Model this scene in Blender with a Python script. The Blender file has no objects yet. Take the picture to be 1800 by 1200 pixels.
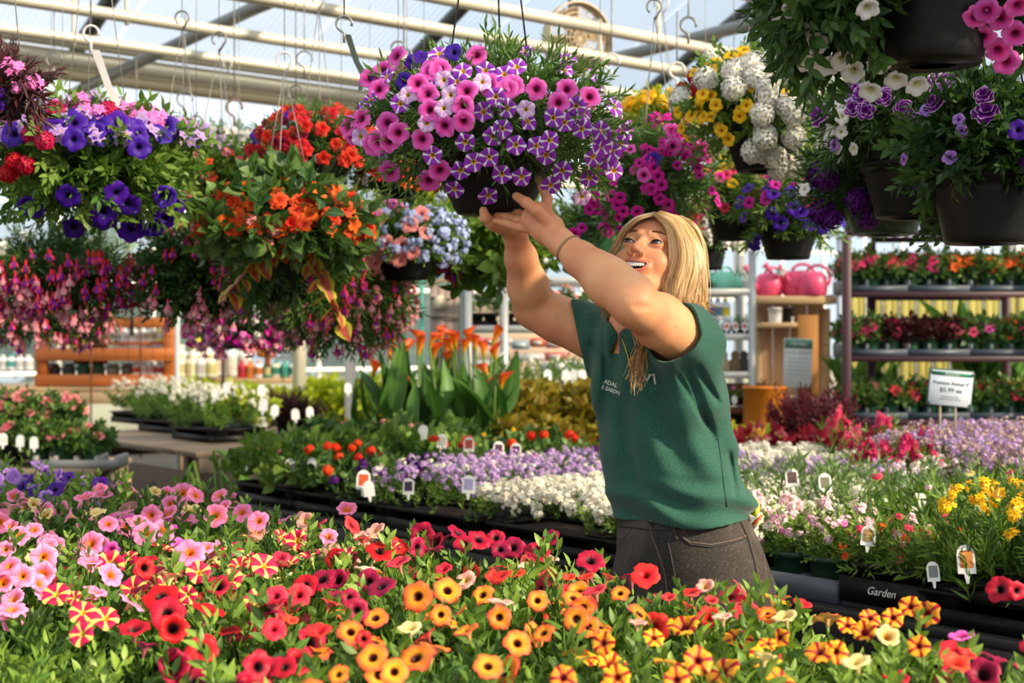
import bpy, math, random
import numpy as np
from mathutils import Vector, Matrix, Euler
# ---------------------------------------------------------------- camera, world, sun
random.seed(7); RNG = np.random.default_rng(11)
PI = math.pi
F = 2500.0; CH = 1.38
SC = bpy.context.scene
COL = SC.collection
cd = bpy.data.cameras.new('camera'); cam = bpy.data.objects.new('camera', cd); COL.objects.link(cam)
cam.location = (0, 0, CH); cam.rotation_euler = (PI/2, 0, 0)
cd.sensor_width = 36.0; cd.lens = F*36/1800; cd.clip_start = .05; cd.clip_end = 200
cd.dof.use_dof = True; cd.dof.focus_distance = 2.62; cd.dof.aperture_fstop = 5.2
SC.camera = cam
w = bpy.data.worlds.new('sky'); SC.world = w; w.use_nodes = True
wn = w.node_tree; wn.nodes.clear()
wo = wn.nodes.new('ShaderNodeOutputWorld'); wb = wn.nodes.new('ShaderNodeBackground')
tc = wn.nodes.new('ShaderNodeTexCoord'); nz = wn.nodes.new('ShaderNodeTexNoise'); nz.inputs['Scale'].default_value = 2.2; nz.inputs['Detail'].default_value = 3
rp = wn.nodes.new('ShaderNodeValToRGB'); rp.color_ramp.elements[0].color = (.74, .86, 1.0, 1); rp.color_ramp.elements[1].color = (1, 1, 1, 1)
rp.color_ramp.elements[0].position = .35; rp.color_ramp.elements[1].position = .68
wn.links.new(tc.outputs['Generated'], nz.inputs['Vector']); wn.links.new(nz.outputs['Fac'], rp.inputs['Fac'])
wn.links.new(rp.outputs['Color'], wb.inputs['Color']); wn.links.new(wb.outputs[0], wo.inputs[0])
wb.inputs['Strength'].default_value = 1.0
sd = bpy.data.lights.new('sun', 'SUN'); sun = bpy.data.objects.new('sun', sd); COL.objects.link(sun)
sd.energy = 8.5; sd.color = (1.0, .82, .58); sd.angle = math.radians(5)
SUN = Vector((0.84, -0.46, 0.50)).normalized()      # direction towards the sun
sun.rotation_euler = SUN.to_track_quat('Z', 'Y').to_euler(); sun.location = (4, -4, 7)
SC.view_settings.view_transform = 'Standard'; SC.view_settings.look = 'None'
SC.view_settings.gamma = 1.0; SC.view_settings.use_curve_mapping = False
SC.view_settings.exposure = 0.4
# ---------------------------------------------------------------- frames of reference
U = np.array([-.637, .771, 0.]); V = np.array([.771, .637, 0.])   # along the benches / across them
def Pt(px, py, d): return np.array([(px-900)/F*d, d, CH-(py-600)/F*d])
def Gz(px, py, z):
    d = (CH-z)*F/(py-600.0); return Pt(px, py, d)
def B(u, v, z=0.): return u*U + v*V + np.array([0, 0, z])
def uv_of(p): return float(p[0]*U[0]+p[1]*U[1]), float(p[0]*V[0]+p[1]*V[1])
ANG_U = math.atan2(U[1], U[0]); ANG_V = math.atan2(V[1], V[0])
def proj(p): return 900+F*p[0]/p[1], 600-F*(p[2]-CH)/p[1]
# ---------------------------------------------------------------- mesh helpers
class MB:
    """collects vertices, triangles and attributes, builds ONE mesh"""
    def __init__(s): s.v = []; s.f = []; s.n = 0; s.uv = []; s.r = []; s.m = []
    def add(s, v, f, uv=None, r=None, m=0):
        v = np.asarray(v, float); f = np.asarray(f, int)
        if f.shape[1] == 4: f = np.concatenate([f[:, [0, 1, 2]], f[:, [0, 2, 3]]])
        s.v.append(v); s.f.append(f+s.n); s.n += len(v)
        s.uv.append(np.zeros((len(v), 2)) if uv is None else np.asarray(uv, float))
        s.r.append(np.full(len(v), 0. if r is None else r) if np.isscalar(r) or r is None else np.asarray(r))
        s.m.append(np.full(len(f), m) if np.isscalar(m) else np.asarray(m)); return s
    def data(s): return np.concatenate(s.v), np.concatenate(s.f), np.concatenate(s.uv), np.concatenate(s.r), np.concatenate(s.m)
    def tpl(s, tplt, M, r=None):
        """scatter a template (v,f,uv,r,m) by (N,4,4) matrices"""
        v, f, uv, rr, m = tplt; M = np.asarray(M)
        if M.ndim == 2: M = M[None]
        N = len(M); k = len(v)
        vv = np.einsum('nij,kj->nki', M[:, :3, :3], v)+M[:, None, :3, 3]
        ff = (f[None]+(np.arange(N)*k)[:, None, None]).reshape(-1, 3)
        rs = RNG.random(N) if r is None else np.broadcast_to(r, N)
        s.v.append(vv.reshape(-1, 3)); s.f.append(ff+s.n); s.n += N*k
        s.uv.append(np.tile(uv, (N, 1))); s.r.append((rs[:, None]+rr[None]*.0).reshape(-1)); s.m.append(np.tile(m, N)); return s
    def mesh(s, name, mats, smooth=True):
        v, f, uv, r, m = s.data(); return mkmesh(name, v, f, mats, uv, r, m, smooth)
def mkmesh(name, v, f, mats, uv=None, r=None, m=None, smooth=True):
    me = bpy.data.meshes.new(name); v = np.asarray(v, np.float32); f = np.asarray(f, np.int32); k = f.shape[1]
    me.vertices.add(len(v)); me.vertices.foreach_set('co', v.ravel())
    me.loops.add(f.size); me.loops.foreach_set('vertex_index', f.ravel())
    me.polygons.add(len(f)); me.polygons.foreach_set('loop_start', np.arange(0, f.size, k, dtype=np.int32))
    try: me.polygons.foreach_set('loop_total', np.full(len(f), k, np.int32))
    except Exception: pass
    if not isinstance(mats, (list, tuple)): mats = [mats]
    for x in mats: me.materials.append(x)
    if m is not None and len(mats) > 1: me.polygons.foreach_set('material_index', np.asarray(m, np.int32))
    if smooth is True: me.polygons.foreach_set('use_smooth', np.ones(len(f), bool))
    if uv is not None:
        l = me.uv_layers.new(name='uv'); l.data.foreach_set('uv', np.asarray(uv, np.float32)[f.ravel()].ravel())
    if r is not None:
        a = me.attributes.new('rnd', 'FLOAT', 'POINT'); a.data.foreach_set('value', np.asarray(r, np.float32))
    me.update(calc_edges=True); return me
def box(mb, c, s, rz=0., m=0, tilt=None, bev=0.0, r=None):
    """box centred at c of size s, turned by rz about z (tilt: 3x3 matrix instead)"""
    x, y, z = np.array(s)/2.
    if bev > 0:
        b = min(bev, x*.45, y*.45, z*.45); P = []; 
        for sx in (-1, 1):
            for sy in (-1, 1):
                for sz in (-1, 1): P += [(sx*(x-b), sy*(y-b), sz*z), (sx*(x-b), sy*y, sz*(z-b)), (sx*x, sy*(y-b), sz*(z-b))]
        P = np.array(P); f = hull(P)
    else:
        P = np.array([(sx*x, sy*y, sz*z) for sx in (-1, 1) for sy in (-1, 1) for sz in (-1, 1)])
        f = np.array([(0, 1, 3, 2), (4, 6, 7, 5), (0, 4, 5, 1), (2, 3, 7, 6), (0, 2, 6, 4), (1, 5, 7, 3)])
    R = rotz(rz) if tilt is None else np.asarray(tilt)
    mb.add(P@R.T+np.asarray(c), f, r=r, m=m); return mb
_hc = {}
def hull(P):
    k = tuple(np.argsort(P[:, 0]+3*P[:, 1]+7*P[:, 2])[:4])
    key = len(P)
    if key in _hc: return _hc[key]
    import bmesh
    bm = bmesh.new(); vs = [bm.verts.new(p) for p in P]; bm.verts.index_update()
    r = bmesh.ops.convex_hull(bm, input=vs); bmesh.ops.triangulate(bm, faces=bm.faces[:]); bm.verts.index_update()
    bm.normal_update()
    f = np.array([[v.index for v in q.verts] for q in bm.faces]); bm.free(); _hc[key] = f; return f
def rotz(a): c, s = math.cos(a), math.sin(a); return np.array([[c, -s, 0], [s, c, 0], [0, 0, 1.]])
def rotx(a): c, s = math.cos(a), math.sin(a); return np.array([[1., 0, 0], [0, c, -s], [0, s, c]])
def roty(a): c, s = math.cos(a), math.sin(a); return np.array([[c, 0, s], [0, 1., 0], [-s, 0, c]])
def nrm(a): a = np.asarray(a, float); return a/(np.linalg.norm(a, axis=-1, keepdims=True)+1e-12)
def tube(mb, pts, rad, n=8, m=0, r=None, cap=True, flat=None):
    pts = np.asarray(pts, float); k = len(pts); rad = np.broadcast_to(rad, k)
    T = nrm(np.gradient(pts, axis=0)); ref = np.array([0, 0, 1.]) if abs(T[0, 2]) < .9 else np.array([1., 0, 0])
    X = np.zeros_like(T); x = nrm(np.cross(ref, T[0]))
    for i in range(k): x = nrm(x-T[i]*np.dot(x, T[i])); X[i] = x
    Y = np.cross(T, X); a = np.arange(n)/n*2*PI
    fl = 1. if flat is None else flat
    v = pts[:, None]+rad[:, None, None]*(np.cos(a)[None, :, None]*X[:, None]+fl*np.sin(a)[None, :, None]*Y[:, None])
    v = v.reshape(-1, 3); i = np.arange(k-1)[:, None]*n; j = np.arange(n)[None]; j2 = (j+1) % n
    f = np.stack([i+j, i+j2, i+n+j2, i+n+j], -1).reshape(-1, 4)
    uv = np.stack([np.repeat(np.linspace(0, 1, k), n), np.tile(np.arange(n)/n, k)], 1)
    f = np.concatenate([f[:, [0, 1, 2]], f[:, [0, 2, 3]]])
    if cap:
        v = np.concatenate([v, pts[:1], pts[-1:]]); uv = np.concatenate([uv, [[0, 0]], [[1, 0]]]); e = (k-1)*n; j = np.arange(n); j2 = (j+1) % n
        f = np.concatenate([f, np.stack([j2, j, np.full(n, k*n)], 1), np.stack([e+j, e+j2, np.full(n, k*n+1)], 1)])
    mb.add(v, f, uv=uv, r=r, m=m); return mb
def lathe(mb, prof, n=24, c=(0, 0, 0), m=0, sq=None, R=None):
    """revolve (radius, z) pairs; sq: exponent making the section squarish"""
    prof = np.asarray(prof, float); k = len(prof); a = np.arange(n)/n*2*PI
    q = np.ones(n) if sq is None else (np.abs(np.cos(a))**sq+np.abs(np.sin(a))**sq)**(-1./sq)
    v = np.stack([prof[:, 0, None]*np.cos(a)*q, prof[:, 0, None]*np.sin(a)*q, np.repeat(prof[:, 1, None], n, 1)], -1).reshape(-1, 3)
    i = np.arange(k-1)[:, None]*n; j = np.arange(n)[None]; j2 = (j+1) % n
    f = np.stack([i+j, i+j2, i+n+j2, i+n+j], -1).reshape(-1, 4)
    if R is not None: v = v@np.asarray(R).T
    uv = np.stack([np.repeat(np.linspace(0, 1, k), n), np.tile(np.arange(n)/n, k)], 1)
    mb.add(v+np.asarray(c), f, uv=uv, m=m); return mb
# ---------------------------------------------------------------- objects
def link(name, data, parent=None, loc=None, M=None):
    o = bpy.data.objects.new(name, data); COL.objects.link(o)
    if parent is not None: o.parent = parent
    if loc is not None: o.location = loc
    if M is not None: o.matrix_local = Matrix(M.tolist() if hasattr(M, 'tolist') else M)
    return o
def thing(name, label, cat, loc=(0, 0, 0), rz=0., group=None, data=None, kind=None):
    o = bpy.data.objects.new(name, data); COL.objects.link(o); o.location = loc; o.rotation_euler = (0, 0, rz)
    o['label'] = label; o['category'] = cat
    if group: o['group'] = group
    if kind: o['kind'] = kind
    return o
def struct(name, mb, mat, label=None, parent=None, loc=None):
    o = link(name, mb.mesh(name, mat, smooth=False), parent, loc)
    if parent is None:
        o['kind'] = 'structure'
    if label: o['label'] = label
    return o
def part(name, mb, mat, parent, smooth=True, label=None, stuff=False, M=None, loc=None):
    o = link(name, mb.mesh(name, mat, smooth) if isinstance(mb, MB) else mb, parent, loc=loc, M=M)
    if label: o['label'] = label
    if stuff: o['kind'] = 'stuff'
    return o
def frame(pos, z, s=1., spin=0., up=(0, 0, 1.)):
    """4x4 with local +Z along z"""
    z = nrm(z); ref = np.asarray(up, float)
    if abs(np.dot(ref, z)) > .97: ref = np.array([1., 0, 0])
    x = nrm(np.cross(ref, z)); y = np.cross(z, x)
    c, sn = math.cos(spin), math.sin(spin); X = x*c+y*sn; Y = -x*sn+y*c
    M = np.eye(4); sc = np.broadcast_to(s, 3)
    M[:3, 0] = X*sc[0]; M[:3, 1] = Y*sc[1]; M[:3, 2] = z*sc[2]; M[:3, 3] = pos; return M
def frames(pos, x, s, roll=None):
    """N 4x4 with local +X along x, +Z as near world up as can be, then rolled"""
    pos = np.asarray(pos, float); x = nrm(x); N = len(pos); s = np.broadcast_to(s, N)
    up = np.tile([0, 0, 1.], (N, 1)); par = np.abs((x*up).sum(1)) > .97; up[par] = [1, 0, 0]
    y = nrm(np.cross(up, x)); z = np.cross(x, y)
    if roll is not None:
        c, sn = np.cos(roll)[:, None], np.sin(roll)[:, None]; y, z = y*c+z*sn, z*c-y*sn
    M = np.zeros((N, 4, 4)); M[:, :3, 0] = x*s[:, None]; M[:, :3, 1] = y*s[:, None]; M[:, :3, 2] = z*s[:, None]; M[:, :3, 3] = pos; M[:, 3, 3] = 1; return M
# ---------------------------------------------------------------- materials
_mats = {}
class NT:
    def __init__(s, name):
        s.m = bpy.data.materials.new(name); s.m.use_nodes = True; s.t = s.m.node_tree; s.t.nodes.clear(); s.out = s.t.nodes.new('ShaderNodeOutputMaterial')
    def n(s, typ, **k):
        x = s.t.nodes.new('ShaderNode'+typ)
        for a, b in k.items(): setattr(x, a, b)
        return x
    def l(s, a, b): s.t.links.new(a, b)
    def val(s, sock, x):
        if isinstance(x, bpy.types.NodeSocket): s.l(x, sock)
        else: sock.default_value = x
    def math(s, op, a, b=0., c=None, clamp=False):
        x = s.n('Math', operation=op, use_clamp=clamp); s.val(x.inputs[0], a); s.val(x.inputs[1], b)
        if c is not None: s.val(x.inputs[2], c)
        return x.outputs[0]
    def mix(s, f, a, b, mode='MIX'):
        x = s.n('Mix', data_type='RGBA', blend_type=mode, clamp_factor=True); s.val(x.inputs[0], f)
        for i, q in ((6, a), (7, b)): s.val(x.inputs[i], q if isinstance(q, bpy.types.NodeSocket) else (*q[:3], 1.))
        return x.outputs[2]
    def noise(s, scale, detail=2., vec=None, rough=.5):
        x = s.n('TexNoise'); x.inputs['Scale'].default_value = scale; x.inputs['Detail'].default_value = detail; x.inputs['Roughness'].default_value = rough
        if vec is not None: s.l(vec, x.inputs['Vector'])
        return x.outputs['Fac']
    def ramp(s, f, pts):
        x = s.n('ValToRGB'); s.val(x.inputs[0], f); e = x.color_ramp.elements
        while len(e) < len(pts): e.new(.5)
        for q, (p, c) in zip(e, pts): q.position = p; q.color = (*c[:3], 1.)
        return x.outputs['Color']
    def smooth(s, x, a, b):
        q = s.n('MapRange', interpolation_type='SMOOTHSTEP'); s.val(q.inputs[0], x); q.inputs[1].default_value = a; q.inputs[2].default_value = b; return q.outputs[0]
def srgb(h):
    """hex or 0-255 triple -> linear"""
    if isinstance(h, str): h = [int(h[i:i+2], 16) for i in (0, 2, 4)]
    return tuple(((c/255.)/12.92 if c/255. <= .04045 else ((c/255.+.055)/1.055)**2.4) for c in h)
def obj_coord(t): return t.n('TexCoord').outputs['Object']
def plain(name, col, rough=.6, metal=0., var=.12, scale=8., bump=0., spec=.5, bscale=60., trans=0., sheen=0.):
    """principled with gentle noise mottling"""
    if name in _mats: return _mats[name]
    t = NT(name); b = t.n('BsdfPrincipled'); c = srgb(col) if isinstance(col, (str,)) else col
    co = obj_coord(t); nzf = t.noise(scale, 3., co); oi = t.n('ObjectInfo').outputs['Random']
    f = t.math('ADD', t.math('MULTIPLY', nzf, var*2), t.math('MULTIPLY', oi, var*.6))
    col1 = t.mix(f, c, tuple(x*(1-var*3 if var < .3 else .2) for x in c)); t.l(col1, b.inputs['Base Color'])
    b.inputs['Roughness'].default_value = rough; b.inputs['Metallic'].default_value = metal; b.inputs['Specular IOR Level'].default_value = spec
    if sheen: b.inputs['Sheen Weight'].default_value = sheen
    if bump:
        bp = t.n('Bump'); bp.inputs['Strength'].default_value = bump; bp.inputs['Distance'].default_value = .004
        t.l(t.noise(bscale, 3., co), bp.inputs['Height']); t.l(bp.outputs[0], b.inputs['Normal'])
    if trans:
        tr = t.n('BsdfTranslucent'); t.l(col1, tr.inputs[0]); mx = t.n('MixShader'); mx.inputs[0].default_value = trans
        t.l(b.outputs[0], mx.inputs[1]); t.l(tr.outputs[0], mx.inputs[2]); t.l(mx.outputs[0], t.out.inputs[0])
    else: t.l(b.outputs[0], t.out.inputs[0])
    _mats[name] = t.m; return t.m
def wood(name, col, dark, rough=.7, scale=3.):
    if name in _mats: return _mats[name]
    t = NT(name); b = t.n('BsdfPrincipled'); co = obj_coord(t); mp = t.n('Mapping'); t.l(co, mp.inputs[0]); mp.inputs['Scale'].default_value = (1, 12, 12)
    oi = t.n('ObjectInfo').outputs['Random']
    n1 = t.noise(scale, 5., mp.outputs[0], .65); f = t.math('ADD', t.math('MULTIPLY', n1, 1.3), t.math('MULTIPLY', oi, .4)); f = t.math('SUBTRACT', f, .35, clamp=True)
    t.l(t.mix(f, srgb(col), srgb(dark)), b.inputs['Base Color']); b.inputs['Roughness'].default_value = rough
    bp = t.n('Bump'); bp.inputs['Strength'].default_value = .3; bp.inputs['Distance'].default_value = .004; t.l(n1, bp.inputs['Height']); t.l(bp.outputs[0], b.inputs['Normal'])
    t.l(b.outputs[0], t.out.inputs[0]); _mats[name] = t.m; return t.m
def leafmat(name, c1, c2, c3=None, rough=.45, trans=.3, edge=None, vein=None):
    """c1/c2 extremes picked per leaf; c3 tint towards the base; edge tint at the rim (v) of a leaf"""
    if name in _mats: return _mats[name]
    t = NT(name); b = t.n('BsdfPrincipled'); at = t.n('Attribute', attribute_name='rnd').outputs['Fac']; uvn = t.n('UVMap', uv_map='uv')
    sp = t.n('SeparateXYZ'); t.l(uvn.outputs[0], sp.inputs[0]); oi = t.n('ObjectInfo').outputs['Random']
    r = t.math('FRACT', t.math('ADD', at, t.math('MULTIPLY', oi, .35)))
    c = t.mix(r, srgb(c1), srgb(c2))
    if c3: c = t.mix(t.smooth(sp.outputs[0], .75, .1), c, srgb(c3))
    if edge: c = t.mix(t.smooth(t.math('ABSOLUTE', t.math('SUBTRACT', sp.outputs[1], .5)), .12, .42), c, srgb(edge))
    mid = t.smooth(t.math('ABSOLUTE', t.math('SUBTRACT', sp.outputs[1], .5)), .09, .0)
    c = t.mix(t.math('MULTIPLY', mid, .35), c, srgb(vein) if vein else tuple(min(1, x*1.6+.05) for x in srgb(c2)))
    t.l(c, b.inputs['Base Color']); b.inputs['Roughness'].default_value = rough; b.inputs['Specular IOR Level'].default_value = .35
    tr = t.n('BsdfTranslucent'); t.l(t.mix(1., c, (.95, 1.0, .65), 'MULTIPLY'), tr.inputs[0])
    mx = t.n('MixShader'); mx.inputs[0].default_value = trans; t.l(b.outputs[0], mx.inputs[1]); t.l(tr.outputs[0], mx.inputs[2]); t.l(mx.outputs[0], t.out.inputs[0])
    _mats[name] = t.m; return t.m
def flowmat(name, throat, mid, edge, star=None, sw=(.05, .12), t0=.16, back=None, var=.18, rimw=None, trans=.22, lobes=5):
    """petal colour from UV.x (0 throat .. 1 rim) and UV.y (turn about the throat); star = colour of the stripes down each lobe"""
    if name in _mats: return _mats[name]
    t = NT(name); b = t.n('BsdfPrincipled'); at = t.n('Attribute', attribute_name='rnd').outputs['Fac']; uvn = t.n('UVMap', uv_map='uv')
    sp = t.n('SeparateXYZ'); t.l(uvn.outputs[0], sp.inputs[0]); rr, aa = sp.outputs[0], sp.outputs[1]; oi = t.n('ObjectInfo').outputs['Random']
    rnd = t.math('FRACT', t.math('ADD', at, oi))
    pts = [(0, srgb(throat)), (t0, srgb(throat)), (t0+.14, srgb(mid)), (.78, srgb(edge)), (1., srgb(edge))]
    if rimw: pts = pts[:4]+[(.9, srgb(edge)), (.965, srgb(rimw)), (1., srgb(rimw))]
    c = t.ramp(rr, pts)
    if star:
        d = t.math('ABSOLUTE', t.math('SUBTRACT', t.math('FRACT', t.math('MULTIPLY', aa, float(lobes))), .5))
        wdt = t.math('ADD', t.math('MULTIPLY', rr, sw[1]-sw[0]), sw[0]); m = t.smooth(t.math('SUBTRACT', wdt, d), -.015, .025)
        m = t.math('MULTIPLY', m, t.smooth(rr, t0*.6, t0+.1)); c = t.mix(m, c, srgb(star))
    vn = t.n('CombineXYZ'); t.l(t.math('MULTIPLY', aa, 46.), vn.inputs[0]); t.l(t.math('MULTIPLY', rr, 2.), vn.inputs[1]); t.l(t.math('MULTIPLY', rnd, 9.), vn.inputs[2])
    v = t.noise(1., 2., vn.outputs[0]); c = t.mix(t.math('MULTIPLY', v, .35), c, t.mix(1., c, (.55, .5, .55), 'MULTIPLY'))
    hs = t.n('HueSaturation'); t.val(hs.inputs['Hue'], t.math('ADD', .5, t.math('MULTIPLY', t.math('SUBTRACT', rnd, .5), var*.08)))
    t.val(hs.inputs['Value'], t.math('ADD', 1.-var*.6, t.math('MULTIPLY', rnd, var*1.5))); t.l(c, hs.inputs['Color']); c = hs.outputs[0]
    if back: c = t.mix(t.math('MULTIPLY', t.n('NewGeometry').outputs['Backfacing'], .7), c, srgb(back))
    t.l(c, b.inputs['Base Color']); b.inputs['Roughness'].default_value = .55; b.inputs['Specular IOR Level'].default_value = .25
    tr = t.n('BsdfTranslucent'); t.l(c, tr.inputs[0]); mx = t.n('MixShader'); mx.inputs[0].default_value = trans
    t.l(b.outputs[0], mx.inputs[1]); t.l(tr.outputs[0], mx.inputs[2]); t.l(mx.outputs[0], t.out.inputs[0])
    _mats[name] = t.m; return t.m
# ---------------------------------------------------------------- plant templates
def leaf_t(w=.42, fold=.12, droop=.25, rows=3, wave=0., tipx=1.):
    """leaf along +X, length 1"""
    P = [(0, 0, 0)]; uv = [(0, .5)]
    xs = np.linspace(0, 1, rows+2)[1:-1]
    for x in xs:
        h = w*.5*math.sin(PI*x**.8)**.85; z = -droop*x*x
        for sy in (-1, 0, 1): P.append((x, sy*h, z+abs(sy)*fold*h*2+(wave*math.sin(x*9+sy) if sy else 0))); uv.append((x, .5+.5*sy))
    P.append((1, 0, -droop*tipx)); uv.append((1, .5)); f = [(0, 2, 1), (0, 3, 2)]
    for i in range(rows-1):
        a = 1+3*i
        for j in (0, 1): f += [(a+j, a+j+1, a+j+4), (a+j, a+j+4, a+j+3)]
    a = 1+3*(rows-1); e = len(P)-1; f += [(a, a+1, e), (a+1, a+2, e)]
    return np.array(P), np.array(f), np.array(uv, float), np.zeros(len(P)), np.zeros(len(f), int)
LEAF = leaf_t(); LEAF_N = leaf_t(.2, .1, .3); LEAF_W = leaf_t(.72, .12, .35, 4, .02); LEAF_S = leaf_t(.55, .1, .1, 2); LEAF_L = leaf_t(.16, .08, .5, 4)
def polar_t(prof, seg=25, lobes=5, notch=.08, wave=.07, sharp=1., a0=0., jit=.03, seed=1):
    """prof: (r, z, uv.x) rings from throat outwards; rim gets lobes and waves"""
    rg = np.random.default_rng(seed); P = []; uv = []; k = len(prof); a = np.arange(seg)/seg*2*PI+a0
    ph = rg.random()*6
    for i, (r, z, u) in enumerate(prof):
        t = max(0, (r-.3)/.7)
        lob = np.abs(np.cos(lobes*.5*(a-a0)+PI/2))**sharp        # 0 between lobes
        R = r*(1-notch*t*(1-lob)+jit*t*rg.standard_normal(seg)*(i == k-1))
        Z = z+wave*t*t*np.sin(lobes*(a-a0)+ph)+wave*.5*t*np.cos(2*lobes*(a-a0)+ph*2)
        P += list(np.stack([R*np.cos(a), R*np.sin(a), Z], 1)); uv += [(u, q/seg+.5/seg*0) for q in range(seg)]
    # close the turn without a seam: uv.y wraps, so the last column of faces uses duplicated vertices
    P = np.array(P).reshape(k, seg, 3); uv = np.array(uv).reshape(k, seg, 2)
    P = np.concatenate([P, P[:, :1]], 1); U2 = uv[:, :1].copy(); U2[..., 1] = 1.; uv = np.concatenate([uv, U2], 1); n = seg+1
    i = np.arange(k-1)[:, None]*n; j = np.arange(seg)[None]
    f = np.stack([i+j, i+n+j, i+n+j+1, i+j+1], -1).reshape(-1, 4); f = np.concatenate([f[:, [0, 1, 2]], f[:, [0, 2, 3]]])
    return P.reshape(-1, 3), f, uv.reshape(-1, 2), np.zeros(k*n), np.zeros(len(f), int)
def join_t(*ts):
    v, f, u, r, m = [], [], [], [], []; n = 0
    for T in ts: v.append(T[0]); f.append(T[1]+n); u.append(T[2]); r.append(T[3]); m.append(T[4]); n += len(T[0])
    return np.concatenate(v), np.concatenate(f), np.concatenate(u), np.concatenate(r), np.concatenate(m)
def xf(T, M, m=None):
    v = T[0]@np.asarray(M)[:3, :3].T+np.asarray(M)[:3, 3]; return v, T[1], T[2], T[3], T[4] if m is None else np.full(len(T[1]), m)
PROF_PET = [(.07, -.75, 0.), (.10, -.45, .06), (.17, -.16, .14), (.36, -.03, .3), (.64, .03, .6), (.86, .03, .85), (1., -.04, 1.)]
CALYX = polar_t([(.03, -1.0, 0), (.10, -.9, .3), (.10, -.6, 1)], 5, 5, 0, 0); CALYX = xf(CALYX, np.eye(4), 1)
SEPAL = [xf(LEAF_N, frame((0.07*math.cos(a), .07*math.sin(a), -.72), (0, 0, 1))@np.array([[.34, 0, 0, 0], [0, .34, 0, 0], [0, 0, .34, 0], [0, 0, 0, 1.]])@np.vstack([np.hstack([rotz(a)@roty(-1.1), [[0], [0], [0]]]), [0, 0, 0, 1]]), 1) for a in np.arange(5)*PI*.4]
def petunia_t(seed, wave=.07, notch=.09): return join_t(polar_t(PROF_PET, 25, 5, notch, wave, .8, seed=seed), CALYX, *SEPAL)
PET = [petunia_t(s, wv, nt) for s, wv, nt in ((1, .07, .13), (2, .11, .17), (3, .06, .15))]
def trump_t(seed):      # a flower seen closing: narrower funnel, for backs and sides
    p = [(.07, -1.0, 0.), (.10, -.6, .06), (.2, -.3, .14), (.42, -.02, .3), (.64, .16, .6), (.84, .2, .85), (.95, .12, 1.)]
    return join_t(polar_t(p, 25, 5, .14, .1, .8, seed=seed), xf(CALYX, np.diag([1, 1, 1.25, 1])))
TRU = [trump_t(5), trump_t(6)]
IMP = [polar_t([(.03, -.1, 0.), (.3, -.02, .2), (.68, .03, .65), (1., -.02, 1.)], 20, 5, .34, .05, .6, seed=s) for s in (1, 2)]
def double_t(seed, n=3):
    rg = np.random.default_rng(seed); ts = []
    for i in range(n):
        s = 1-.27*i; ts.append(xf(polar_t([(.05, -.1, .1*i), (.45, .0, .4), (.8, .1+.1*i, .8), (1., .04+.16*i, 1.)], 15, 5, .25, .12, .7, seed=seed+i), np.diag([s, s, 1, 1])@np.vstack([np.hstack([rotz(rg.random()*6), [[0], [0], [.1*i]]]), [0, 0, 0, 1]])))
    return join_t(*ts)
DBL = [double_t(3), double_t(9)]
FLO = polar_t([(.06, -.12, 0.), (.55, .03, .5), (1., .0, 1.)], 10, 5, .4, .03, .7, seed=4)      # small floret
def head_t(seed, n=26, flat=.75, fs=.34, rad=.74):
    rg = np.random.default_rng(seed); Ms = []
    for i in range(n):
        z = 1-(i+.5)/n*1.25; a = i*2.39996+rg.random()*.3; s = math.sqrt(max(0, 1-z*z)); d = np.array([s*math.cos(a), s*math.sin(a), z*flat])
        Ms.append(frame(d*rad, nrm(d+rg.normal(0, .15, 3)), fs, rg.random()*6))
    c = polar_t([(.02, .9, .6), (.45, .8, .6), (.8, .35, .6), (.85, -.1, .6), (.6, -.5, .6)], 10, 5, 0, 0, jit=0)
    return join_t(xf(c, np.diag([rad*.86, rad*.86, rad*.7, 1])), *[xf(FLO, M) for M in Ms])
HEAD = [head_t(1), head_t(2)]
def cluster_t(seed, n=8, rad=.7, fs=.42):
    rg = np.random.default_rng(seed); ts = []
    for i in range(n):
        d = nrm(rg.normal(0, 1, 3)*[1, 1, .6]+[0, 0, .5]); ts.append(xf(FLO, frame(d*rad*rg.random()**.3, nrm(d+[0, 0, .4]), fs, rg.random()*6)))
    return join_t(*ts)
CLU = [cluster_t(1), cluster_t(2)]
def spike_t(seed, n=14):
    rg = np.random.default_rng(seed); ts = []
    for i in range(n):
        t = i/n; a = i*2.4; d = np.array([math.cos(a), math.sin(a), .25]); s = .5*(1-.55*t)
        ts.append(xf(FLO, frame(d*[.45*(1-t*.6)]*1+np.array([0, 0, 1.9*t]), nrm(d), s, rg.random()*6)))
    return join_t(*ts)
SPK = [spike_t(1), spike_t(2)]
def fuchsia_t():
    ts = [xf(polar_t([(.06, 0, 0), (.13, -.2, .2), (.12, -.55, .4)], 8, 4, 0, 0), np.eye(4))]
    for a in np.arange(4)*PI/2: ts.append(xf(LEAF, np.vstack([np.hstack([rotz(a)@roty(.85)*.75, [[.08*math.cos(a)], [.08*math.sin(a)], [-.5]]]), [0, 0, 0, 1]])))
    ts.append(xf(polar_t([(.1, -.5, 0), (.27, -.72, .4), (.3, -1.0, .9), (.24, -1.12, 1)], 12, 4, .1, .04), np.eye(4), 1))
    for a in (0, 2.1, 4.2): ts.append(xf(LEAF_L, np.vstack([np.hstack([rotz(a)@roty(1.45)*.7, [[0], [0], [-.9]]]), [0, 0, 0, 1]])))
    return join_t(*ts)
FUC = [fuchsia_t()]
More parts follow.
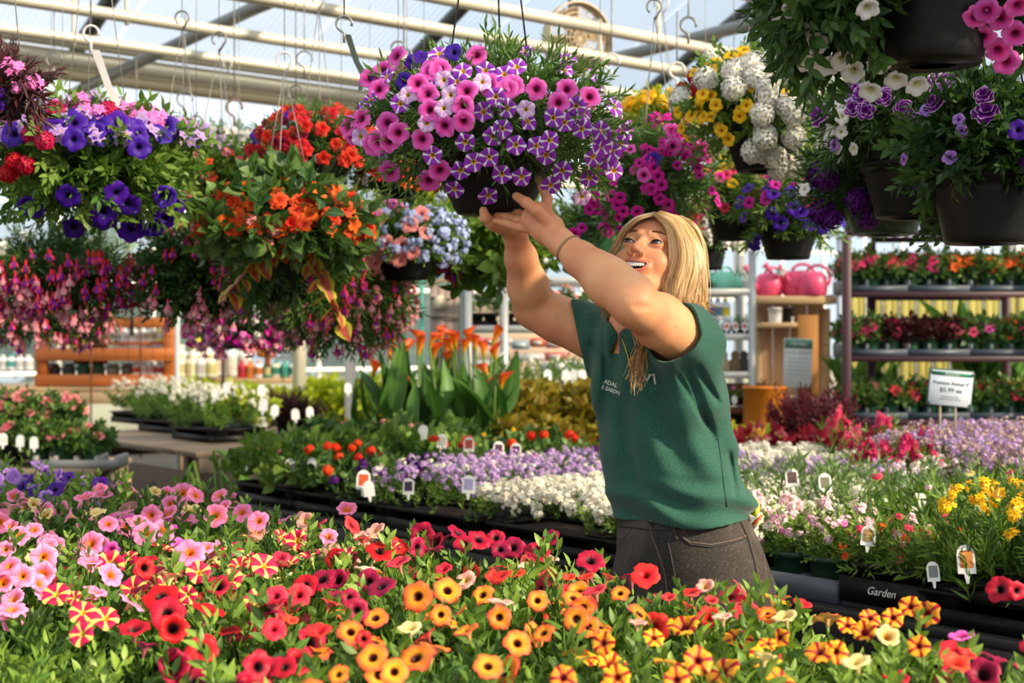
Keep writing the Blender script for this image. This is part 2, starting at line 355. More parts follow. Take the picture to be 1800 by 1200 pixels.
# ---- foliage -----------------------------------------------------------
def sprig_t(leaf, n=9, L=1., ls=.5, seed=1, open_=.9):
    """a leafy shoot along +X: stem and whorls; leaf sizes shrink to the tip"""
    rg = np.random.default_rng(seed); mb = MB()
    xs = np.linspace(0, L, 5); pts = np.stack([xs, .06*np.sin(xs*3), .05*np.sin(xs*2.2)], 1)
    tube(mb, pts, np.linspace(.022, .012, 5), 4)
    for i in range(n):
        t = (i+.6)/n; a = i*2.4; s = ls*(1-.45*t)*(.8+.4*rg.random()); o = open_*(1-.5*t)
        d = np.array([math.cos(o), math.sin(o)*math.cos(a), math.sin(o)*math.sin(a)])
        mb.tpl(leaf, frames([[L*t, 0.03*math.sin(t*3), 0]], [d], s, np.array([rg.random()*.8])), r=rg.random())
    return mb.data()
SPRIGS = {k: [sprig_t(lf, n, 1., ls, s, op) for s in (1, 2, 3)] for k, (lf, n, ls, op) in dict(
    pet=(LEAF, 11, .44, 1.05), cal=(LEAF_N, 12, .42, .95), imp=(LEAF_W, 7, .62, 1.2), nar=(LEAF_L, 14, .5, .8), sml=(LEAF_S, 12, .3, 1.1), col=(LEAF_W, 10, .6, 1.25), lin=(LEAF_N, 10, .5, .9)).items()}
def foliage_dome(name, kind, mat, R=(.12, .12, .1), n=60, L=.09, seed=0, low=-.1, inner=.5, up=.5, droop=0., stems=True):
    """unit bush: shoots springing from inside a dome, plus an inner layer of leaves. shared by plants of a kind"""
    rg = np.random.default_rng(seed); mb = MB(); R = np.array(R)
    for layer, (cnt, q0, q1) in enumerate(((n, .62, .92), (int(n*inner), .25, .6))):
        z = rg.uniform(low, 1, cnt); a = rg.random(cnt)*2*PI; s = np.sqrt(np.maximum(0, 1-z*z)); d = np.stack([s*np.cos(a), s*np.sin(a), z], 1)
        p = d*R*rg.uniform(q0, q1, cnt)[:, None]; dr = nrm(d*[1, 1, .8]+[0, 0, up-droop*2*(1-1)]+rg.normal(0, .3, (cnt, 3)))
        if droop: dr = nrm(dr+np.array([0, 0, -1.])*(droop*(1-z))[:, None])
        p = p-dr*L*.35; M = frames(p, dr, L*rg.uniform(.7, 1.25, cnt), rg.random(cnt)*6)
        g = rg.integers(0, 3, cnt)
        for k in range(3):
            if (g == k).any(): mb.tpl(SPRIGS[kind][k], M[g == k], r=rg.random((g == k).sum()))
    return mb.mesh(name, mat)
_fm = {}
def fmesh(key, T, mats):
    k = (key, id(T), mats[0].name)
    if k not in _fm:
        v, f, u, r, m = T
        if len(mats) == 1: m = m*0
        _fm[k] = mkmesh(key, v, f, mats, u, r, m)
    return _fm[k]
_cnt = {}
def flower(parent, key, T, mats, pos, facing, s, spin=None, label=None):
    """one blossom as a part of its plant, in the plant's own coordinates"""
    o = link(key, fmesh(key, T, mats), parent, M=frame(pos, facing, s, random.random()*6.3 if spin is None else spin))
    if label: o['label'] = label
    return o
def stuff_flowers(parent, key, T, mat, Ms, label=None):
    mb = MB(); mb.tpl(T, np.array(Ms)); o = part(key, mb, mat, parent, stuff=True)
    if label: o['label'] = label
    return o
def pot_mesh(name, r0, r1, h, mat, soil, rim=.006, n=28, ribs=0):
    k = ('pot', name, r0, r1, h, mat.name)
    if k in _fm: return _fm[k]
    mb = MB(); pr = [(0, 0), (r0, 0), (r0+.002, .004)]
    for i in range(1, ribs*2+2): t = i/(ribs*2+2); pr.append((r0+(r1-r0)*t+(.0018 if i % 2 else 0), h*.86*t))
    pr += [(r1-.002, h*.86), (r1+rim, h*.87), (r1+rim, h), (r1, h), (r1-.006, h*.96), (r1-.008, h*.9)]
    lathe(mb, pr, n); lathe(mb, [(r1-.008, h*.9), (0.001, h*.93)], n, m=1); _fm[k] = mb.mesh(name, [mat, soil]); return _fm[k]
# ---- leaf and petal materials -------------------------------------------
M_ = dict(
 g_pet=leafmat('petunia_leaf', '2c4f1a', '5c7c2e', rough=.5), g_cal=leafmat('calibrachoa_leaf', '2f5220', '68883a', rough=.5), g_dark=leafmat('dark_leaf', '22401c', '4a6b2c'),
 g_lime=leafmat('lime_leaf', '93a81e', 'c4cc33'), g_yel=leafmat('yellow_green_leaf', '6f8a22', 'a5b43a'), g_imp=leafmat('impatiens_leaf', '2e5226', '6d8b40'),
 g_sage=leafmat('sage_leaf', '46633a', '7a9456'), g_lin=leafmat('fine_leaf', '35581c', '6a8a30'), g_purp=leafmat('purple_leaf', '2c1518', '5a2a2a'),
 g_red=leafmat('red_leaf', '4c0a1c', '92142c', trans=.3), g_maroon=leafmat('maroon_leaf', '3a0c18', '6c1a2c', trans=.2), g_bronze=leafmat('bronze_leaf', '6e3a18', 'a8902c', edge='8a8a26'), g_vine=leafmat('vine_leaf', 'a33a34', 'b54a3c', edge='c4b83a'),
 g_spr=leafmat('spring_leaf', '446a22', '7c983e'), stem=leafmat('stem_green', '5d7c2c', '8aa544', trans=.1), g_calla=leafmat('calla_leaf', '2f5a22', '5f8a38', trans=.2))
FM = dict(
 pinko=flowmat('pink_petal_orange_throat', 'd9771c', 'ee6f92', 'f78fc0', back='e8b9a4', t0=.2, star='e0486a', sw=(.07, .02)),
 pinkm=flowmat('pink_petal_magenta_throat', '7c1048', 'd92d92', 'ee6ac6', back='e7a6d6', t0=.2),
 starp=flowmat('purple_petal_white_star', 'd9a92a', '8a2bb2', '9a35c0', star='f4ecf2', sw=(.085, .13), t0=.17, back='d9c0e2'),
 pale=flowmat('pale_lilac_petal', 'c9a83a', 'd6a4dc', 'dcb0e4', star='f2e6f4', sw=(.06, .1), back='e6d2ea'),
 lav=flowmat('lavender_petal', '6c3a98', 'a46cd0', 'b988de', back='d6bce6'),
 viol=flowmat('violet_petal', '1c0640', '3c0e8a', '4814a0', back='7a50b8', t0=.12), dviol=flowmat('dark_violet_petal', '120424', '3c1078', '48148c', back='6a4090'),
 starr=flowmat('crimson_petal_yellow_star', 'e2c64a', 'b81040', 'c8184c', star='f0dc6a', sw=(.12, .17), t0=.1, back='e6d690'),
 red=flowmat('deep_red_petal', '1c0408', '98081f', 'b40c2a', back='c06a6a', t0=.2), crim=flowmat('crimson_petal', '20040e', '84082e', '9c0c3a', back='b06070', t0=.2),
 coral=flowmat('coral_red_petal', '7a0c18', 'd0203a', 'e0404c', back='e69a84', t0=.16), scar=flowmat('scarlet_petal', 'a01010', 'dc1c24', 'e8302c', back='d87868'),
 amber=flowmat('amber_petal_red_rim', '3c0c08', 'f29a1c', 'ee7430', rimw='dc3c40', t0=.2, back='e2b06a'),
 salm=flowmat('salmon_petal', 'd8a84a', 'e89a84', 'f0aca0', back='ecc8a0'), streak=flowmat('yellow_petal_red_streaks', '6c0c18', 'e08a18', 'eca422', star='98101c', sw=(.2, .14), t0=.2, back='d8ba4c'),
 buff=flowmat('buff_petal', 'b88a2a', 'e6c878', 'f0d894', back='e6d49c'), white=flowmat('white_petal', 'd8d89a', 'f4f2ea', 'f8f6f0', back='e6e2d6', var=.05),
 whited=flowmat('warm_white_petal', 'd8c070', 'f2efdc', 'f6f4e6', var=.05), mag=flowmat('magenta_petal', '5c0434', 'c8108c', 'd81c9c', back='c86aa8'),
 pwhite=flowmat('purple_petal_white_rim', '3c0a50', '70128c', '86189c', rimw='f0e4f2', back='b890c0'), ver=flowmat('purple_verbena_petal', '30083c', '541070', '641680', var=.12),
 lil=flowmat('lilac_floret', 'e8c030', 'b890d8', 'c4a4e2', back='d6c4e8'), yel=flowmat('yellow_petal', 'e08a08', 'f6c010', 'fac81c', back='f0c850', var=.1),
 orange=flowmat('orange_petal', 'c43c08', 'f0581c', 'f46a24', back='e88a50'), ored=flowmat('orange_red_petal', 'c43408', 'ee3c1c', 'f2501e', back='e07a50'),
 hot=flowmat('hot_pink_petal', 'b01040', 'e83868', 'f04a78', back='e88aa0'), peach=flowmat('peach_pink_petal', 'c85a5a', 'f08a8a', 'f49a98', back='f0b0a0'),
 redv=flowmat('red_verbena_petal', '6c0414', 'c4102c', 'd41c3a', var=.12), blue=flowmat('pale_blue_floret', 'f0f0f0', 'a8b8e8', 'b4c4f0', var=.08), pinkw=flowmat('pink_white_floret', 'c43c6a', 'f2c0d0', 'f4d0da', back='f0d8dc'),
 rose=flowmat('rose_floret', '8a0c3c', 'd0205c', 'd82c68'), nem=flowmat('cream_purple_floret', 'f2e060', 'e6d8b0', 'a064b0', var=.1), fred=flowmat('fuchsia_sepal_red', 'd01838', 'e82c44', 'f04858', var=.14), fpink=flowmat('fuchsia_sepal_pink', 'e85a70', 'f2808c', 'f6a0a4', var=.14),
 fpur=flowmat('fuchsia_skirt_purple', '6a1890', '7c24a8', '9438c0'), fwhite=flowmat('fuchsia_skirt_pink', 'f0b0c0', 'f2a0b4', 'f4c4cc'), pinkl=flowmat('light_pink_floret', 'e070a8', 'ea6cc0', 'f08ad0', back='f0b0d8'))
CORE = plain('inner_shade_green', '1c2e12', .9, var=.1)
SOIL = plain('potting_soil', '2b2018', .95, var=.2, scale=80, bump=.6)
BLKP = plain('black_plastic', '0e0e0d', .45, var=.08, scale=5, spec=.25); DKGREEN = plain('dark_green_plastic', '1c3a2a', .4, var=.06); GREENP = plain('green_plastic', '2f5c3a', .42, var=.06)
WHITEP = plain('white_plastic', 'e4e4de', .4, var=.03); GREYP = plain('grey_green_plastic', '3d4a3e', .45); BROWNP = plain('brown_fibre_pot', '8a6e58', .8, var=.15)
def pet_mats(c): return [FM[c], M_['stem']]
FT = dict(pet=(PET, True, 'petunia_flower'), tru=(TRU, True, 'petunia_flower'), cal=(PET, True, 'calibrachoa_flower'), imp=(IMP, False, 'impatiens_flower'), dbl=(DBL, False, 'double_flower'),
          head=(HEAD, False, 'flower_head'), clu=(CLU, False, 'flower_cluster'), spk=(SPK, False, 'flower_spike'), fuc=(FUC, True, 'fuchsia_flower'))
def put_flower(parent, typ, col, pos, facing, s, rg=random, name=None):
    Ts, two, nm = FT[typ]; T = Ts[rg.randrange(len(Ts))] if rg is random else Ts[rg.integers(len(Ts))]
    if typ == 'fuc': mats = [FM[col], FM['fpur' if col == 'fred' else 'fwhite']]
    else: mats = pet_mats(col) if two else [FM[col]]
    return flower(parent, name or nm, T, mats, pos, facing, s)
CAMP = np.array([0, 0, CH])
# ================================================================ structure
FLOOR = plain('greenhouse_floor', '4a443c', .9, var=.25, scale=3, bump=.3)
GALV = plain('galvanised_pipe', 'd8cfb8', .42, .25, var=.12, scale=3); GREYM = plain('grey_steel', '8a8c8a', .4, .5, var=.15); DARKM = plain('dark_rafter_steel', '5c615f', .5, .4)
BENCHB = plain('bench_black', '1e1c1a', .6, var=.2, scale=6, bump=.3)
def roofmat():
    t = NT('polycarbonate_sheet'); a = t.n('BsdfTransparent'); a.inputs[0].default_value = (.93, .97, 1, 1); b = t.n('BsdfTranslucent'); b.inputs[0].default_value = (.85, .9, .95, 1)
    g = t.n('BsdfDiffuse'); g.inputs[0].default_value = (.6, .68, .74, 1); m1 = t.n('MixShader'); m1.inputs[0].default_value = .5; t.l(b.outputs[0], m1.inputs[1]); t.l(g.outputs[0], m1.inputs[2])
    m = t.n('MixShader'); t.val(m.inputs[0], t.math('ADD', .30, t.math('MULTIPLY', t.noise(1.2, 3, obj_coord(t)), .22))); t.l(a.outputs[0], m.inputs[1]); t.l(m1.outputs[0], m.inputs[2]); t.l(m.outputs[0], t.out.inputs[0]); return t.m
POLY = roofmat()
mb = MB(); box(mb, (0, 9, -.05), (40, 34, .1)); struct('floor', mb, FLOOR)
UE, ZE, PITCH = 8.8, 3.24, .45; RIDGE = 3.6
ceil = bpy.data.objects.new('ceiling', None); COL.objects.link(ceil); ceil['kind'] = 'structure'
def sheet(p0, along, across, n=26, amp=.018):
    """corrugated sheet: corrugations run along 'along'"""
    a = np.linspace(0, 1, n*2+1); v = []
    for t in (0, 1):
        v += [p0+across*q+along*t+np.array([0, 0, amp*math.cos(PI*i)]) for i, q in enumerate(a)]
    k = len(a); f = [(i, i+1, k+i+1, k+i) for i in range(k-1)]; return np.array(v), np.array(f)
def roofz(u): return ZE+PITCH*(UE-u) if u > RIDGE else ZE+PITCH*(UE-RIDGE)-PITCH*(RIDGE-u)
me = None
for k in range(-4, 15):
    v0 = k*1.3
    for (ua, ub) in ((UE, RIDGE), (RIDGE, -1.6)):
        p0 = B(ua, v0, roofz(ua)+.05); al = B(ub, v0, roofz(ub)+.05)-p0
        mb = MB(); v, f = sheet(p0, al, V*1.28); mb.add(v, f); o = struct('roof_sheet', mb, POLY, parent=ceil)
for k in range(-2, 10):      # rafters
    v0 = -1.05+k*2.35
    for (ua, ub) in ((UE, RIDGE), (RIDGE, -1.6)):
        mb = MB(); tube(mb, [B(ua, v0, roofz(ua)), B((ua+ub)/2, v0, roofz((ua+ub)/2)), B(ub, v0, roofz(ub))], .05, 8); struct('roof_rafter', mb, DARKM, parent=ceil)
    mb = MB(); tube(mb, [B(UE, v0, 2.98), B(6.5, v0, 3.1), B(3.6, v0, 3.16), B(1., v0, 3.1), B(-1.6, v0, 2.98)], .036, 10); struct('truss_pipe', mb, GREYM)
for u, z, r in ((6.9, 2.9, .026), (6.28, 2.9, .028), (5.56, 2.9, .028), (5.72, 2.94, .03), (5.12, 2.92, .03), (4.2, 2.92, .03)):
    mb = MB(); tube(mb, [B(u, t, z) for t in np.linspace(-5, 17, 6)], r, 10); struct('hanging_pipe', mb, GALV)
    for v0 in np.arange(-4.2, 16, 2.35): 
        mb = MB(); tube(mb, [B(u, v0, z-.04), B(u, v0, z+.04), B(u, v0, z+.2)], .012, 6); struct('pipe_clamp', mb, GALV)
mb = MB()
prof = [(-.09, .0), (-.07, -.09), (.07, -.09), (.09, 0), (.085, 0), (.065, -.08), (-.065, -.08), (-.085, 0)]
v = [B(UE+a, t, ZE+b-.02) for t in (-6, 18) for a, b in prof]; n = len(prof)
mb.add(v, [(i, (i+1) % n, n+(i+1) % n, n+i) for i in range(n)]); struct('eave_gutter', mb, GALV)
mb = MB(); tube(mb, [B(UE-.12, t, ZE+.03) for t in np.linspace(-6, 18, 5)], .045, 10); struct('eave_beam', mb, GALV)
mb = MB(); tube(mb, [B(UE, t, ZE-.16) for t in np.linspace(-6, 18, 5)], .04, 10); struct('eave_beam', mb, plain('brown_underside', 'a89878', .6))  # lower eave pipe, browner and darker than the gutter
for v0 in (-4.1, .6, 5.3, 10., 14.7): mb = MB(); box(mb, B(UE, v0, 1.56), (.08, .08, 3.12), ANG_U, bev=.01); struct('eave_column', mb, GALV)
# the next bay beyond the gutter
for u, z, r in ((9.6, 2.95, .03), (11., 3.0, .035), (12.4, 3.3, .03)):
    mb = MB(); tube(mb, [B(u, t, z) for t in (-8, 5, 19)], r, 8); struct('hanging_pipe', mb, GALV)
for z in (2.62, 2.7, 3.05):
    mb = MB(); tube(mb, [B(10.2, t, z) for t in (-8, 5, 19)], .008, 6); struct('support_wire', mb, GREYM)
wallm = plain('clear_side_wall', (.82, .86, .84), .3, var=.06, trans=.45)
def glassy():
    t = NT('hazy_side_glazing'); a = t.n('BsdfTransparent'); a.inputs[0].default_value = (.95, .98, 1, 1); b = t.n('BsdfTranslucent'); b.inputs[0].default_value = (.8, .84, .78, 1)
    m = t.n('MixShader'); m.inputs[0].default_value = .3; t.l(a.outputs[0], m.inputs[1]); t.l(b.outputs[0], m.inputs[2]); t.l(m.outputs[0], t.out.inputs[0]); return t.m
GLZ = glassy()
def plane_u(y0): return y0
wb_ = bpy.data.objects.new('wall_back', None); COL.objects.link(wb_); wb_['kind'] = 'structure'
for k in range(-8, 20):
    c = B(16.5, k*1.2, 2.0); mb = MB(); box(mb, c, (.02, 1.16, 4.), ANG_U); struct('glazing_panel', mb, GLZ, parent=wb_)
    mb = MB(); box(mb, B(16.45, k*1.2+.6, 2.0), (.06, .05, 4.), ANG_U); struct('wall_post', mb, WHITEP, parent=wb_)
for z in (1.0, 2.1, 3.0, 3.9): mb = MB(); box(mb, B(16.42, 7, z), (.05, 34, .05), ANG_U); struct('wall_rail', mb, WHITEP, parent=wb_)
mb = MB(); box(mb, B(16.6, 7, .45), (.1, 34, .9), ANG_U); struct('wall_kerb', mb, plain('concrete_kerb', 'a8a496', .85), parent=wb_)
# trees outside, seen hazily through the far glazing
for i, (u, v, h, rr) in enumerate(((21, -4, 3.1, 1.9), (22.5, 1, 2.7, 1.7), (21, 5.5, 3.0, 2.0), (23, 10, 2.8, 1.9), (22, 15, 3.1, 2.1))):
    t = thing('outdoor_tree', ['leafy tree beyond the far wall, by the bay behind the wooden shelf', 'low tree beyond the far wall, between the shelf and the lilies', 'round tree beyond the far wall, behind the lilies', 'pale tree beyond the far wall, behind the smiling woman', 'tree beyond the far wall, behind the maroon rack'][i], 'tree', B(u, v, 0), group='trees outside the far wall')
    mb = MB(); tube(mb, [(0, 0, 0), (.05, 0, h*.3), (0, .05, h*.55)], [.14, .1, .07], 8); part('trunk', mb, plain('bark', '6a5844', .9), t)
    part('foliage', foliage_dome('tree_crown', 'pet', M_['g_spr'], (rr, rr, h*.45), 260, .8, seed=40+i, low=-.9), None, t, stuff=True, loc=(0, 0, h*.6))
# ================================================================ benches
def bench(name, label, u0, u1, v0, v1, z, mat, apron=.09, legs=True, group=None, rail=True):
    c = B((u0+u1)/2, (v0+v1)/2); t = thing(name, label, 'bench', c, ANG_U, group)
    L, W = u1-u0, v1-v0; mb = MB(); box(mb, (0, 0, z-.012), (L, W, .024), bev=.004); part('bench_top', mb, mat, t, smooth=False)
    for s in (-1, 1): mb = MB(); box(mb, (0, s*(W/2-.02), z-.024-apron/2), (L, .035, apron), bev=.006); part('side_rail', mb, mat, t, smooth=False)
    for s in (-1, 1): mb = MB(); box(mb, (s*(L/2-.02), 0, z-.024-apron/2), (.035, W-.08, apron), bev=.006); part('end_rail', mb, mat, t, smooth=False)
    for sx in np.linspace(-1, 1, max(2, int(L/1.3)+1)):
        for sy in (-1, 1): mb = MB(); box(mb, (sx*(L/2-.06), sy*(W/2-.08), (z-.024)/2), (.07, .07, z-.024), bev=.006); part('leg', mb, mat, t, smooth=False)
    if rail:
        for s in (-1,): mb = MB(); box(mb, (0, s*(W/2-.05), .32), (L-.1, .03, .5)); part('skirt_panel', mb, mat, t, smooth=False)
    return t
ZB = .755
bench('growing_bench', 'black bench under the petunias in front of the woman', .55, 5.3, .36, 1.70, ZB, BENCHB)
bench('growing_bench', 'long black bench behind the woman, carrying the flats of white and yellow flowers', .6, 5.12, 2.70, 3.95, ZB, BENCHB)
bench('growing_bench', 'back bench with lilies, coleus and dark red plants', .9, 5.8, 4.0, 5.32, ZB-.04, BENCHB)
bench('growing_bench', 'short black bench end under the green lantana, left of the lilies', 5.16, 6.1, 3.35, 3.97, ZB-.04, BENCHB)
# ================================================================ flats
def cell_mesh(w, l, h):
    k = ('cell', w, l, h)
    if k not in _fm:
        mb = MB(); a, b = l/2*.93, w/2*.93; s = .72
        P = [(-a*s, -b*s, 0), (a*s, -b*s, 0), (a*s, b*s, 0), (-a*s, b*s, 0), (-a, -b, h), (a, -b, h), (a, b, h), (-a, b, h), (-a*.9, -b*.9, h*.9), (a*.9, -b*.9, h*.9), (a*.9, b*.9, h*.9), (-a*.9, b*.9, h*.9)]
        mb.add(P, [(3, 2, 1, 0), (0, 1, 5, 4), (1, 2, 6, 5), (2, 3, 7, 6), (3, 0, 4, 7)]); mb.add(P[8:], [(0, 1, 2, 3)], m=1)
        mb.add([P[i] for i in (4, 5, 6, 7, 8, 9, 10, 11)], [(0, 1, 5, 4), (1, 2, 6, 5), (2, 3, 7, 6), (3, 0, 4, 7)]); _fm[k] = mb.mesh('cell', [BLKP, SOIL], smooth=False)
    return _fm[k]
def flat(label, u, v, z=ZB, L=.52, W=.27, h=.075, rot=ANG_U, kind='sml', mat='g_cal', fh=.1, n=120, shoot=.06, flowers=(), nl=6, nw=3, cat='flower tray', group=None, name='bedding_flat', pos=None, spill=.03, seed=1, traymat=None, lean=.5):
    rg = np.random.default_rng(seed); pos = B(u, v, z) if pos is None else np.asarray(pos, float); t = thing(name, label, cat, pos, rot, group)
    tm = traymat or BLKP; mb = MB()
    for s in (-1, 1): box(mb, (0, s*W/2, h-.004), (L+.012, .014, .01)); box(mb, (s*L/2, 0, h-.004), (.014, W, .01))
    for s in (-1, 1): box(mb, (0, s*W/2*.97, h*.25), (L, .006, h*.5)); box(mb, (s*L/2*.97, 0, h*.25), (.006, W, h*.5))
    box(mb, (0, 0, .003), (L*.95, W*.95, .006)); part('tray', mb, tm, t, smooth=False)
    cm = cell_mesh(W/nw, L/nl, h)
    for i in range(nl):
        for j in range(nw):
            if j == 0 or i in (0, nl-1): link('cell', cm, t, loc=((i+.5)*L/nl-L/2, (j+.5)*W/nw-W/2, 0.004))
    mb = MB(); box(mb, (0, 0, h*.85), (L*.9, W*.9, .01)); part('soil', mb, SOIL, t, smooth=False)
    # foliage
    mb = MB(); x = rg.uniform(-1, 1, n); y = rg.uniform(-1, 1, n); q = rg.uniform(.25, 1, n)
    zz = h+fh*q*(1-.35*np.maximum(x**4, y**4)); P = np.stack([x*(L/2+spill), y*(W/2+spill), zz], 1)
    D = nrm(np.stack([x*lean+rg.normal(0, .4, n), y*lean+rg.normal(0, .4, n), np.full(n, .8)], 1)); P = P-D*shoot*.5
    M = frames(P, D, shoot*rg.uniform(.8, 1.3, n), rg.random(n)*6); g = rg.integers(0, 3, n)
    for k in range(3): mb.tpl(SPRIGS[kind][k], M[g == k])
    part('foliage', mb, M_[mat], t, stuff=True)
    for (typ, col, cnt, s, mode) in flowers:
        x = rg.uniform(-1, 1, cnt); y = rg.uniform(-1, 1, cnt); zz = h+fh*(1.02-.4*np.maximum(x**4, y**4))+rg.uniform(-.3, .25, cnt)*fh+shoot*(.6 if kind == 'nar' else .3)
        P = np.stack([x*(L/2+spill), y*(W/2+spill), zz], 1); D = nrm(np.stack([x*.5+rg.normal(0, .35, cnt), y*.5+rg.normal(0, .35, cnt), np.full(cnt, .7)], 1))
        D = nrm(D+nrm((CAMP-pos)@rotz(rot))*.5)
        if mode == 'stuff':
            T = {'flo': FLO, 'clu': CLU[0], 'head': HEAD[0], 'spk': SPK[0]}[typ]
            stuff_flowers(t, 'blossoms', T, FM[col], [frame(p, d, s*rg.uniform(.7, 1.2), rg.random()*6) for p, d in zip(P, D)])
        else:
            for p, d in zip(P, D): put_flower(t, typ, col, p, (d if typ != 'spk' else nrm(d*[.3, .3, 1.5])), s*rg.uniform(.8, 1.15), rg)
    return t
# ---- plant tags ----------------------------------------------------------
def tag_mesh(kind):
    k = ('tag', kind)
    if k not in _fm:
        mb = MB(); n = 7; w, h = .019, .05
        P = [(-w, 0, 0), (w, 0, 0), (w, 0, h*.7)]+[(w*math.cos(a), 0, h*.7+w*math.sin(a)) for a in np.linspace(0, PI, n)[1:-1]]+[(-w, 0, h*.7)]
        P = np.array(P); m = len(P); P2 = np.concatenate([P+[0, -.0006, 0], P+[0, .0006, 0]])
        f = [(0, i, i+1) for i in range(1, m-1)]+[(m, m+i+1, m+i) for i in range(1, m-1)]; mb.add(P2, f)
        mb.add(P2, [(i, m+i, m+(i+1) % m, (i+1) % m) for i in range(m)])
        mb.add(np.array([(-.003, 0, -.018), (.003, 0, -.018), (.006, 0, 0), (-.006, 0, 0)]), [(0, 1, 2, 3)])
        if kind: mb.add(np.array([(-w*.7, -.0016, h*.22), (w*.7, -.0016, h*.22), (w*.7, -.0016, h*.85), (-w*.7, -.0016, h*.85)]), [(0, 1, 2, 3)], m=1)
        _fm[k] = mb.mesh('plant_tag', [WHITEP, plain('tag_print_'+(kind or 'w'), kind or 'ffffff', .5, var=.3, scale=90)], smooth=False)
    return _fm[k]
def tag(label, pos, s=1., kind='d8501c', rz=0., tilt=.2, group='plant tags'):
    o = thing('plant_tag', label, 'plant tag', pos, rz, group, tag_mesh(kind)); o.rotation_euler = (-tilt, random.uniform(-.12, .12), rz+random.uniform(-.3, .3)); o.scale = (s,)*3; return o
# ================================================================ hanging baskets
HOOKW = plain('white_hook_plastic', 'dcd8d2', .45); WIREB = plain('black_hanger_wire', '151515', .4); WIREG = plain('grey_wire', '8c8a84', .4, .4)
_dome = {}
def dome(kind, mat, R, n, L, seed, low, droop=0., up=.5, inner=.5):
    k = (kind, mat, tuple(np.round(R, 2)), n, round(L, 3), seed % 3, low, droop)
    if k not in _dome: _dome[k] = foliage_dome('foliage', kind, M_[mat], R, n, L, seed % 3, low, inner, up, droop)
    return _dome[k]
def basket(label, px, py, d, R, pot=(.15, .11, .16), potz=-.1, potmat=None, kind='cal', mat='g_cal', n=230, L=.085, low=-.8, droop=.45, flowers=(), hang=None, wires=3, seed=1, top=None, hero=None, wmat=None, hook=True, size=None, core=True, sides=()):
    """pot centre sits potz below the middle of the foliage; (px,py,d) is the middle of the foliage"""
    rg = np.random.default_rng(seed); c = Pt(px, py, d); r1, r0, ph = pot if seed in (3, 5, 19, 22) else [q*.76 for q in pot]; base = c+np.array([0, 0, potz-ph]); t = thing('hanging_basket', label, 'hanging basket', base, 0., 'hanging flower baskets')
    part('pot', pot_mesh('pot', r0, r1, ph, potmat or BLKP, SOIL, .008, 36, 3), None, t)
    cz = -potz+ph; R = np.array(R)
    if n: part('foliage', dome(kind, mat, R, int(n*1.15), L, seed, low, droop), None, t, stuff=True, loc=(0, 0, cz))
    for (dx, dy, dz, SR) in sides: part('foliage', dome(kind, mat, np.array(SR), 110, L, seed+1, -.95, .7), None, t, stuff=True, loc=(dx, dy, cz+dz))
    if core: mb = MB(); lathe(mb, [(r1*.9, ph*.8), (R[0]*.5, cz-R[2]*.2), (R[0]*.55, cz+R[2]*.15), (R[0]*.25, cz+R[2]*.5), (.001, cz+R[2]*.55)], 14); part('inner_shade_core', mb, CORE, t)  # added filler core; its dark green stands for shade inside the foliage
    topz = (top if top is not None else cz+R[2]+.45)
    low = min(low, -.92) if not sides else -.3; wm = wmat or (WIREB if d < 3.2 else WIREG); wr = .0022 if d < 3.2 else .0014; topz = min(topz, cz+R[2]+.32) if d > 3.8 else topz
    for k in range(wires):
        a = k*2*PI/wires+.5+seed; mb = MB(); tube(mb, [(r1*math.cos(a), r1*math.sin(a), ph), (r1*.5*math.cos(a), r1*.5*math.sin(a), (ph+topz)/2), (0, 0, topz)], wr, 6); part('hanger_wire', mb, wm, t)
    if hook:
        zs = 2.9-base[2]
        if zs > topz+.08: mb = MB(); tube(mb, [(0, 0, topz+.03), (0, 0, (zs+topz)/2), (0, 0, zs)], .0013, 5); part('string', mb, WIREG, t)
        mb = MB(); a = np.linspace(-.4, 1.3*PI, 12); tube(mb, [(0, 0, topz-.01)]+[(.022*math.cos(q), 0, topz+.03+.022*math.sin(q)) for q in a], .0035, 6); part('hook', mb, HOOKW if wires == 3 and seed % 2 else wm, t)
    tc = nrm((CAMP-c)*[1, 1, 0])
    for (typ, col, cnt, s, z0, z1, az) in flowers:
        for i in range(cnt):
            z = rg.uniform(z0, z1); a = math.atan2(tc[1], tc[0])+(rg.uniform(-1.75, 1.75) if az is None else rg.normal(az[0], az[1]))
            q = math.sqrt(max(.02, 1-z*z)); dd = np.array([q*math.cos(a), q*math.sin(a), z]); p = dd*R*rg.uniform(.94, 1.08)+[0, 0, cz]
            if typ == 'fuc': put_flower(t, typ, col, p+[0, 0, .0], nrm(np.array([rg.normal(0, .12), rg.normal(0, .12), 1.])), s*rg.uniform(.8, 1.2), rg)
            else: put_flower(t, typ, col, p, nrm(dd*[1, 1, .8]+tc*.45+[0, 0, .12]+rg.normal(0, .25, 3)), s*rg.uniform(.82, 1.12), rg)
    for h in (hero or ()):
        hx, hy, sz, typ, col = h; o_ = CAMP; ray = nrm(Pt(hx, hy, d)-CAMP); e = (o_-c)/R; f_ = ray/R
        bb = 2*np.dot(e, f_); aa = np.dot(f_, f_); cc = np.dot(e, e)-1.02; D = bb*bb-4*aa*cc
        tt = (-bb-math.sqrt(D))/(2*aa) if D > 0 else -bb/(2*aa); p = o_+ray*(tt-(.27 if sides else .018)); nn = nrm((p-c)/R**2)
        dist = p[1]; put_flower(t, typ, col, p-base, nrm(nn*.55-ray*.7+rg.normal(0, .13, 3)+[0, 0, .05]), sz*.5/F*dist, rg)
    return t
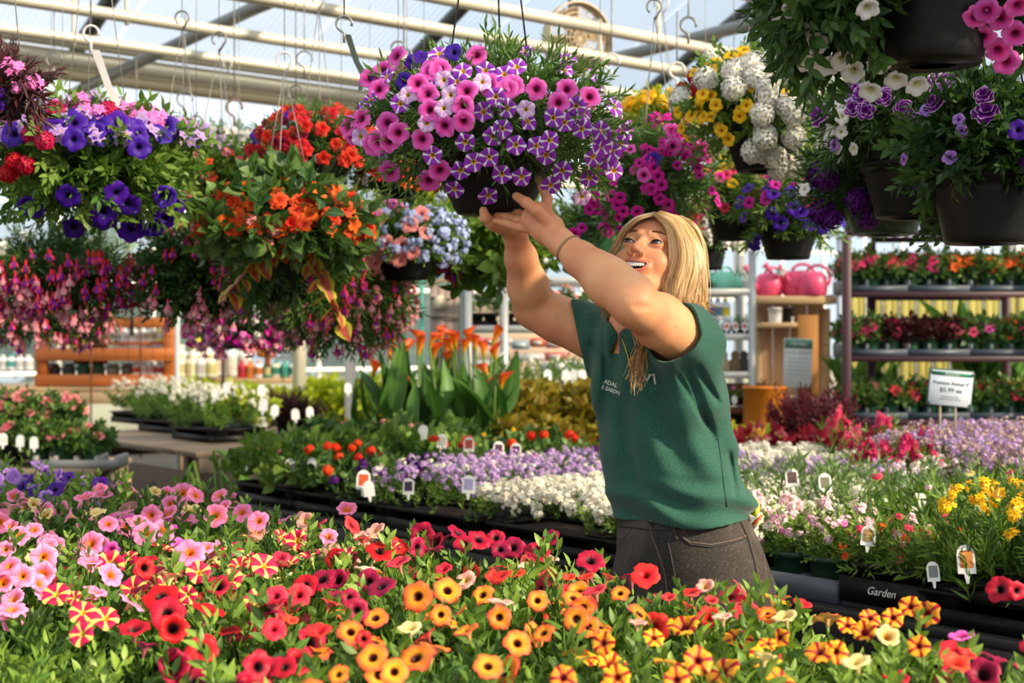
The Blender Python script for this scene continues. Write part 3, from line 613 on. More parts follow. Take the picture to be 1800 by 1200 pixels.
# ================================================================ hanging baskets, placed
H3 = lambda L_, typ, col, s: [(600+x/3., y/3., s, typ, col) for x, y in L_]
HERO = H3([(290,295),(220,365),(470,375),(455,495),(465,580),(660,480),(640,560),(645,640),(545,665),(425,735),(250,745),(160,765),(255,905),(460,955),(520,900),(195,470),(150,410),(245,650),(35,665),(105,625),(300,700),(875,465),(1190,470),(1145,540),(1310,510),(400,440),(910,450),(1030,470),(60,700),(520,360)], 'cal', 'pinkm', 43)
HERO += H3([(330,430),(595,275),(380,320),(200,400),(410,300)], 'cal', 'viol', 36)
HERO += H3([(760,370),(860,390),(640,375),(875,570),(815,510),(310,545),(925,350),(920,765),(845,920),(950,935),(700,855),(655,750),(850,680),(1030,770),(1080,820),(1180,645),(1270,680),(1370,690),(1375,770),(1430,800),(1360,885),(1310,940),(1165,900),(1105,980),(595,1000),(775,1035),(630,900),(480,820),(800,720),(780,830),(610,430),(1120,620),(1100,740),(1470,760),(1440,900),(1400,840),(1330,830),(1240,560)], 'cal', 'starp', 37)
HERO += H3([(975,575),(450,650),(540,570),(575,500),(350,500),(540,420),(100,720),(745,430),(1270,1040)], 'cal', 'pale', 35)
basket('full basket of pink and white-striped purple flowers held up by the woman', 866, 226, 3.0, (.285, .25, .16), (.125, .075, .12), -.06, kind='cal', mat='g_cal', n=400, L=.085, low=-.75, droop=.5,
       flowers=[('cal', 'starp', 26, .021, -.5, .9, None), ('cal', 'pinkm', 20, .024, -.4, .9, (-1.5, .9))], hero=HERO, seed=3, top=.95)
basket('big dark pot hanging nearest at the upper right, with white petunias and pink flowers', 1640, -110, 2.35, (.30, .3, .10), (.115, .078, .19), -.02, kind='pet', mat='g_dark', n=200, L=.1, low=-.4, droop=.5, sides=((-.2, -.02, -.06, (.09, .12, .15)), (.2, 0, -.04, (.07, .1, .12)), (-.13, .12, -.09, (.1, .1, .13))),
       flowers=[('cal', 'pinkm', 40, .024, -.8, .6, (1.0, .45)), ('cal', 'viol', 8, .022, -.6, .4, None), ('tru', 'white', 10, .026, -.3, .6, (-1.2, .4))],
       hero=[(x, y, 46, 'tru', 'white') for x, y in ((1395,15),(1405,55),(1435,75),(1455,115),(1480,105),(1545,110),(1575,140),(1530,160),(1500,125),(1420,110),(1525,15),(1612,150),(1375,45))]+[(x, y, 50, 'cal', 'pinkm') for x, y in ((1760,33),(1727,65),(1735,20),(1755,88),(1790,10),(1785,60),(1770,110),(1715,30))], seed=5)
basket('basket of white verbena balls and small yellow blooms near the top', 1340, 195, 3.9, (.23, .22, .16), (.13, .09, .14), -.06, kind='sml', mat='g_spr', n=230, L=.09,
       flowers=[('cal', 'yel', 30, .018, -.5, .9, (-.9, .5)), ('head', 'white', 8, .045, 0, 1, None), ('head', 'redv', 4, .035, .2, .8, (-1., .4))],
       hero=[(x, y, 58, 'head', 'white') for x, y in ((1240,140),(1290,125),(1318,115),(1350,150),(1290,155),(1340,200),(1385,185),(1395,200),(1428,160),(1345,240),(1325,265),(1395,240),(1360,275),(1395,290),(1370,295),(1450,262),(1380,105),(1330,135),(1405,140))]+[(x, y, 26, 'cal', 'yel') for x, y in ((1258,185),(1312,185),(1375,125),(1385,165),(1268,230),(1235,165),(1280,245),(1300,205))], seed=6)
basket('basket of white-edged purple petunias over a dark pot, under the big dark pot', 1600, 225, 3.3, (.20, .22, .13), (.14, .1, .17), -.08, kind='cal', mat='g_dark', n=230, L=.1, low=-.5, droop=.5,
       flowers=[('dbl', 'pwhite', 18, .03, .2, 1, None), ('cal', 'lav', 10, .018, -.4, .6, None), ('cal', 'white', 10, .018, -.5, .4, (-1, .5))],
       hero=[(x, y, 38, 'dbl', 'pwhite') for x, y in ((1522,195),(1588,190),(1665,165),(1725,165),(1668,175),(1555,170),(1620,160),(1500,190))], seed=7)
basket('dark basket at the right edge with trailing purple petunias', 1735, 255, 2.95, (.16, .2, .14), (.145, .11, .19), -.06, kind='pet', mat='g_dark', n=210, L=.1, low=-.7, droop=.6,
       flowers=[('dbl', 'pwhite', 8, .03, .2, 1, None), ('cal', 'lav', 8, .018, -.5, .6, None), ('head', 'ver', 5, .03, -.6, 0, None)], hero=[(1730, 168, 42, 'dbl', 'pwhite'), (1790, 228, 40, 'pet', 'viol'), (1690, 230, 24, 'cal', 'lav'), (1685, 210, 24, 'cal', 'lav')], seed=8)
basket('low dark green pot spilling dark purple verbena, above the top of the maroon rack', 1555, 330, 3.6, (.22, .2, .12), (.14, .1, .13), -.02, DKGREEN, kind='cal', mat='g_dark', n=200, L=.1, low=-.6, droop=.5,
       flowers=[('head', 'ver', 9, .04, -.7, .3, None), ('cal', 'white', 8, .02, -.4, .6, None)], hero=[(1510, 352, 60, 'head', 'ver'), (1465, 385, 46, 'head', 'ver'), (1640, 330, 44, 'head', 'ver'), (1645, 290, 30, 'head', 'ver'), (1700, 408, 40, 'head', 'ver'), (1550, 328, 24, 'cal', 'white'), (1570, 315, 22, 'cal', 'white'), (1537, 238, 26, 'cal', 'white')], seed=9)
basket('tall dark pot at the right edge with a trailing green stem', 1750, 365, 3.3, (.17, .16, .08), (.13, .095, .19), .12, DKGREEN, kind='sml', mat='g_dark', n=90, L=.1, low=-.6, droop=.6, flowers=[('head', 'ver', 4, .03, -.6, .3, None)], seed=10, hook=False)
basket('basket of bright yellow daisies behind the held basket', 1165, 200, 5.4, (.15, .15, .07), (.12, .09, .12), -.03, kind='sml', mat='g_lime', n=110, L=.08, flowers=[('clu', 'yel', 60, .032, 0, 1, None)], seed=11)
basket('basket of magenta flowers hanging just above the woman\'s head', 1150, 320, 4.3, (.19, .19, .18), (.13, .1, .14), -.1, kind='cal', mat='g_cal', n=230, L=.085, low=-.8, droop=.6,
       flowers=[('cal', 'mag', 46, .017, -.8, .5, None), ('cal', 'pinkm', 8, .022, .3, 1, None), ('clu', 'mag', 20, .03, .2, 1, (.6, .6))],
       hero=[(1182,229,34,'cal','pinkm'),(1183,257,34,'cal','pinkm'),(1132,308,28,'cal','pinkm'),(1148,280,30,'cal','viol')]+[(x, y, 24, 'cal', 'mag') for x, y in ((1150,295),(1157,310),(1163,325),(1145,333),(1090,348),(1085,360),(1095,372),(1042,358),(1035,368),(1050,368),(1120,372),(1160,350),(1175,360),(1010,410),(1045,345),(1075,345))], seed=12)
basket('green pot with trailing leaves hanging behind the woman\'s arms', 1055, 395, 4.7, (.16, .15, .09), (.14, .1, .15), -.0, GREENP, kind='cal', mat='g_cal', n=100, L=.09, low=-.5, droop=.6, flowers=[('cal', 'mag', 10, .018, -.6, .3, None)], seed=13)
basket('small basket of yellow and pink calibrachoa beside the blonde hair', 1290, 345, 4.9, (.16, .15, .13), (.12, .09, .12), -.06, kind='cal', mat='g_spr', n=170, L=.085, low=-.5, droop=.4,
       flowers=[('cal', 'yel', 14, .018, .2, 1, (-.6, .6)), ('cal', 'hot', 14, .021, -.6, .7, None), ('cal', 'mag', 6, .02, 0, 1, None), ('cal', 'coral', 6, .022, -.6, .3, None)], seed=14)
basket('basket of violet petunias above the pink watering cans', 1385, 375, 4.7, (.17, .17, .15), (.12, .09, .12), -.06, kind='cal', mat='g_spr', n=190, L=.085, low=-.7, droop=.5,
       flowers=[('pet', 'viol', 26, .028, -.7, .6, None), ('cal', 'mag', 12, .02, 0, 1, None)], seed=15)
basket('small basket of red and white verbena beside the top of her hair', 1240, 412, 5.4, (.11, .11, .085), (.1, .08, .11), -.05, kind='sml', mat='g_cal', n=90, L=.08, flowers=[('head', 'redv', 9, .035, 0, 1, (-.8, .6)), ('clu', 'white', 30, .028, -.5, .7, (.6, .6))], seed=16)
basket('basket of double red calibrachoa in a black pot left of the held one', 560, 275, 4.4, (.205, .2, .145), (.105, .085, .1), -.075, kind='cal', mat='g_cal', n=240, L=.08, low=-.3, droop=.2,
       flowers=[('dbl', 'scar', 75, .024, -.3, .95, None), ('dbl', 'crim', 22, .024, -.3, .9, (-1.0, .5)), ('cal', 'viol', 5, .022, .2, .9, (-1, .4)), ('cal', 'white', 3, .02, -.4, -.1, None)], seed=17, top=.62)
basket('small pot of red and orange blooms tucked left under the held basket', 700, 318, 4.5, (.13, .12, .07), (.085, .06, .05), -.015, kind='cal', mat='g_cal', n=90, L=.08, low=-.3, flowers=[('dbl', 'scar', 22, .024, -.3, .9, None), ('cal', 'white', 6, .018, -.4, .5, None), ('dbl', 'orange', 2, .028, -.4, -.2, (0, .3))], seed=18)
basket('big basket of violet and crimson petunias at the left edge', 165, 290, 3.75, (.28, .25, .15), (.105, .08, .13), .03, DKGREEN, kind='pet', mat='g_spr', n=300, L=.11, low=-.9, droop=.55,
       flowers=[('pet', 'viol', 12, .03, .3, .9, None), ('clu', 'lil', 30, .04, .25, 1, None), ('clu', 'pinkl', 20, .04, .6, 1, None)],
       hero=[(25,235,50,'pet','viol'),(130,215,48,'pet','viol'),(130,245,44,'pet','viol'),(245,258,46,'pet','viol'),(205,215,48,'pet','viol'),(95,225,40,'pet','viol'),(240,222,40,'pet','viol'),(290,220,46,'tru','viol'),(205,340,48,'pet','viol'),(225,360,48,'pet','viol'),(182,372,52,'pet','viol'),(185,388,46,'tru','viol'),(232,405,52,'pet','viol'),(120,345,46,'pet','viol'),(50,360,40,'tru','viol'),(62,366,38,'pet','viol'),(290,345,46,'tru','viol'),(305,365,46,'pet','viol'),(290,385,48,'pet','viol'),(270,398,44,'tru','viol'),(130,400,44,'pet','dviol'),(168,230,40,'tru','viol')]
       +[(x,y,46,'head','rose') for x,y in ((60,215),(55,235),(78,247),(98,195),(190,195))]+[(x,y,44,'head','redv') for x,y in ((25,285),(45,290),(15,305))]+[(x,y,36,'clu','pinkl') for x,y in ((130,188),(150,195),(175,195),(240,205),(262,215),(215,190))], seed=19, top=.9)
basket('basket of lilac blooms beside the violet petunias', 320, 265, 4.6, (.13, .13, .08), (.1, .08, .1), -.05, kind='sml', mat='g_spr', n=100, L=.08, flowers=[('clu', 'lil', 34, .035, -.2, .9, None), ('clu', 'lav', 5, .035, -.3, .5, None)], seed=20)
basket('small cut-off basket of pink and dark blue blooms at the far upper left', 5, 158, 3.2, (.075, .08, .055), (.06, .05, .07), -.01, kind='nar', mat='g_purp', n=40, L=.1, flowers=[('clu', 'pinkl', 16, .025, -.2, 1, None), ('clu', 'viol', 5, .02, -.8, -.2, None)], seed=21)
basket('brown fibre pot with lime leaves and scattered orange blooms', 385, 335, 4.5, (.16, .15, .13), (.085, .065, .1), .03, BROWNP, kind='sml', mat='g_spr', n=190, L=.095, low=-.8, droop=.3,
       flowers=[('imp', 'ored', 12, .02, -.5, .9, None), ('clu', 'peach', 8, .025, -.3, .8, None), ('clu', 'hot', 4, .025, 0, .8, None)], seed=22)
basket('basket of orange impatiens in a big dark pot, below the double red one', 500, 395, 4.1, (.24, .22, .125), (.125, .1, .13), .035, DKGREEN, kind='imp', mat='g_imp', n=220, L=.11, low=-.6, droop=.4,
       flowers=[('imp', 'orange', 50, .027, -.3, .95, None), ('dbl', 'ored', 34, .03, -.5, .8, None), ('clu', 'peach', 10, .03, -.6, .3, (-.8, .5))], seed=23)
basket('basket of coral and purple fuchsias at the left edge', 110, 480, 4.9, (.27, .25, .14), (.14, .1, .14), -.02, kind='cal', mat='g_dark', n=280, L=.1, low=-.9, droop=.8,
       flowers=[('fuc', 'fred', 90, .04, -.5, .6, None), ('fuc', 'fpink', 60, .036, -.9, .1, (-.8, .5)), ('clu', 'white', 12, .03, 0, .9, (-1.1, .3)), ('fuc', 'fred', 30, .035, -1, -.5, None)], seed=24)
basket('pale pink fuchsia basket hanging lower, above the wooden shelf', 90, 560, 6.2, (.28, .2, .12), (.13, .1, .12), .04, kind='cal', mat='g_dark', n=220, L=.1, low=-.8, droop=.7,
       flowers=[('fuc', 'fpink', 60, .036, -.9, .5, None), ('fuc', 'fred', 20, .034, -.9, .1, None)], seed=25)
basket('dark leafy basket of red fuchsias left of the trailing yellow-pink vine', 345, 480, 4.9, (.19, .18, .17), (.12, .1, .14), -.02, kind='sml', mat='g_dark', n=330, L=.1, low=-.95, droop=.5,
       flowers=[('fuc', 'fred', 26, .036, -.3, .9, (.5, .8)), ('fuc', 'fpink', 24, .036, -1, -.3, None), ('clu', 'peach', 14, .028, .5, 1, None)], seed=26)
basket('basket of magenta and white mixed blooms near the grey bowl', 420, 575, 6.0, (.22, .2, .12), (.11, .09, .12), -.0, GREYP, kind='sml', mat='g_dark', n=150, L=.09, low=-.7, droop=.5,
       flowers=[('clu', 'mag', 40, .03, -.9, .2, None), ('clu', 'pinkl', 34, .03, -.9, .6, None), ('clu', 'white', 16, .026, -.6, .9, None), ('fuc', 'fpink', 34, .034, -.8, .9, None)], seed=27)
bv = basket('green basket with trailing yellow and pink vine leaves below the orange impatiens', 520, 480, 4.5, (.22, .19, .15), (.12, .1, .12), .0, kind='cal', mat='g_cal', n=230, L=.1, low=-.9, droop=.7,
       flowers=[('fuc', 'fred', 26, .034, -.9, .5, None)], seed=28)
for k, path in enumerate(([(520, 400), (500, 425), (470, 445), (438, 470), (415, 500), (400, 520)], [(530, 405), (540, 440), (556, 470), (572, 505), (590, 545), (600, 575)], [(505, 385), (500, 395), (490, 400)])):
    b_ = np.array(bv.location); P = [Pt(x, y, 4.2)-b_ for x, y in path]; mb = MB(); tube(mb, P, .004, 5); vn = part('trailing_vine', mb, plain('vine_stem_red', 'a83a4a', .6), bv)
    if k == 0: VLF = [mkmesh('leaf', *leaf_t(.85, .1, q_, 4, .01)[:2], [leafmat('heart_leaf', 'b4443c', 'c05a48', edge='c8bc34', vein='c86a50')], leaf_t(.85)[2] if 0 else leaf_t(.85, .1, q_, 4, .01)[2], np.full(14, .4)) for q_ in (.2, .45)]
    n = len(P)*3
    for i in range(n):
        t = i/n*(len(P)-1); a = int(t); q = P[a]*(1-t+a)+P[a+1]*(t-a); s_ = 1 if i % 2 else -1
        link('leaf', VLF[i % 2], vn, M=frames([q], [nrm([s_*.7+random.gauss(0, .15), -.45, -.55+random.gauss(0, .15)])], .052+.014*random.random(), np.array([random.gauss(0, .5)]))[0])
basket('big bushy green fuchsia basket with small pink blooms in the centre left', 600, 520, 5.0, (.24, .22, .19), (.13, .1, .13), -.02, kind='cal', mat='g_cal', n=380, L=.11, low=-.95, droop=.7,
       flowers=[('fuc', 'fpink', 60, .034, -.95, .5, None), ('fuc', 'fred', 30, .034, -.95, .3, None), ('clu', 'peach', 12, .028, -.2, .9, None)], seed=29)
basket('basket of salmon petunias with pale blue lobelia, left of her hands', 715, 425, 4.9, (.21, .19, .125), (.12, .09, .12), -.04, kind='sml', mat='g_spr', n=220, L=.085, low=-.6, droop=.5,
       flowers=[('pet', 'peach', 30, .033, -.8, .7, (-.7, .6)), ('clu', 'blue', 80, .026, -.6, .95, (.4, .8)), ('clu', 'pinkl', 8, .03, .4, 1, (-.5, .4))], seed=30)
basket('yellow-green leafy basket with a few red fuchsias behind her hands', 865, 430, 5.1, (.21, .19, .13), (.12, .09, .12), -.02, kind='col', mat='g_spr', n=110, L=.12, low=-.9, droop=.7,
       flowers=[('fuc', 'fred', 12, .042, -.6, -.1, (-.9, .2)), ('clu', 'white', 6, .022, -.8, 0, None)], seed=31)
basket('leafy basket half hidden behind the held one, above the salmon petunias', 745, 345, 5.6, (.2, .18, .09), (.11, .09, .1), -.04, kind='cal', mat='g_lime', n=150, L=.085, low=-.6, droop=.5, flowers=[('clu', 'blue', 12, .02, -.6, .9, None)], seed=32)
basket('far white-flowered basket between the violet and red baskets', 400, 258, 7.4, (.26, .2, .08), (.13, .1, .12), -.04, kind='sml', mat='g_spr', n=90, L=.1, flowers=[('clu', 'white', 60, .04, -.2, 1, None)], seed=33)
basket('far green basket under the salmon petunias, beside the teal post', 650, 520, 6.4, (.2, .2, .2), (.12, .1, .12), -.02, kind='sml', mat='g_cal', n=200, L=.1, low=-.9, droop=.6, flowers=[('fuc', 'fpink', 40, .036, -.9, .3, None)], seed=34)
# hooks with strings and tags hanging empty from the pipes
for i, (x, y0, y1, d, s) in enumerate(((160, -60, 45, 3.6, 1.), (605, -60, 28, 3.3, 1.), (325, 20, 160, 6.3, .8), (412, -20, 175, 6.2, 1.), (520, 0, 150, 5.8, .7), (535, 0, 90, 5.8, .7), (710, -20, 85, 5.2, 1.), (1075, -10, 95, 5.4, 1.), (1190, 20, 110, 5., 1.), (1210, -20, 30, 4.9, 1.), (95, 20, 90, 6.1, .7), (240, 100, 180, 6.9, .7))):
    p = Pt(x, y1, d); q = Pt(x, y0, d); L_ = q[2]-p[2]
    t = thing('wire_hook', ['long white S hook above the violet petunias', 'dark swivel hook left of the held basket', 'thin wire loop over the lilac basket', 'brown hook hanging over the lime leaves', 'thin double wire left of the red basket', 'short wire hook left of the red basket', 'wire crossing the pipes left of the held basket', 'white wire hook under the fan', 'white hook near the big dark pot', 'long string loop between fan and dark pot', 'faint wire at the upper left', 'thin white wire over the violet petunias'][i], 'hook', p, 0, 'empty hooks and wires')
    mb = MB(); tube(mb, [(0, 0, 0), (0, 0, L_*.5), (0, 0, L_)], .0022*s*d/4, 5); part('wire', mb, WIREG if i != 1 else WIREB, t)
    a = np.linspace(-.3, 1.35*PI, 12); r = .022*d/4; mb = MB(); tube(mb, [(r*math.cos(q_), 0, -r+r*math.sin(q_)) for q_ in a]+[(0, 0, -2.2*r), (0, 0, -3.4*r)], .004*d/4*s, 6); part('hook', mb, HOOKW if i in (0, 7, 8) else (BROWNP if i == 3 else WIREG), t)
    if i in (0, 1): 
        mb = MB(); P = np.array([(0, 0, -.06), (.022, 0, -.062), (.05, .01, -.15), (.03, .012, -.15), (.075, .0, -.19), (.055, 0, -.2), (.045, 0, -.25), (.06, 0, -.245)])*(1 if i == 0 else .7)
        mb.add(P, [(0, 1, 2, 3), (3, 2, 4, 5), (5, 4, 7, 6)]); part('label_strip', mb, HOOKW if i == 0 else GREYP, t, smooth=False)
# circulating fan under the roof
ft = thing('air_fan', 'round air circulation fan under the roof', 'fan', Pt(1012, 70, 7.6), .5); fm = plain('dusty_cream_fan', 'cdbb9c', .5, .2)
R_ = .19; mb = MB()
for k, rr in enumerate(np.linspace(.04, R_, 7)):
    a = np.linspace(0, 2*PI, 29); tube(mb, [(rr*math.cos(q), -.05+.03*(rr/R_)**2, rr*math.sin(q)) for q in a], .003, 5, cap=False)
for a in np.arange(12)*PI/6: tube(mb, [(0, -.055, 0), (R_*math.cos(a), -.025, R_*math.sin(a)), (R_*math.cos(a), .05, R_*math.sin(a))], .003, 5)
part('wire_guard', mb, fm, ft)
mb = MB(); lathe(mb, [(R_, -.02), (R_+.006, -.02), (R_+.006, .06), (R_, .06)], 32, R=rotx(PI/2)); part('shroud_ring', mb, fm, ft)
mb = MB(); lathe(mb, [(0.001, -.05), (.045, -.05), (.05, .0), (.045, .1), (.001, .11)], 20, R=rotx(-PI/2)); part('motor', mb, plain('fan_motor_brown', '7c6248', .5), ft)
for k in range(4):
    a = k*PI/2+.4; mb = MB(); P = [];
    for rr in (.04, .1, .17):
        for s_ in (-1, 1): P.append((rr*math.cos(a)-s_*rr*.45*math.sin(a), s_*.02, rr*math.sin(a)+s_*rr*.45*math.cos(a)))
    P = np.array(P); mb.add(P, [(0, 1, 3, 2), (2, 3, 5, 4)]); part('blade', mb, plain('fan_blade_brown', '9a7c58', .5), ft)
mb = MB(); tube(mb, [(0, .06, .1), (0, .06, .3), (0, .06, .6)], .012, 6); part('bracket', mb, GREYM, ft)
# ================================================================ foreground petunias
rg4 = np.random.default_rng(5)
FGP = [foliage_dome('foliage', 'pet', M_['g_pet'], (.125, .125, .075), 60, .085, 60+i, -.15, .45, .6) for i in range(4)]
FGL = [foliage_dome('foliage', 'pet', M_['g_spr'], (.125, .125, .075), 60, .085, 70+i, -.15, .45, .6) for i in range(3)]
SHOOT = [mkmesh('leafy_shoot', *[SPRIGS['pet'][i][j] for j in (0, 1)], [M_['g_spr']], SPRIGS['pet'][i][2], SPRIGS['pet'][i][3]) for i in range(3)]
SHOOTP = [mkmesh('leafy_shoot', *[SPRIGS['pet'][i][j] for j in (0, 1)], [M_['g_pet']], SPRIGS['pet'][i][2], SPRIGS['pet'][i][3]) for i in range(3)]
BIGLEAF = []
for i, (w_, fo, dr) in enumerate(((.5, .1, .2), (.56, .06, .35), (.46, .14, .1))):
    T = leaf_t(w_, fo, dr, 5, .015); BIGLEAF.append(mkmesh('leaf', T[0], T[1], [M_['g_pet']], T[2], T[3]+i*.3))
PATCH = [  # px, py, variety, companion
 (40, 850, 'lav', 'lav'), (110, 870, 'dviol', 'lav'), (40, 940, 'pinko', 'buff'), (150, 940, 'pinko', 'buff'), (260, 930, 'pinko', 'pinkm'), (380, 900, 'pinko', 'buff'), (520, 930, 'salm', 'pinko'),
 (620, 930, 'salm', 'coral'), (100, 1020, 'pinko', 'pinko'), (330, 980, 'pinko', 'starr'), (540, 990, 'starr', 'buff'), (400, 1010, 'starr', 'starr'), (150, 1090, 'starr', 'pinko'), (280, 1080, 'red', 'starr'),
 (430, 1160, 'red', 'crim'), (500, 1060, 'coral', 'red'), (570, 1010, 'crim', 'starr'), (650, 1030, 'crim', 'red'), (740, 950, 'crim', 'red'), (840, 960, 'crim', 'crim'), (940, 965, 'crim', 'crim'), (720, 1000, 'salm', 'scar'), (880, 1020, 'scar', 'salm'),
 (1020, 1030, 'scar', 'crim'), (1140, 1020, 'scar', 'salm'), (1200, 1060, 'scar', 'coral'), (620, 1130, 'amber', 'amber'), (760, 1080, 'amber', 'amber'), (900, 1120, 'amber', 'scar'), (1010, 1080, 'amber', 'salm'), (880, 1190, 'amber', 'streak'), (740, 1180, 'amber', 'amber'),
 (1060, 1160, 'streak', 'amber'), (1220, 1150, 'streak', 'red'), (1360, 1110, 'streak', 'amber'), (1500, 1100, 'streak', 'buff'), (1620, 1090, 'streak', 'red'), (1450, 1180, 'streak', 'buff'), (1660, 1170, 'red', 'scar'), (1740, 1140, 'red', 'crim'), (1180, 1200, 'streak', 'streak')]
NAME = dict(lav='lavender', dviol='dark violet', pinko='pink orange-throated', salm='pale salmon', starr='crimson and yellow striped', red='deep red', coral='coral red', crim='crimson', scar='scarlet', amber='amber orange', streak='yellow and red streaked')
fgp = []
nu = 0
for iv, v in enumerate((1.62, 1.43, 1.24, 1.05, .86, .67)):
    row = []
    for iu, u in enumerate(np.arange(.78, 5.25, .195)):
        uu, vv = u+rg4.uniform(-.02, .02), v+rg4.uniform(-.02, .02)+(.0 if iu % 2 else .04)*0
        p = B(uu, vv, ZB)
        if p[1] < .9: continue
        px, py = proj(p+[0, 0, .2])
        if -90 < px < 1890 and 780 < py < 1290 and not (px < 215 and py > 1105): row.append((p, px, py))
    for k, (p, px, py) in enumerate(row):
        q = min(PATCH, key=lambda t: ((t[0]-px)**2+((t[1]-py)*1.6)**2)); var = q[2]
        rown = ['row along the aisle', 'second row from the aisle', 'third row from the aisle', 'fourth row from the aisle', 'fifth row from the aisle', 'row nearest the camera'][iv]
        ordn = ['first', 'second', 'third', 'fourth', 'fifth', 'sixth', 'seventh', 'eighth', 'ninth', 'tenth', 'eleventh', 'twelfth', 'thirteenth', 'fourteenth', 'fifteenth', 'sixteenth', 'seventeenth', 'eighteenth', 'nineteenth', 'twentieth', 'twenty-first', 'twenty-second', 'twenty-third', 'twenty-fourth'][k]
        t = thing('potted_petunia', f'{NAME[var]} petunia, {rown}, {ordn} from the right end', 'potted flower', p, float(rg4.random()*0), 'potted petunias on the front bench')
        fgp.append((t, p, q, px, py)); nu += 1
        part('pot', pot_mesh('pot', .042, .06, .095, BLKP, SOIL, .003, 16), None, t)
        lime = px > 1050 and py > 1020 or rg4.random() < .25
        hs = rg4.uniform(.88, 1.12)*(.93 if py > 1130 else 1)
        a = rg4.random()*6.28; fo = part('foliage', (FGL if lime else FGP)[nu % 3], None, t, stuff=True); fo.location = (0, 0, .10); fo.rotation_euler = (0, 0, a); fo.scale = (1, 1, hs)
        for i in range(4):
            b = rg4.random()*6.28; r = .1*math.sqrt(rg4.random()); L = rg4.uniform(.06, .1); d = nrm([.35*math.cos(b)*r/.1+rg4.normal(0, .15), .35*math.sin(b)*r/.1+rg4.normal(0, .15), 1.])
            top = np.array([r*math.cos(b), r*math.sin(b),   .10+.11*math.sqrt(1-(r/.13)**2)*hs+.03]); link('leafy_shoot', (SHOOT if (lime or rg4.random() < .35) else SHOOTP)[i % 3], t, M=frames([top-d*L*.65], [d], L, np.array([rg4.random()*6]))[0])
        for i in range(9):
            b = rg4.random()*6.28; r = rg4.uniform(.07, .125); d = nrm([math.cos(b), math.sin(b), rg4.uniform(-.1, .6)]); top = np.array([r*math.cos(b), r*math.sin(b), .10+rg4.uniform(.01, .1)])
            link('leaf', BIGLEAF[i % 3], t, M=frames([top-d*.015], [d], rg4.uniform(.035, .06), np.array([rg4.normal(0, .4)]))[0])
HF = [(x, y, s, 'pinko', 'pet') for x, y, s in ((159,955,52),(78,978,50),(334,970,57),(196,1010,48),(256,936,50),(40,1012,45),(380,905,45),(322,865,45),(425,900,40),(455,915,40),(578,942,35),(20,1070,58),(35,940,40),(265,905,40),(10,965,34),(70,1025,42),(345,870,36),(385,870,34),(190,920,36),(245,920,36),(60,930,34),(300,885,34))]
HF += [(x, y, s, 'pinko', 'tru') for x, y, s in ((150,875,45),(158,988,46),(350,1000,30),(20,890,40),(235,915,40),(610,895,40),(180,870,38))]
HF += [(x, y, s, 'starr', 'pet') for x, y, s in ((98,1043,52),(145,1075,50),(185,1085,50),(143,1113,48),(350,1005,46),(405,1018,46),(465,993,52),(330,1045,36),(440,985,34),(130,1050,30))]+[(300,1012,46,'starr','tru'),(545,975,46,'starr','tru'),(420,990,40,'starr','tru'),(610,970,38,'starr','tru'),(690,960,36,'starr','tru')]
HF += [(x, y, s, 'red', 'pet') for x, y, s in ((283,1048,66),(295,1078,66),(455,1172,62),(500,1172,48),(1758,1035,54),(1788,1038,36),(640,1122,34))]+[(365,1075,66,'red','tru'),(235,1106,60,'red','tru'),(1680,1165,56,'scar','tru'),(1700,1150,36,'scar','tru')]
HF += [(485,1047,46,'coral','pet'),(525,1045,50,'coral','pet'),(482,1105,46,'scar','pet'),(560,1110,50,'scar','tru'),(580,1060,40,'scar','tru'),(510,1090,34,'scar','tru'),(590,1045,36,'crim','tru')]
HF += [(x, y, s, 'crim', 'pet') for x, y, s in ((742,938,46),(735,962,42),(816,955,40),(842,948,46),(902,962,46),(945,970,50),(968,945,36),(872,945,36),(648,1022,50),(670,1030,56),(628,1072,46),(615,1050,36),(880,965,38))]
HF += [(x, y, s, 'amber', 'pet') for x, y, s in ((734,1048,58),(787,1037,54),(617,1110,52),(655,1155,58),(693,1180,54),(848,1045,46),(878,1085,46),(1013,1088,50),(1008,1050,44),(1025,1068,44),(910,1130,54),(858,1170,56),(595,1185,40),(955,1112,44),(1090,1042,36),(775,1080,40),(945,1055,40),(1350,1080,36))]+[(720,1105,46,'buff','tru'),(820,1110,52,'amber','tru'),(1120,1095,36,'salm','tru'),(880,1060,52,'salm','tru')]
HF += [(880,1000,46,'coral','tru'),(700,990,50,'coral','tru'),(1135,1010,54,'scar','pet'),(1045,1040,52,'coral','tru'),(1070,1015,30,'scar','tru'),(1030,1015,34,'scar','tru'),(1000,1015,28,'scar','tru'),(780,1000,34,'scar','tru'),(925,995,34,'salm','tru'),(1240,1030,36,'salm','tru'),(1250,1055,28,'coral','tru'),(1175,1050,30,'coral','tru'),(1210,1065,30,'scar','tru'),(1410,1062,38,'scar','tru'),(1345,1078,36,'orange','tru'),(1690,1120,50,'pinkm','tru'),(640,1000,40,'salm','tru')]
HF += [(x, y, s, 'streak', 'pet') for x, y, s in ((1228,1160,56),(1490,1098,40),(1530,1085,40),(1600,1065,44),(1630,1078,50),(1440,1145,54),(1370,1120,38),(1470,1145,44),(990,1190,50),(1085,1190,50),(1060,1130,44),(1150,1120,40),(1190,1195,50),(1570,1085,40),(1350,1130,36),(1615,1135,42))]+[(1380,1085,50,'buff','tru'),(1520,1110,48,'streak','tru'),(1560,1118,48,'buff','tru'),(1505,1165,56,'buff','tru'),(1345,1155,44,'buff','tru'),(1270,1085,40,'salm','tru')]
def canopy_hit(px, py):
    """where the line of sight through the photo point meets the petunia canopy of the front bench"""
    return Gz(px, py, ZB+.25)
used_ = []
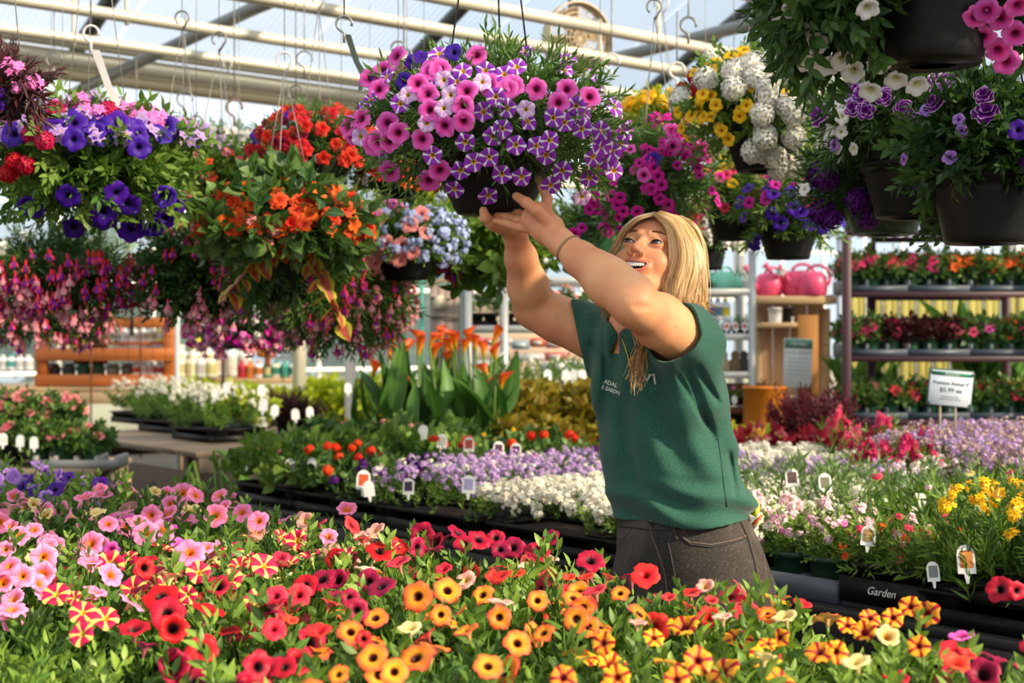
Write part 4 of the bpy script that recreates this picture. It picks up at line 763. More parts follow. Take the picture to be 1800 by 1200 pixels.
for (px, py, s, col, typ) in HF:
    p = canopy_hit(px, py); u, v = uv_of(p)
    if v > 1.72: p = B(u, 1.72, 0)+[0, 0, 0]; d = p[1]; p = Pt(px, py, d)
    t = min(fgp, key=lambda q: (q[1][0]-p[0])**2+(q[1][1]-p[1])**2); ray = nrm(p-CAMP)
    n = -ray*(.75 if typ == 'pet' else .12)+np.array([0, 0, .45 if typ == 'pet' else .8])+rg4.normal(0, .2, 3)
    used_.append(p); put_flower(t[0], typ, col, p-t[1], nrm(n), s*.5/F*p[1], rg4, 'petunia_flower')
used_ = np.array(used_)
for (t, p, q, px, py) in fgp:
    n = {'streak': 5, 'salm': 6, 'pinko': 5, 'amber': 5, 'scar': 7, 'crim': 6}.get(q[2], 5)+(0 if q[2] in ('amber', 'streak') else 2)
    for i in range(n):
        a = rg4.random()*6.28; r = .115*math.sqrt(rg4.random()); hz = .10+.14*math.sqrt(max(.1, 1-(r/.14)**2))+rg4.uniform(-.01, .02); lp = np.array([r*math.cos(a), r*math.sin(a), hz])
        if len(used_) and np.min(((used_-(p+lp))**2).sum(1)) < .045**2: continue
        col = q[2] if rg4.random() < .6 else q[3]; typ = 'pet' if rg4.random() < .55 else 'tru'
        if col in ('buff',): typ = 'tru'
        ray = nrm(p+lp-CAMP); nn = -ray*rg4.uniform(-.1, .8)+np.array([math.cos(a)*.3, math.sin(a)*.3, .7])+rg4.normal(0, .3, 3)
        put_flower(t, typ, col, lp, nrm(nn), rg4.uniform(.018, .027), rg4, 'petunia_flower')
for i, (x, y, d) in enumerate(((60, 1150, 1.95), (140, 1190, 1.8), (0, 1195, 1.8))):
    p = Pt(x, y, d); p[2] = ZB; t = thing('potted_seedling', ['white flowered green seedling at the lower left corner', 'small green seedling beside the dark gap, lower left', 'green seedling cut by the lower left corner'][i], 'potted plant', p, 0, 'green seedlings at the bench corner')
    part('pot', pot_mesh('pot', .042, .06, .095, BLKP, SOIL, .003, 16), None, t)
    part('foliage', dome('pet', 'g_spr', (.1, .1, .085), 60, .07, i, -.2), None, t, stuff=True, loc=(0, 0, .1))
    stuff_flowers(t, 'blossoms', FLO, FM['white'], [frame(np.array([.09*math.cos(a), .09*math.sin(a), .1+.08*z]), (0, -.5, 1), .011) for a, z in zip(rg4.random(14)*6, rg4.random(14))])
# ================================================================ middle bench
def fl(label, px, py, zc, **k):
    """flat whose canopy centre shows at (px,py)"""
    p = Gz(px, py, zc); u, v = uv_of(p); return flat(label, u, v, **k)
G_ = 'flats of bedding plants behind the woman'
# white sweep, front row of the middle bench (u decreasing to the right)
k_ = 0
for u in (2.62, 3.14):
    for v in (2.85, 3.13, 3.41):
        lab = {(2.62, 2.85): 'flat of white flowers at the bench edge, behind the woman\'s hip', (3.14, 2.85): 'flat of white flowers spilling over the bench edge left of the woman', (2.62, 3.13): 'flat of white flowers behind her waist, second from the edge', (3.14, 3.13): 'middle flat of white flowers left of the woman', (2.62, 3.41): 'flat of white flowers behind her waist, third from the edge', (3.14, 3.41): 'rearmost flat of white flowers left of the woman, before the lilac ones'}[(u, v)]
        flat(lab, u, v, kind='sml', mat='g_spr', fh=.09, n=70, flowers=[('clu', 'whited', 430, .023, 'stuff')], group=G_, seed=100+k_, spill=.04); k_ += 1
for j, (u, v) in enumerate(((3.72, 2.85), (3.72, 3.13), (3.66, 3.41), (3.3, 3.7), (2.9, 3.72))):
    flat(['flat of lilac flowers trailing over the bench edge', 'flat of lilac flowers behind the trailing one', 'flat of lilac flowers beside the white ones, third from the edge', 'flat of lilac and green flowers behind the white ones', 'flat of lilac flowers touching the woman\'s shirt'][j], u, v, kind='sml', mat='g_spr', fh=.12, n=140, flowers=[('clu', 'lil', 190, .017, 'stuff'), ('clu', 'whited', 24, .015, 'stuff')], group=G_, seed=110+j, spill=.05)
for j, (u, v) in enumerate(((4.1, 2.85), (4.05, 3.15), (4.0, 3.72), (3.72, 4.15))):
    flat(['flat of dark purple verbena beside the orange flowers at the bench edge', 'second flat of dark purple verbena from the edge', 'flat of dark purple verbena behind the lilac ones', 'far flat of dark purple verbena near the coleus'][j], u, v, L=.3, kind='sml', mat='g_dark', fh=.1, n=90, nl=4, flowers=[('head', 'ver', 14, .022, 'part'), ('flo', 'white', 4, .016, 'stuff')], group=G_, seed=120+j)
for j, (u, v, c) in enumerate(((4.42, 2.86, 'ored'), (4.3, 3.3, 'ored'), (4.35, 3.8, 'ored'), (4.1, 4.2, 'ored'), (4.75, 4.25, 'ored'), (5.2, 4.0, 'yel'))):
    flat(['flat of orange lantana at the bench edge by the white tag', 'flat of orange lantana behind the tagged one', 'flat of orange lantana in the middle of the bench', 'flat of orange lantana before the coleus', 'flat of orange lantana before the lilies', 'flat of yellow lantana at the foot of the lilies'][j], u, v, L=.36, kind='imp', mat='g_imp', fh=.13, n=60, nl=4, shoot=.07, flowers=[('head', c, 13, .024, 'part')], group=G_, seed=130+j)
for j, (u, v) in enumerate(((4.78, 2.86), (4.78, 3.3), (5.0, 3.62), (4.75, 3.75), (5.35, 3.8), (5.7, 3.7), (5.9, 3.9))):
    z = ZB if v < 3.7 else ZB-.035
    flat(['flat of light green lantana at the left corner of the bench', 'flat of light green lantana second from the corner', 'flat of bushy green lantana with white tags', 'flat of green lantana in front of the lilies', 'flat of green lantana beside the wooden table', 'flat of green lantana with yellow buds by the wooden table', 'rearmost flat of green lantana, beside the lily pots'][j], u, v, z=z, L=.46, kind='col', mat='g_spr' if j < 2 else 'g_imp', fh=.17, n=75, nl=5, shoot=.1, flowers=[('clu', 'yel' if j > 2 else 'peach', 5, .014, 'stuff')], group=G_, seed=140+j, spill=.06)
# right side: nemesia pots in grey carrying trays
def carry_tray(label, u, v, z, n, rows=2, s=.115, group='grey carrying trays'):
    t = thing('carrying_tray', label, 'plant tray', B(u, v, z), ANG_U, group); mb = MB(); L, W = n*s, rows*s
    for i in range(n+1): box(mb, (-L/2+i*s, 0, .03), (.006, W, .055))
    for j in range(rows+1): box(mb, (0, -W/2+j*s, .03), (L, .006, .055))
    for i in range(n+1):
        for q in (-1,): box(mb, (-L/2+i*s, q*W/2, .035), (.03, .012, .05), bev=.004)
    box(mb, (0, 0, .004), (L, W, .006)); box(mb, (0, -W/2-.008, .055), (L+.01, .02, .005)); part('tray', mb, plain('grey_tray', '5a6068', .4), t, smooth=False)
    return t
POT4 = dict(green=DKGREEN, lgreen=GREENP, black=BLKP)
def potted(name, label, pos, pot='green', kind='sml', mat='g_spr', R=(.075, .075, .08), n=44, L=.06, seed=0, flowers=(), group=None, cat='potted flower', r1=.055, h=.1, low=-.2, droop=0., extra=None, part_fl=True, rz=0., foz=None):
    rg = np.random.default_rng(seed); t = thing(name, label, cat, pos, rz, group); pos = np.asarray(pos, float)
    part('pot', pot_mesh('pot', r1*.7, r1, h, POT4.get(pot, pot) if isinstance(pot, str) else pot, SOIL, .004, 18), None, t)
    R = np.array(R); cz = h if foz is None else foz
    fo = part('foliage', dome(kind, mat, R, n, L, seed, low, droop), None, t, stuff=True); fo.location = (0, 0, cz); fo.rotation_euler = (0, 0, rg.random()*6)
    tc = nrm((CAMP-pos)*[1, 1, 0])
    for (typ, col, cnt, s, z0, z1) in flowers:
        for i in range(cnt):
            z = rg.uniform(z0, z1); a = math.atan2(tc[1], tc[0])+rg.uniform(-1.9, 1.9); q = math.sqrt(max(.03, 1-z*z))*rg.uniform(.5, 1); d = np.array([q*math.cos(a), q*math.sin(a), z]); p = d*R*1.08+[0, 0, cz]
            put_flower(t, typ, col, p, nrm(d+tc*.5+[0, 0, .2]+rg.normal(0, .2, 3)) if typ != 'spk' else nrm([rg.normal(0, .15), rg.normal(0, .15), 1]), s*rg.uniform(.8, 1.2), rg)
    return t
carry_tray('grey tray of green pots behind the woman\'s back pocket', 2.34, 2.86, ZB, 4)
for i in range(4):
    for j in range(2):
        potted('potted_nemesia', f'pink-white nemesia in a green pot, {["front", "back"][j]} of its tray, {["rightmost", "second from the right", "third from the right", "nearest her hip"][i]}', B(2.17+i*.115, 2.80+j*.12, ZB+.006), flowers=[('clu', 'pinkw', 12, .018, .35, 1.1), ('clu', 'pinkl', 4, .014, .1, .9)], seed=200+i*2+j, group='pink nemesia pots', R=(.075, .075, .095))
carry_tray('grey tray of black pots with the white lettering', 1.98, 2.86, ZB, 2)
for i in range(2):
    for j in range(2):
        potted('potted_nemesia', f'red and orange nemesia in a black pot, {["front", "back"][j]} {["right", "left"][i]} of the lettered tray', B(1.93+i*.115, 2.80+j*.12, ZB+.006), 'black', kind='lin', flowers=[('clu', 'hot', 5, .016, .1, 1.1), ('clu', 'orange', 4, .014, .1, 1.), ('clu', 'pinkw', 3, .016, .4, 1.1)], seed=220+i*2+j, group='red and orange nemesia pots', R=(.08, .08, .085), droop=.3)
for j, (u, v, a) in enumerate(((1.6, 2.86, 1), (1.6, 3.15, 1), (1.05, 3.15, 0), (1.5, 3.44, 1))):
    flat(['black flat of yellow nemesia at the bench edge', 'flat of yellow nemesia, second from the bench edge', 'flat of yellow nemesia cut by the right edge', 'third flat of yellow nemesia, under the purple nemesia'][j], u, v, kind='nar', mat='g_lin', fh=.17, n=210, shoot=.09, flowers=[('clu', 'yel', 80, .024, 'part'), ('clu', 'buff', 16, .016, 'part')] if a else [('clu', 'yel', 16, .02, 'part')], group='flats of yellow nemesia', seed=150+j, spill=.02)
for j, (u, v) in enumerate(((2.05, 3.2), (2.5, 3.2), (2.75, 3.5), (2.25, 3.52), (1.95, 3.6))):
    flat(['green flat with a few red nemesia behind the lettered tray', 'leafy flat of unopened snapdragons behind the pink nemesia', 'leafy green flat right of the white flowers', 'leafy snapdragon flat with two white tags', 'narrow-leaved green flat under the purple nemesia'][j], u, v, L=.44, kind='lin', mat='g_sage' if j in (1, 2, 3) else 'g_lin', fh=.16, n=130, shoot=.1, flowers=[('clu', 'hot' if j != 4 else 'orange', 5, .016, 'part'), ('clu', 'pinkw', 5, .016, 'part')] if j in (0, 3, 4) else (), group='leafy green flats on the right', seed=160+j)
for j, (px, py) in enumerate(((1478, 752), (1500, 785), (1550, 760), (1585, 800), (1625, 790), (1530, 800))):
    p = Gz(px, py, 1.0); p[2] = ZB; potted('potted_snapdragon', ['tall hot pink snapdragon, leftmost of the group before the red plants', 'hot pink snapdragon behind the two white tags', 'tallest hot pink snapdragon in front of the red plants', 'low rose snapdragon between pink and white blooms', 'rose snapdragon nearest the cream and purple nemesia', 'deep rose snapdragon in the middle of the group'][j], p, 'black', kind='lin', mat='g_lin', R=(.09, .09, .16), n=60, L=.1, seed=240+j,
        flowers=[('spk', 'rose' if j > 2 else 'hot', 9, .027, .5, 1.1), ('clu', 'rose', 12, .024, .4, 1.1)]+([('clu', 'pinkw', 4, .018, .2, .9)] if j > 2 else []), group='hot pink snapdragons')
for j, (u, v) in enumerate(((3.45, 4.14), (2.95, 4.12), (3.45, 3.86))):
    flat(['flat of white flowers just right of her back', 'flat of white flowers before the red plants', 'flat of white flowers behind her lower back'][j], u, v, z=ZB-.03, kind='sml', mat='g_spr', fh=.14, n=80, flowers=[('clu', 'whited', 360, .023, 'stuff')], group='white flats right of the woman', seed=170+j)
for j, (px, py) in enumerate(((1650, 815), (1740, 800), (1800, 835), (1700, 790), (1790, 790))):
    p = Gz(px, py, .95); u, v = uv_of(p); flat(['flat of cream and purple nemesia nearest the snapdragons', 'flat of cream and purple nemesia beneath the price sign', 'flat of cream and purple nemesia at the right edge, front', 'flat of cream and purple nemesia touching the sign stakes', 'flat of cream and purple nemesia at the right edge, rear'][j], u, v, z=ZB-.01, L=.42, kind='nar', mat='g_lin', fh=.16, n=120, shoot=.08, flowers=[('clu', 'nem', 150, .019, 'stuff'), ('clu', 'lil', 90, .017, 'stuff')], group='cream and purple nemesia flats', seed=180+j)
# red plants: a bed of single potted red coleus, big leaves as parts
REDL = [mkmesh('leaf', *leaf_t(.55, .12, .35, 4, .03)[:2], [M_['g_red']], leaf_t(.55, .12, .35, 4, .03)[2], np.full(14, .3*i)) for i in range(3)]
cnt = 0
for i, u in enumerate(np.arange(2.3, 5.3, .21)):
    for j, v in enumerate((4.5, 4.72, 4.94, 5.16)):
        p = B(u+rg4.uniform(-.03, .03), v, ZB-.035); px, py = proj(p+[0, 0, .22])
        if not (1245 < px < 1835): continue
        o_ = ['first', 'second', 'third', 'fourth', 'fifth', 'sixth', 'seventh', 'eighth', 'ninth', 'tenth', 'eleventh', 'twelfth', 'thirteenth', 'fourteenth', 'fifteenth', 'sixteenth']
        t = potted('potted_red_foliage', f'dark red leafy plant, {["front", "second", "third", "rear"][j]} row of the red bed, {o_[i]} from the right', p, 'black', kind='col', mat='g_red', R=(.13, .13, .1), n=26, L=.11, seed=i*4+j, group='dark red foliage plants', cat='potted plant'); cnt += 1
        for q in range(8):
            a = rg4.random()*6.28; d = nrm([math.cos(a)*.8, math.sin(a)*.8, rg4.uniform(.2, .9)]); link('leaf', REDL[q % 3], t, M=frames([np.array([0, 0, .13])+d*.05], [d], rg4.uniform(.06, .1), np.array([rg4.normal(0, .5)]))[0])
# coleus
for j, (px, py, z) in enumerate(((910, 700, 1.0), (960, 690, 1.0), (1010, 690, 1.0), (1040, 720, .98), (930, 730, .97), (985, 725, .97), (1290, 720, .97), (1335, 722, .96), (1310, 735, .95), (1775, 775, .96), (1745, 778, .96))):
    p = Pt(px, 0, [6.7, 6.9, 7.0, 6.8, 6.3, 6.2, 6.75, 6.6, 6.3, 5.9, 5.8][j]); p[2] = ZB-.035; br = j in (6, 7, 8)
    potted('potted_coleus', ['leftmost bronze coleus, touching the grey rack post', 'bronze coleus in front of the tagged seedling tray', 'tallest bronze coleus, left of the green shirt', 'bronze coleus tucked against the green shirt', 'low bronze coleus behind the orange lantana', 'low bronze coleus behind the white blooms', 'golden coleus just right of her back', 'golden coleus beside the orange barrel', 'rust coleus in front of the golden ones', 'rust orange coleus at the right edge', 'rust orange coleus left of the white stakes at the right edge'][j], p, 'black', kind='col', mat='g_bronze' if not br else 'g_lime', R=(.15, .15, .17 if j < 6 else .08), n=80, L=.12, seed=j, group='coleus plants', cat='potted plant', low=-.4, foz=.24 if j < 4 else .12) if br is False else potted('potted_coleus', ['golden coleus just right of her back', 'golden coleus beside the orange barrel', 'rust coleus in front of the golden ones'][j-6], p, 'black', kind='col', mat='g_vine' if j == 8 else 'g_lime', R=(.15, .15, .1), n=50, L=.12, seed=j, group='coleus plants', cat='potted plant', low=-.4)
# ================================================================ calla lilies
def calla_flower_mesh():
    mb = MB(); na, nt = 17, 8; P = []; uv = []
    for i in range(nt):
        t = i/(nt-1)
        for k in range(na):
            a = -PI+2*PI*k/(na-1)*1.0; r = .12+.55*t**1.5; lip = math.cos(a/2)**2     # lip: long side of the spathe
            z = 1.1*t+.75*t*t*lip*.9; rr = r*(.55+.6*lip*t) if t > .3 else r
            P.append((rr*math.cos(a)*.9+.35*t*t*lip, rr*math.sin(a)*.8*(1-.55*max(0, t-.6)*lip*2), z-.35*t**4*lip)); uv.append((1-t*.9, k/(na-1)))
    n = na; i = np.arange(nt-1)[:, None]*n; j = np.arange(na-1)[None]; f = np.stack([i+j, i+j+1, i+n+j+1, i+n+j], -1).reshape(-1, 4); mb.add(P, f, uv=uv)
    tube(mb, [(0, 0, .2), (0, 0, .7), (.02, 0, 1.0)], [.05, .06, .03], 6, m=1); return mb
t_ = NT('calla_spathe'); b_ = t_.n('BsdfPrincipled'); s_ = t_.n('SeparateXYZ'); t_.l(t_.n('UVMap', uv_map='uv').outputs[0], s_.inputs[0])
c_ = t_.ramp(s_.outputs[0], [(0.1, srgb('d8402a')), (.3, srgb('f0701c')), (.6, srgb('f59a1e')), (.85, srgb('c8b030')), (1, srgb('7e9a30'))])
t_.l(c_, b_.inputs['Base Color']); b_.inputs['Roughness'].default_value = .4; tr_ = t_.n('BsdfTranslucent'); t_.l(c_, tr_.inputs[0]); mx_ = t_.n('MixShader'); mx_.inputs[0].default_value = .3
t_.l(b_.outputs[0], mx_.inputs[1]); t_.l(tr_.outputs[0], mx_.inputs[2]); t_.l(mx_.outputs[0], t_.out.inputs[0])
CALF = calla_flower_mesh().mesh('calla_flower', [t_.m, plain('spadix', 'd8a020')])
def bigleaf_mesh(name, mat, w=.3, L=1., fold=.2, droop=.15, wave=.02, rows=6, stem=.0, seed=0):
    T = leaf_t(w, fold, droop, rows, wave); mb = MB(); mb.add(T[0]*[1, 1, 1], T[1], uv=T[2], r=seed*.3)
    if stem: mb.add(T[0][:0].reshape(0, 3), np.zeros((0, 3), int)) if 0 else None
    return mb.mesh(name, [mat])
CALL = [bigleaf_mesh('leaf', M_['g_calla'], .3, fold=.25, droop=d, wave=.02, seed=i) for i, d in enumerate((.15, .35, .6))]
rg5 = np.random.default_rng(9)
CPOS = [(668, 6.9), (700, 6.6), (735, 6.9), (775, 6.7), (805, 6.5), (840, 6.6), (870, 6.4), (755, 6.4)]
CFL = [(690,600),(683,625),(705,620),(690,650),(650,675),(700,680),(742,605),(755,600),(775,598),(795,610),(762,625),(785,620),(800,605),(823,595),(835,610),(850,620),(872,625),(858,655),(860,690),(880,678),(655,655),(815,615),(865,600),(735,620),(790,640)]
ctop = []
for i, (px, d) in enumerate(CPOS):
    p = Pt(px, 0, d); p[2] = ZB-.035
    t = thing('potted_calla_lily', ['orange calla lilies, leftmost clump by the lime leaves', 'orange calla lilies, second clump from the left', 'orange calla lilies with short green buds', 'orange calla lilies in the middle of the row', 'orange calla lilies left of the garden panel\'s right post', 'orange calla lilies with one tall red-tipped bloom', 'orange calla lilies touching the grey rack post', 'orange calla lilies standing nearest the front'][i], 'potted flower', p, 0, 'potted calla lilies')
    part('pot', pot_mesh('pot', .06, .08, .13, BLKP, SOIL, .004, 18), None, t)
    fl_ = [q for q in CFL if min(range(8), key=lambda k: abs(CPOS[k][0]-q[0])) == i]
    for (fx, fy) in fl_:
        tp = Pt(fx, fy+8, d+rg5.uniform(-.06, .06))-p; mb = MB(); b0 = np.array([rg5.normal(0, .025), rg5.normal(0, .025), .12]); 
        tube(mb, [b0, b0*[1, 1, 0]+(tp-b0)*[.4, .4, .5]+[0, 0, .12], tp], [.008, .007, .006], 6); s = part('flower_stem', mb, M_['stem'], t)
        link('calla_flower', CALF, s, M=frame(tp, nrm([rg5.normal(0, .25), rg5.normal(0, .2), 1]), .056*rg5.uniform(.85, 1.25), rg5.random()*6))
    for k in range(9):
        a = rg5.random()*6.28; r = rg5.uniform(.01, .05); h = rg5.uniform(.15, .34); lean = rg5.uniform(.03, .09); b0 = np.array([r*math.cos(a), r*math.sin(a), .12]); tp = b0+[lean*math.cos(a), lean*math.sin(a), h*.6]
        mb = MB(); tube(mb, [b0, (b0+tp)/2, tp], [.007, .006, .005], 5); s = part('leaf_stem', mb, M_['stem'], t)
        L = rg5.uniform(.22, .34); link('leaf', CALL[k % 3], s, M=frames([tp], [nrm([.35*math.cos(a), .35*math.sin(a), 1])], L, np.array([rg5.random()*6]))[0])
# ================================================================ wooden tables at the left
WG = wood('weathered_wood', 'a8957c', '6a5a48'); WL = wood('light_wood', 'd8b88c', 'b08a60'); WD = wood('dark_stained_wood', '4a3c30', '2c231c'); WO = wood('orange_stained_wood', 'c06a24', '8c4414', .55)
def plank_table(label, c, rz, L, W, z, mat, npl=6, apron=.12, legm=None, side=None, name='plank_table'):
    t = thing(name, label, 'table', c, rz, 'wooden plant tables')
    for i in range(npl): mb = MB(); box(mb, (0, -W/2+(i+.5)*W/npl, z-.015+.002*(i % 2)), (L, W/npl-.008, .03), bev=.003); part('plank', mb, mat, t, smooth=False)
    for s in (-1, 1): mb = MB(); box(mb, (0, s*(W/2-.03), z-.03-apron/2), (L-.04, .04, apron), bev=.004); part('apron', mb, mat, t, smooth=False)
    for sx in (-1, 0, 1):
        for sy in (-1, 1): mb = MB(); box(mb, (sx*(L/2-.08), sy*(W/2-.07), (z-.03)/2), (.09, .09, z-.03), bev=.005); part('leg', mb, legm or mat, t, smooth=False)
    if side:
        for s in side: 
            mb = MB()
            if s == 'x-': box(mb, (-L/2+.01, 0, z/2-.05), (.02, W-.02, z-.12))
            if s == 'y-': box(mb, (0, -W/2+.01, z/2-.05), (L-.02, .02, z-.12))
            part('side_board', mb, WD, t, smooth=False)
    return t
t1 = np.array([-2.79, 7.3, 0]); plank_table('weathered wooden table with pink begonias at the left edge', t1, 0., 1.5, .7, .755, WG, 6, .14)
p2 = np.array([-1.65, 7.44, 0])+V*.95+U*1.0; plank_table('dark wooden table under the white flowers and lime plants', p2, ANG_V, 1.9, 2.0, .80, wood('mid_wood', '8a7660', '54463a'), 8, .13, side=('x-', 'y-'))
p3 = Pt(610, 0, 10.9); p3[2] = 0; plank_table('wooden table behind, with the lime leaved plants', p3, math.radians(20), 1.6, .9, .74, WG, 6, .1)
p4 = Pt(120, 0, 11.55); p4[2] = 0; plank_table('light pine table holding the orange shelf unit', p4, 0, 2.4, .8, 1.02, WL, 4, .1)
# pallet crate under the left table
t = thing('wooden_crate', 'pale slatted crate standing beside the left table', 'crate', Pt(172, 0, 7.7)*[1, 1, 0], 0.1)
for i in range(3): mb = MB(); box(mb, ((i-1)*.12, 0, .33), (.075, .03, .64), bev=.003); part('slat', mb, WL if i < 2 else WG, t, smooth=False)
for z in (.05, .6): mb = MB(); box(mb, (0, .03, z), (.34, .03, .08), bev=.003); part('crosspiece', mb, WL, t, smooth=False)
mb = MB(); box(mb, (0, .2, .25), (.3, .25, .5), bev=.01); part('inner_box', mb, plain('dull_red_box', '8c2c1c', .7), t, smooth=False)
# begonias on the left table
BG = 'pink begonias on the left table'; k = 0
for j, (row, y0) in enumerate(((7.4, 0), (7.6, 0), (7.8, 0))):
    for i, px in enumerate((-30, 20, 68, 115, 160) if j == 0 else ((-20, 25, 70, 115) if j == 1 else (0, 40))):
        p = Pt(px, 0, row-.3); p[2] = .76
        potted('potted_begonia', f'pink begonia on the left table, {["front row", "middle row", "back row"][j]}, {["first", "second", "third", "fourth", "fifth"][i]} from the left', p, 'lgreen' if i > 1 else 'black', kind='imp', mat='g_cal', R=(.1, .1, .10 if j == 0 else .14), n=44, L=.08, seed=300+k, flowers=[('dbl', 'peach', 4 if j == 0 else 9, .03, .3, 1.), ('dbl', 'hot', 1, .026, .2, 1.)], group=BG, foz=.1 if j == 0 else .2); k += 1
for i, px in enumerate((5, 35, 60)): tag(['white tag at the far left of the begonias', 'square white tag under the begonias, second from the left', 'white tag under the begonias, third from the left'][i], Pt(px, 782+i*3, 6.97), 1.1, '' if i else 'e8e8e0', group='white tags under the begonias')
carry = thing('carrying_tray', 'grey tray of green pots at the right end of the begonia table', 'plant tray', Pt(143, 0, 7.1)*[1, 1, 0]+[0, 0, .757], 0, 'grey carrying trays'); mb = MB()
for i in range(5): box(mb, (-.2+i*.1, 0, .03), (.02, .2, .06), bev=.004)
box(mb, (0, -.1, .02), (.42, .012, .04)); part('tray', mb, plain('pale_grey_tray', '9a9a98', .45), carry, smooth=False)
# white and lime flats on the dark table
A2 = math.radians(28)
def onp(px, py, z): return Gz(px, py, z)
for j, (px, py, c, km) in enumerate(((385, 772, 'white', 0), (318, 757, 'white', 0), (262, 742, 'white', 0), (400, 742, None, 1), (330, 728, None, 1), (460, 745, None, 1))):
    p = onp(px, py, .803)
    flat(['flat of white flowers at the front corner of the dark table', 'flat of white flowers behind the corner one', 'flat of white flowers nearest the light wooden ledge', 'lime green flat behind the white flowers', 'lime green flat in front of the orange shelf', 'lime green flat before the cream bottles'][j], 0, 0, pos=p, rot=ANG_U, L=.5, W=.36 if c else .4, kind='nar' if c else 'col', mat='g_lin' if c else 'g_lime', fh=.16 if c else .14, n=150, shoot=.09 if c else .11, flowers=[('clu', 'whited', 70, .026, 'stuff')] if c else (), group='flats on the dark wooden table', seed=320+j)
for j, px in enumerate((413, 450)):
    p = onp(px, 770, .803)
    potted('potted_lime_plant', ['lime plant in the left white square pot', 'lime plant in the right white square pot'][j], p, WHITEP, kind='col', mat='g_lime', R=(.1, .1, .12), n=50, L=.09, seed=340+j, group='white square pots', cat='potted plant', r1=.075, h=.13)
for j, (px, py) in enumerate(((425, 690), (470, 700), (500, 725), (530, 728))):
    p = onp(px, {425: 745, 470: 750, 500: 762, 530: 764}[px], .803)
    potted('potted_dark_plant', ['dark purple leaved plant behind the white pots, left', 'dark purple leaved plant behind the white pots, right', 'dark leaved plant in the front tray with white tags, left', 'dark leaved plant in the front tray with white tags, right'][j], p, 'black', kind='nar', mat='g_purp', R=(.12, .12, .13), n=60, L=.1, seed=350+j, group='dark purple leaved plants', cat='potted plant')
for j, (px, py, s) in enumerate(((397, 680, 2.2), (460, 685, 2.2), (482, 720, 2.2), (520, 727, 2.2), (545, 722, 2.), (612, 680, 2.), (462, 712, 2.6), (377, 688, 1.8))):
    tag(['white tag behind the lime flats', 'white tag above the white pots', 'round topped tag left in the dark tray', 'round topped tag in the middle of the dark tray', 'round topped tag right in the dark tray', 'white tag in the lime leaves by the lilies', 'tall tag leaning out of the right white pot', 'pale tag behind the white flowers'][j], Pt(px, py+10, 7.7), s*.5, '', group='white tags on the wooden tables')
for j, (px, py) in enumerate(((560, 690), (600, 690), (635, 700), (580, 705), (650, 730))):
    p = Pt(px, 0, 10.6 if py < 705 else 10.2); p[2] = .745
    potted('potted_lime_plant', ['lime leaved plant, leftmost on the rear table', 'lime leaved plant, middle of the rear table', 'lime leaved plant beside the first calla lilies', 'lime leaved plant at the front of the rear table', 'lime leaves drooping in front of the calla lilies'][j], p, 'black', kind='col', mat='g_lime', R=(.15, .15, .16), n=60, L=.15, seed=360+j, group='lime leaved plants', cat='potted plant', r1=.08, h=.12, droop=.4, low=-.4)
# big leaved plant below the white table corner
t = thing('broad_leaf_plant', 'drooping broad leaved plant between the benches', 'potted plant', Pt(372, 0, 6.2)*[1, 1, 0]+[0, 0, 0], 0); part('pot', pot_mesh('pot', .09, .12, .2, BLKP, SOIL, .005), None, t)
c0 = np.array([0, 0, .2])
for i, (px, py, L, dr) in enumerate(((385, 800, .22, (.7, -.3, -.35)), (350, 820, .2, (-.3, -.3, -.9)), (400, 815, .2, (.8, -.2, -.6)), (345, 840, .17, (-.3, -.4, -.85)), (400, 830, .18, (.3, -.6, -.6)))):
    tp = Pt(px-10, py-10, 6.2)-np.array(t.location); mb = MB(); tube(mb, [c0, (c0+tp)/2+[.03, 0, .05], tp], [.012, .01, .007], 5); s = part('leaf_stem', mb, M_['stem'], t); link('leaf', CALL[i % 3], s, M=frames([tp], [nrm(dr)], L, np.array([.5*i]))[0])
# orange-brown shelf unit with bottles
D5 = 11.3; t = thing('wooden_shelf_unit', 'orange stained wooden shelf unit full of bottles', 'shelf', Pt(188, 677, D5), 0); m_ = lambda px: px/F*D5
base = np.array(t.location)
for px in (75, 298): mb = MB(); q = Pt(px, 620, D5)-base; box(mb, q, (m_(17), .08, m_(122)), bev=.004); part('post', mb, WO, t, smooth=False)
for i, (x0, x1, y0, y1, dy) in enumerate(((65, 308, 612, 634, 0), (65, 308, 658, 677, 0), (180, 308, 600, 606, .1), (175, 308, 558, 576, .02), (120, 180, 575, 640, .2))):
    mb = MB(); q = Pt((x0+x1)/2, (y0+y1)/2, D5)-base; box(mb, q+[0, -.05+dy, 0], (m_(x1-x0), .03, m_(y1-y0)), bev=.004); part(['front_rail', 'front_rail', 'thin_shelf', 'top_rail', 'back_panel'][i], mb, WO if i != 4 else wood('rust_panel', '7c3a1c', '5a2814'), t, smooth=False)
for y in (612, 660): mb = MB(); q = Pt(188, y+3, D5)-base; box(mb, q+[0, .15, 0], (m_(225), .36, .02)); part('shelf_board', mb, WO, t, smooth=False)
def bottle_mesh(col, lab, r=.035, h=.2, neck=.4):
    k = ('bottle', col, lab, r, h, neck)
    if k not in _fm:
        mb = MB(); lathe(mb, [(.001, 0), (r*.94, 0), (r, .006), (r, h*.68), (r*.9, h*.76), (r*neck, h*.82), (r*neck, h*.86)], 14); lathe(mb, [(r*neck*1.15, h*.86), (r*neck*1.15, h), (.001, h)], 12, m=2); lathe(mb, [(r*1.01, h*.2), (r*1.01, h*.6)], 14, m=1)
        _fm[k] = mb.mesh('bottle', [plain('bottle_'+col, col, .35, var=.04), plain('bottle_label_'+lab, lab, .5, var=.3, scale=40), plain('bottle_cap_'+lab, lab, .4)])
    return _fm[k]
nb = 0
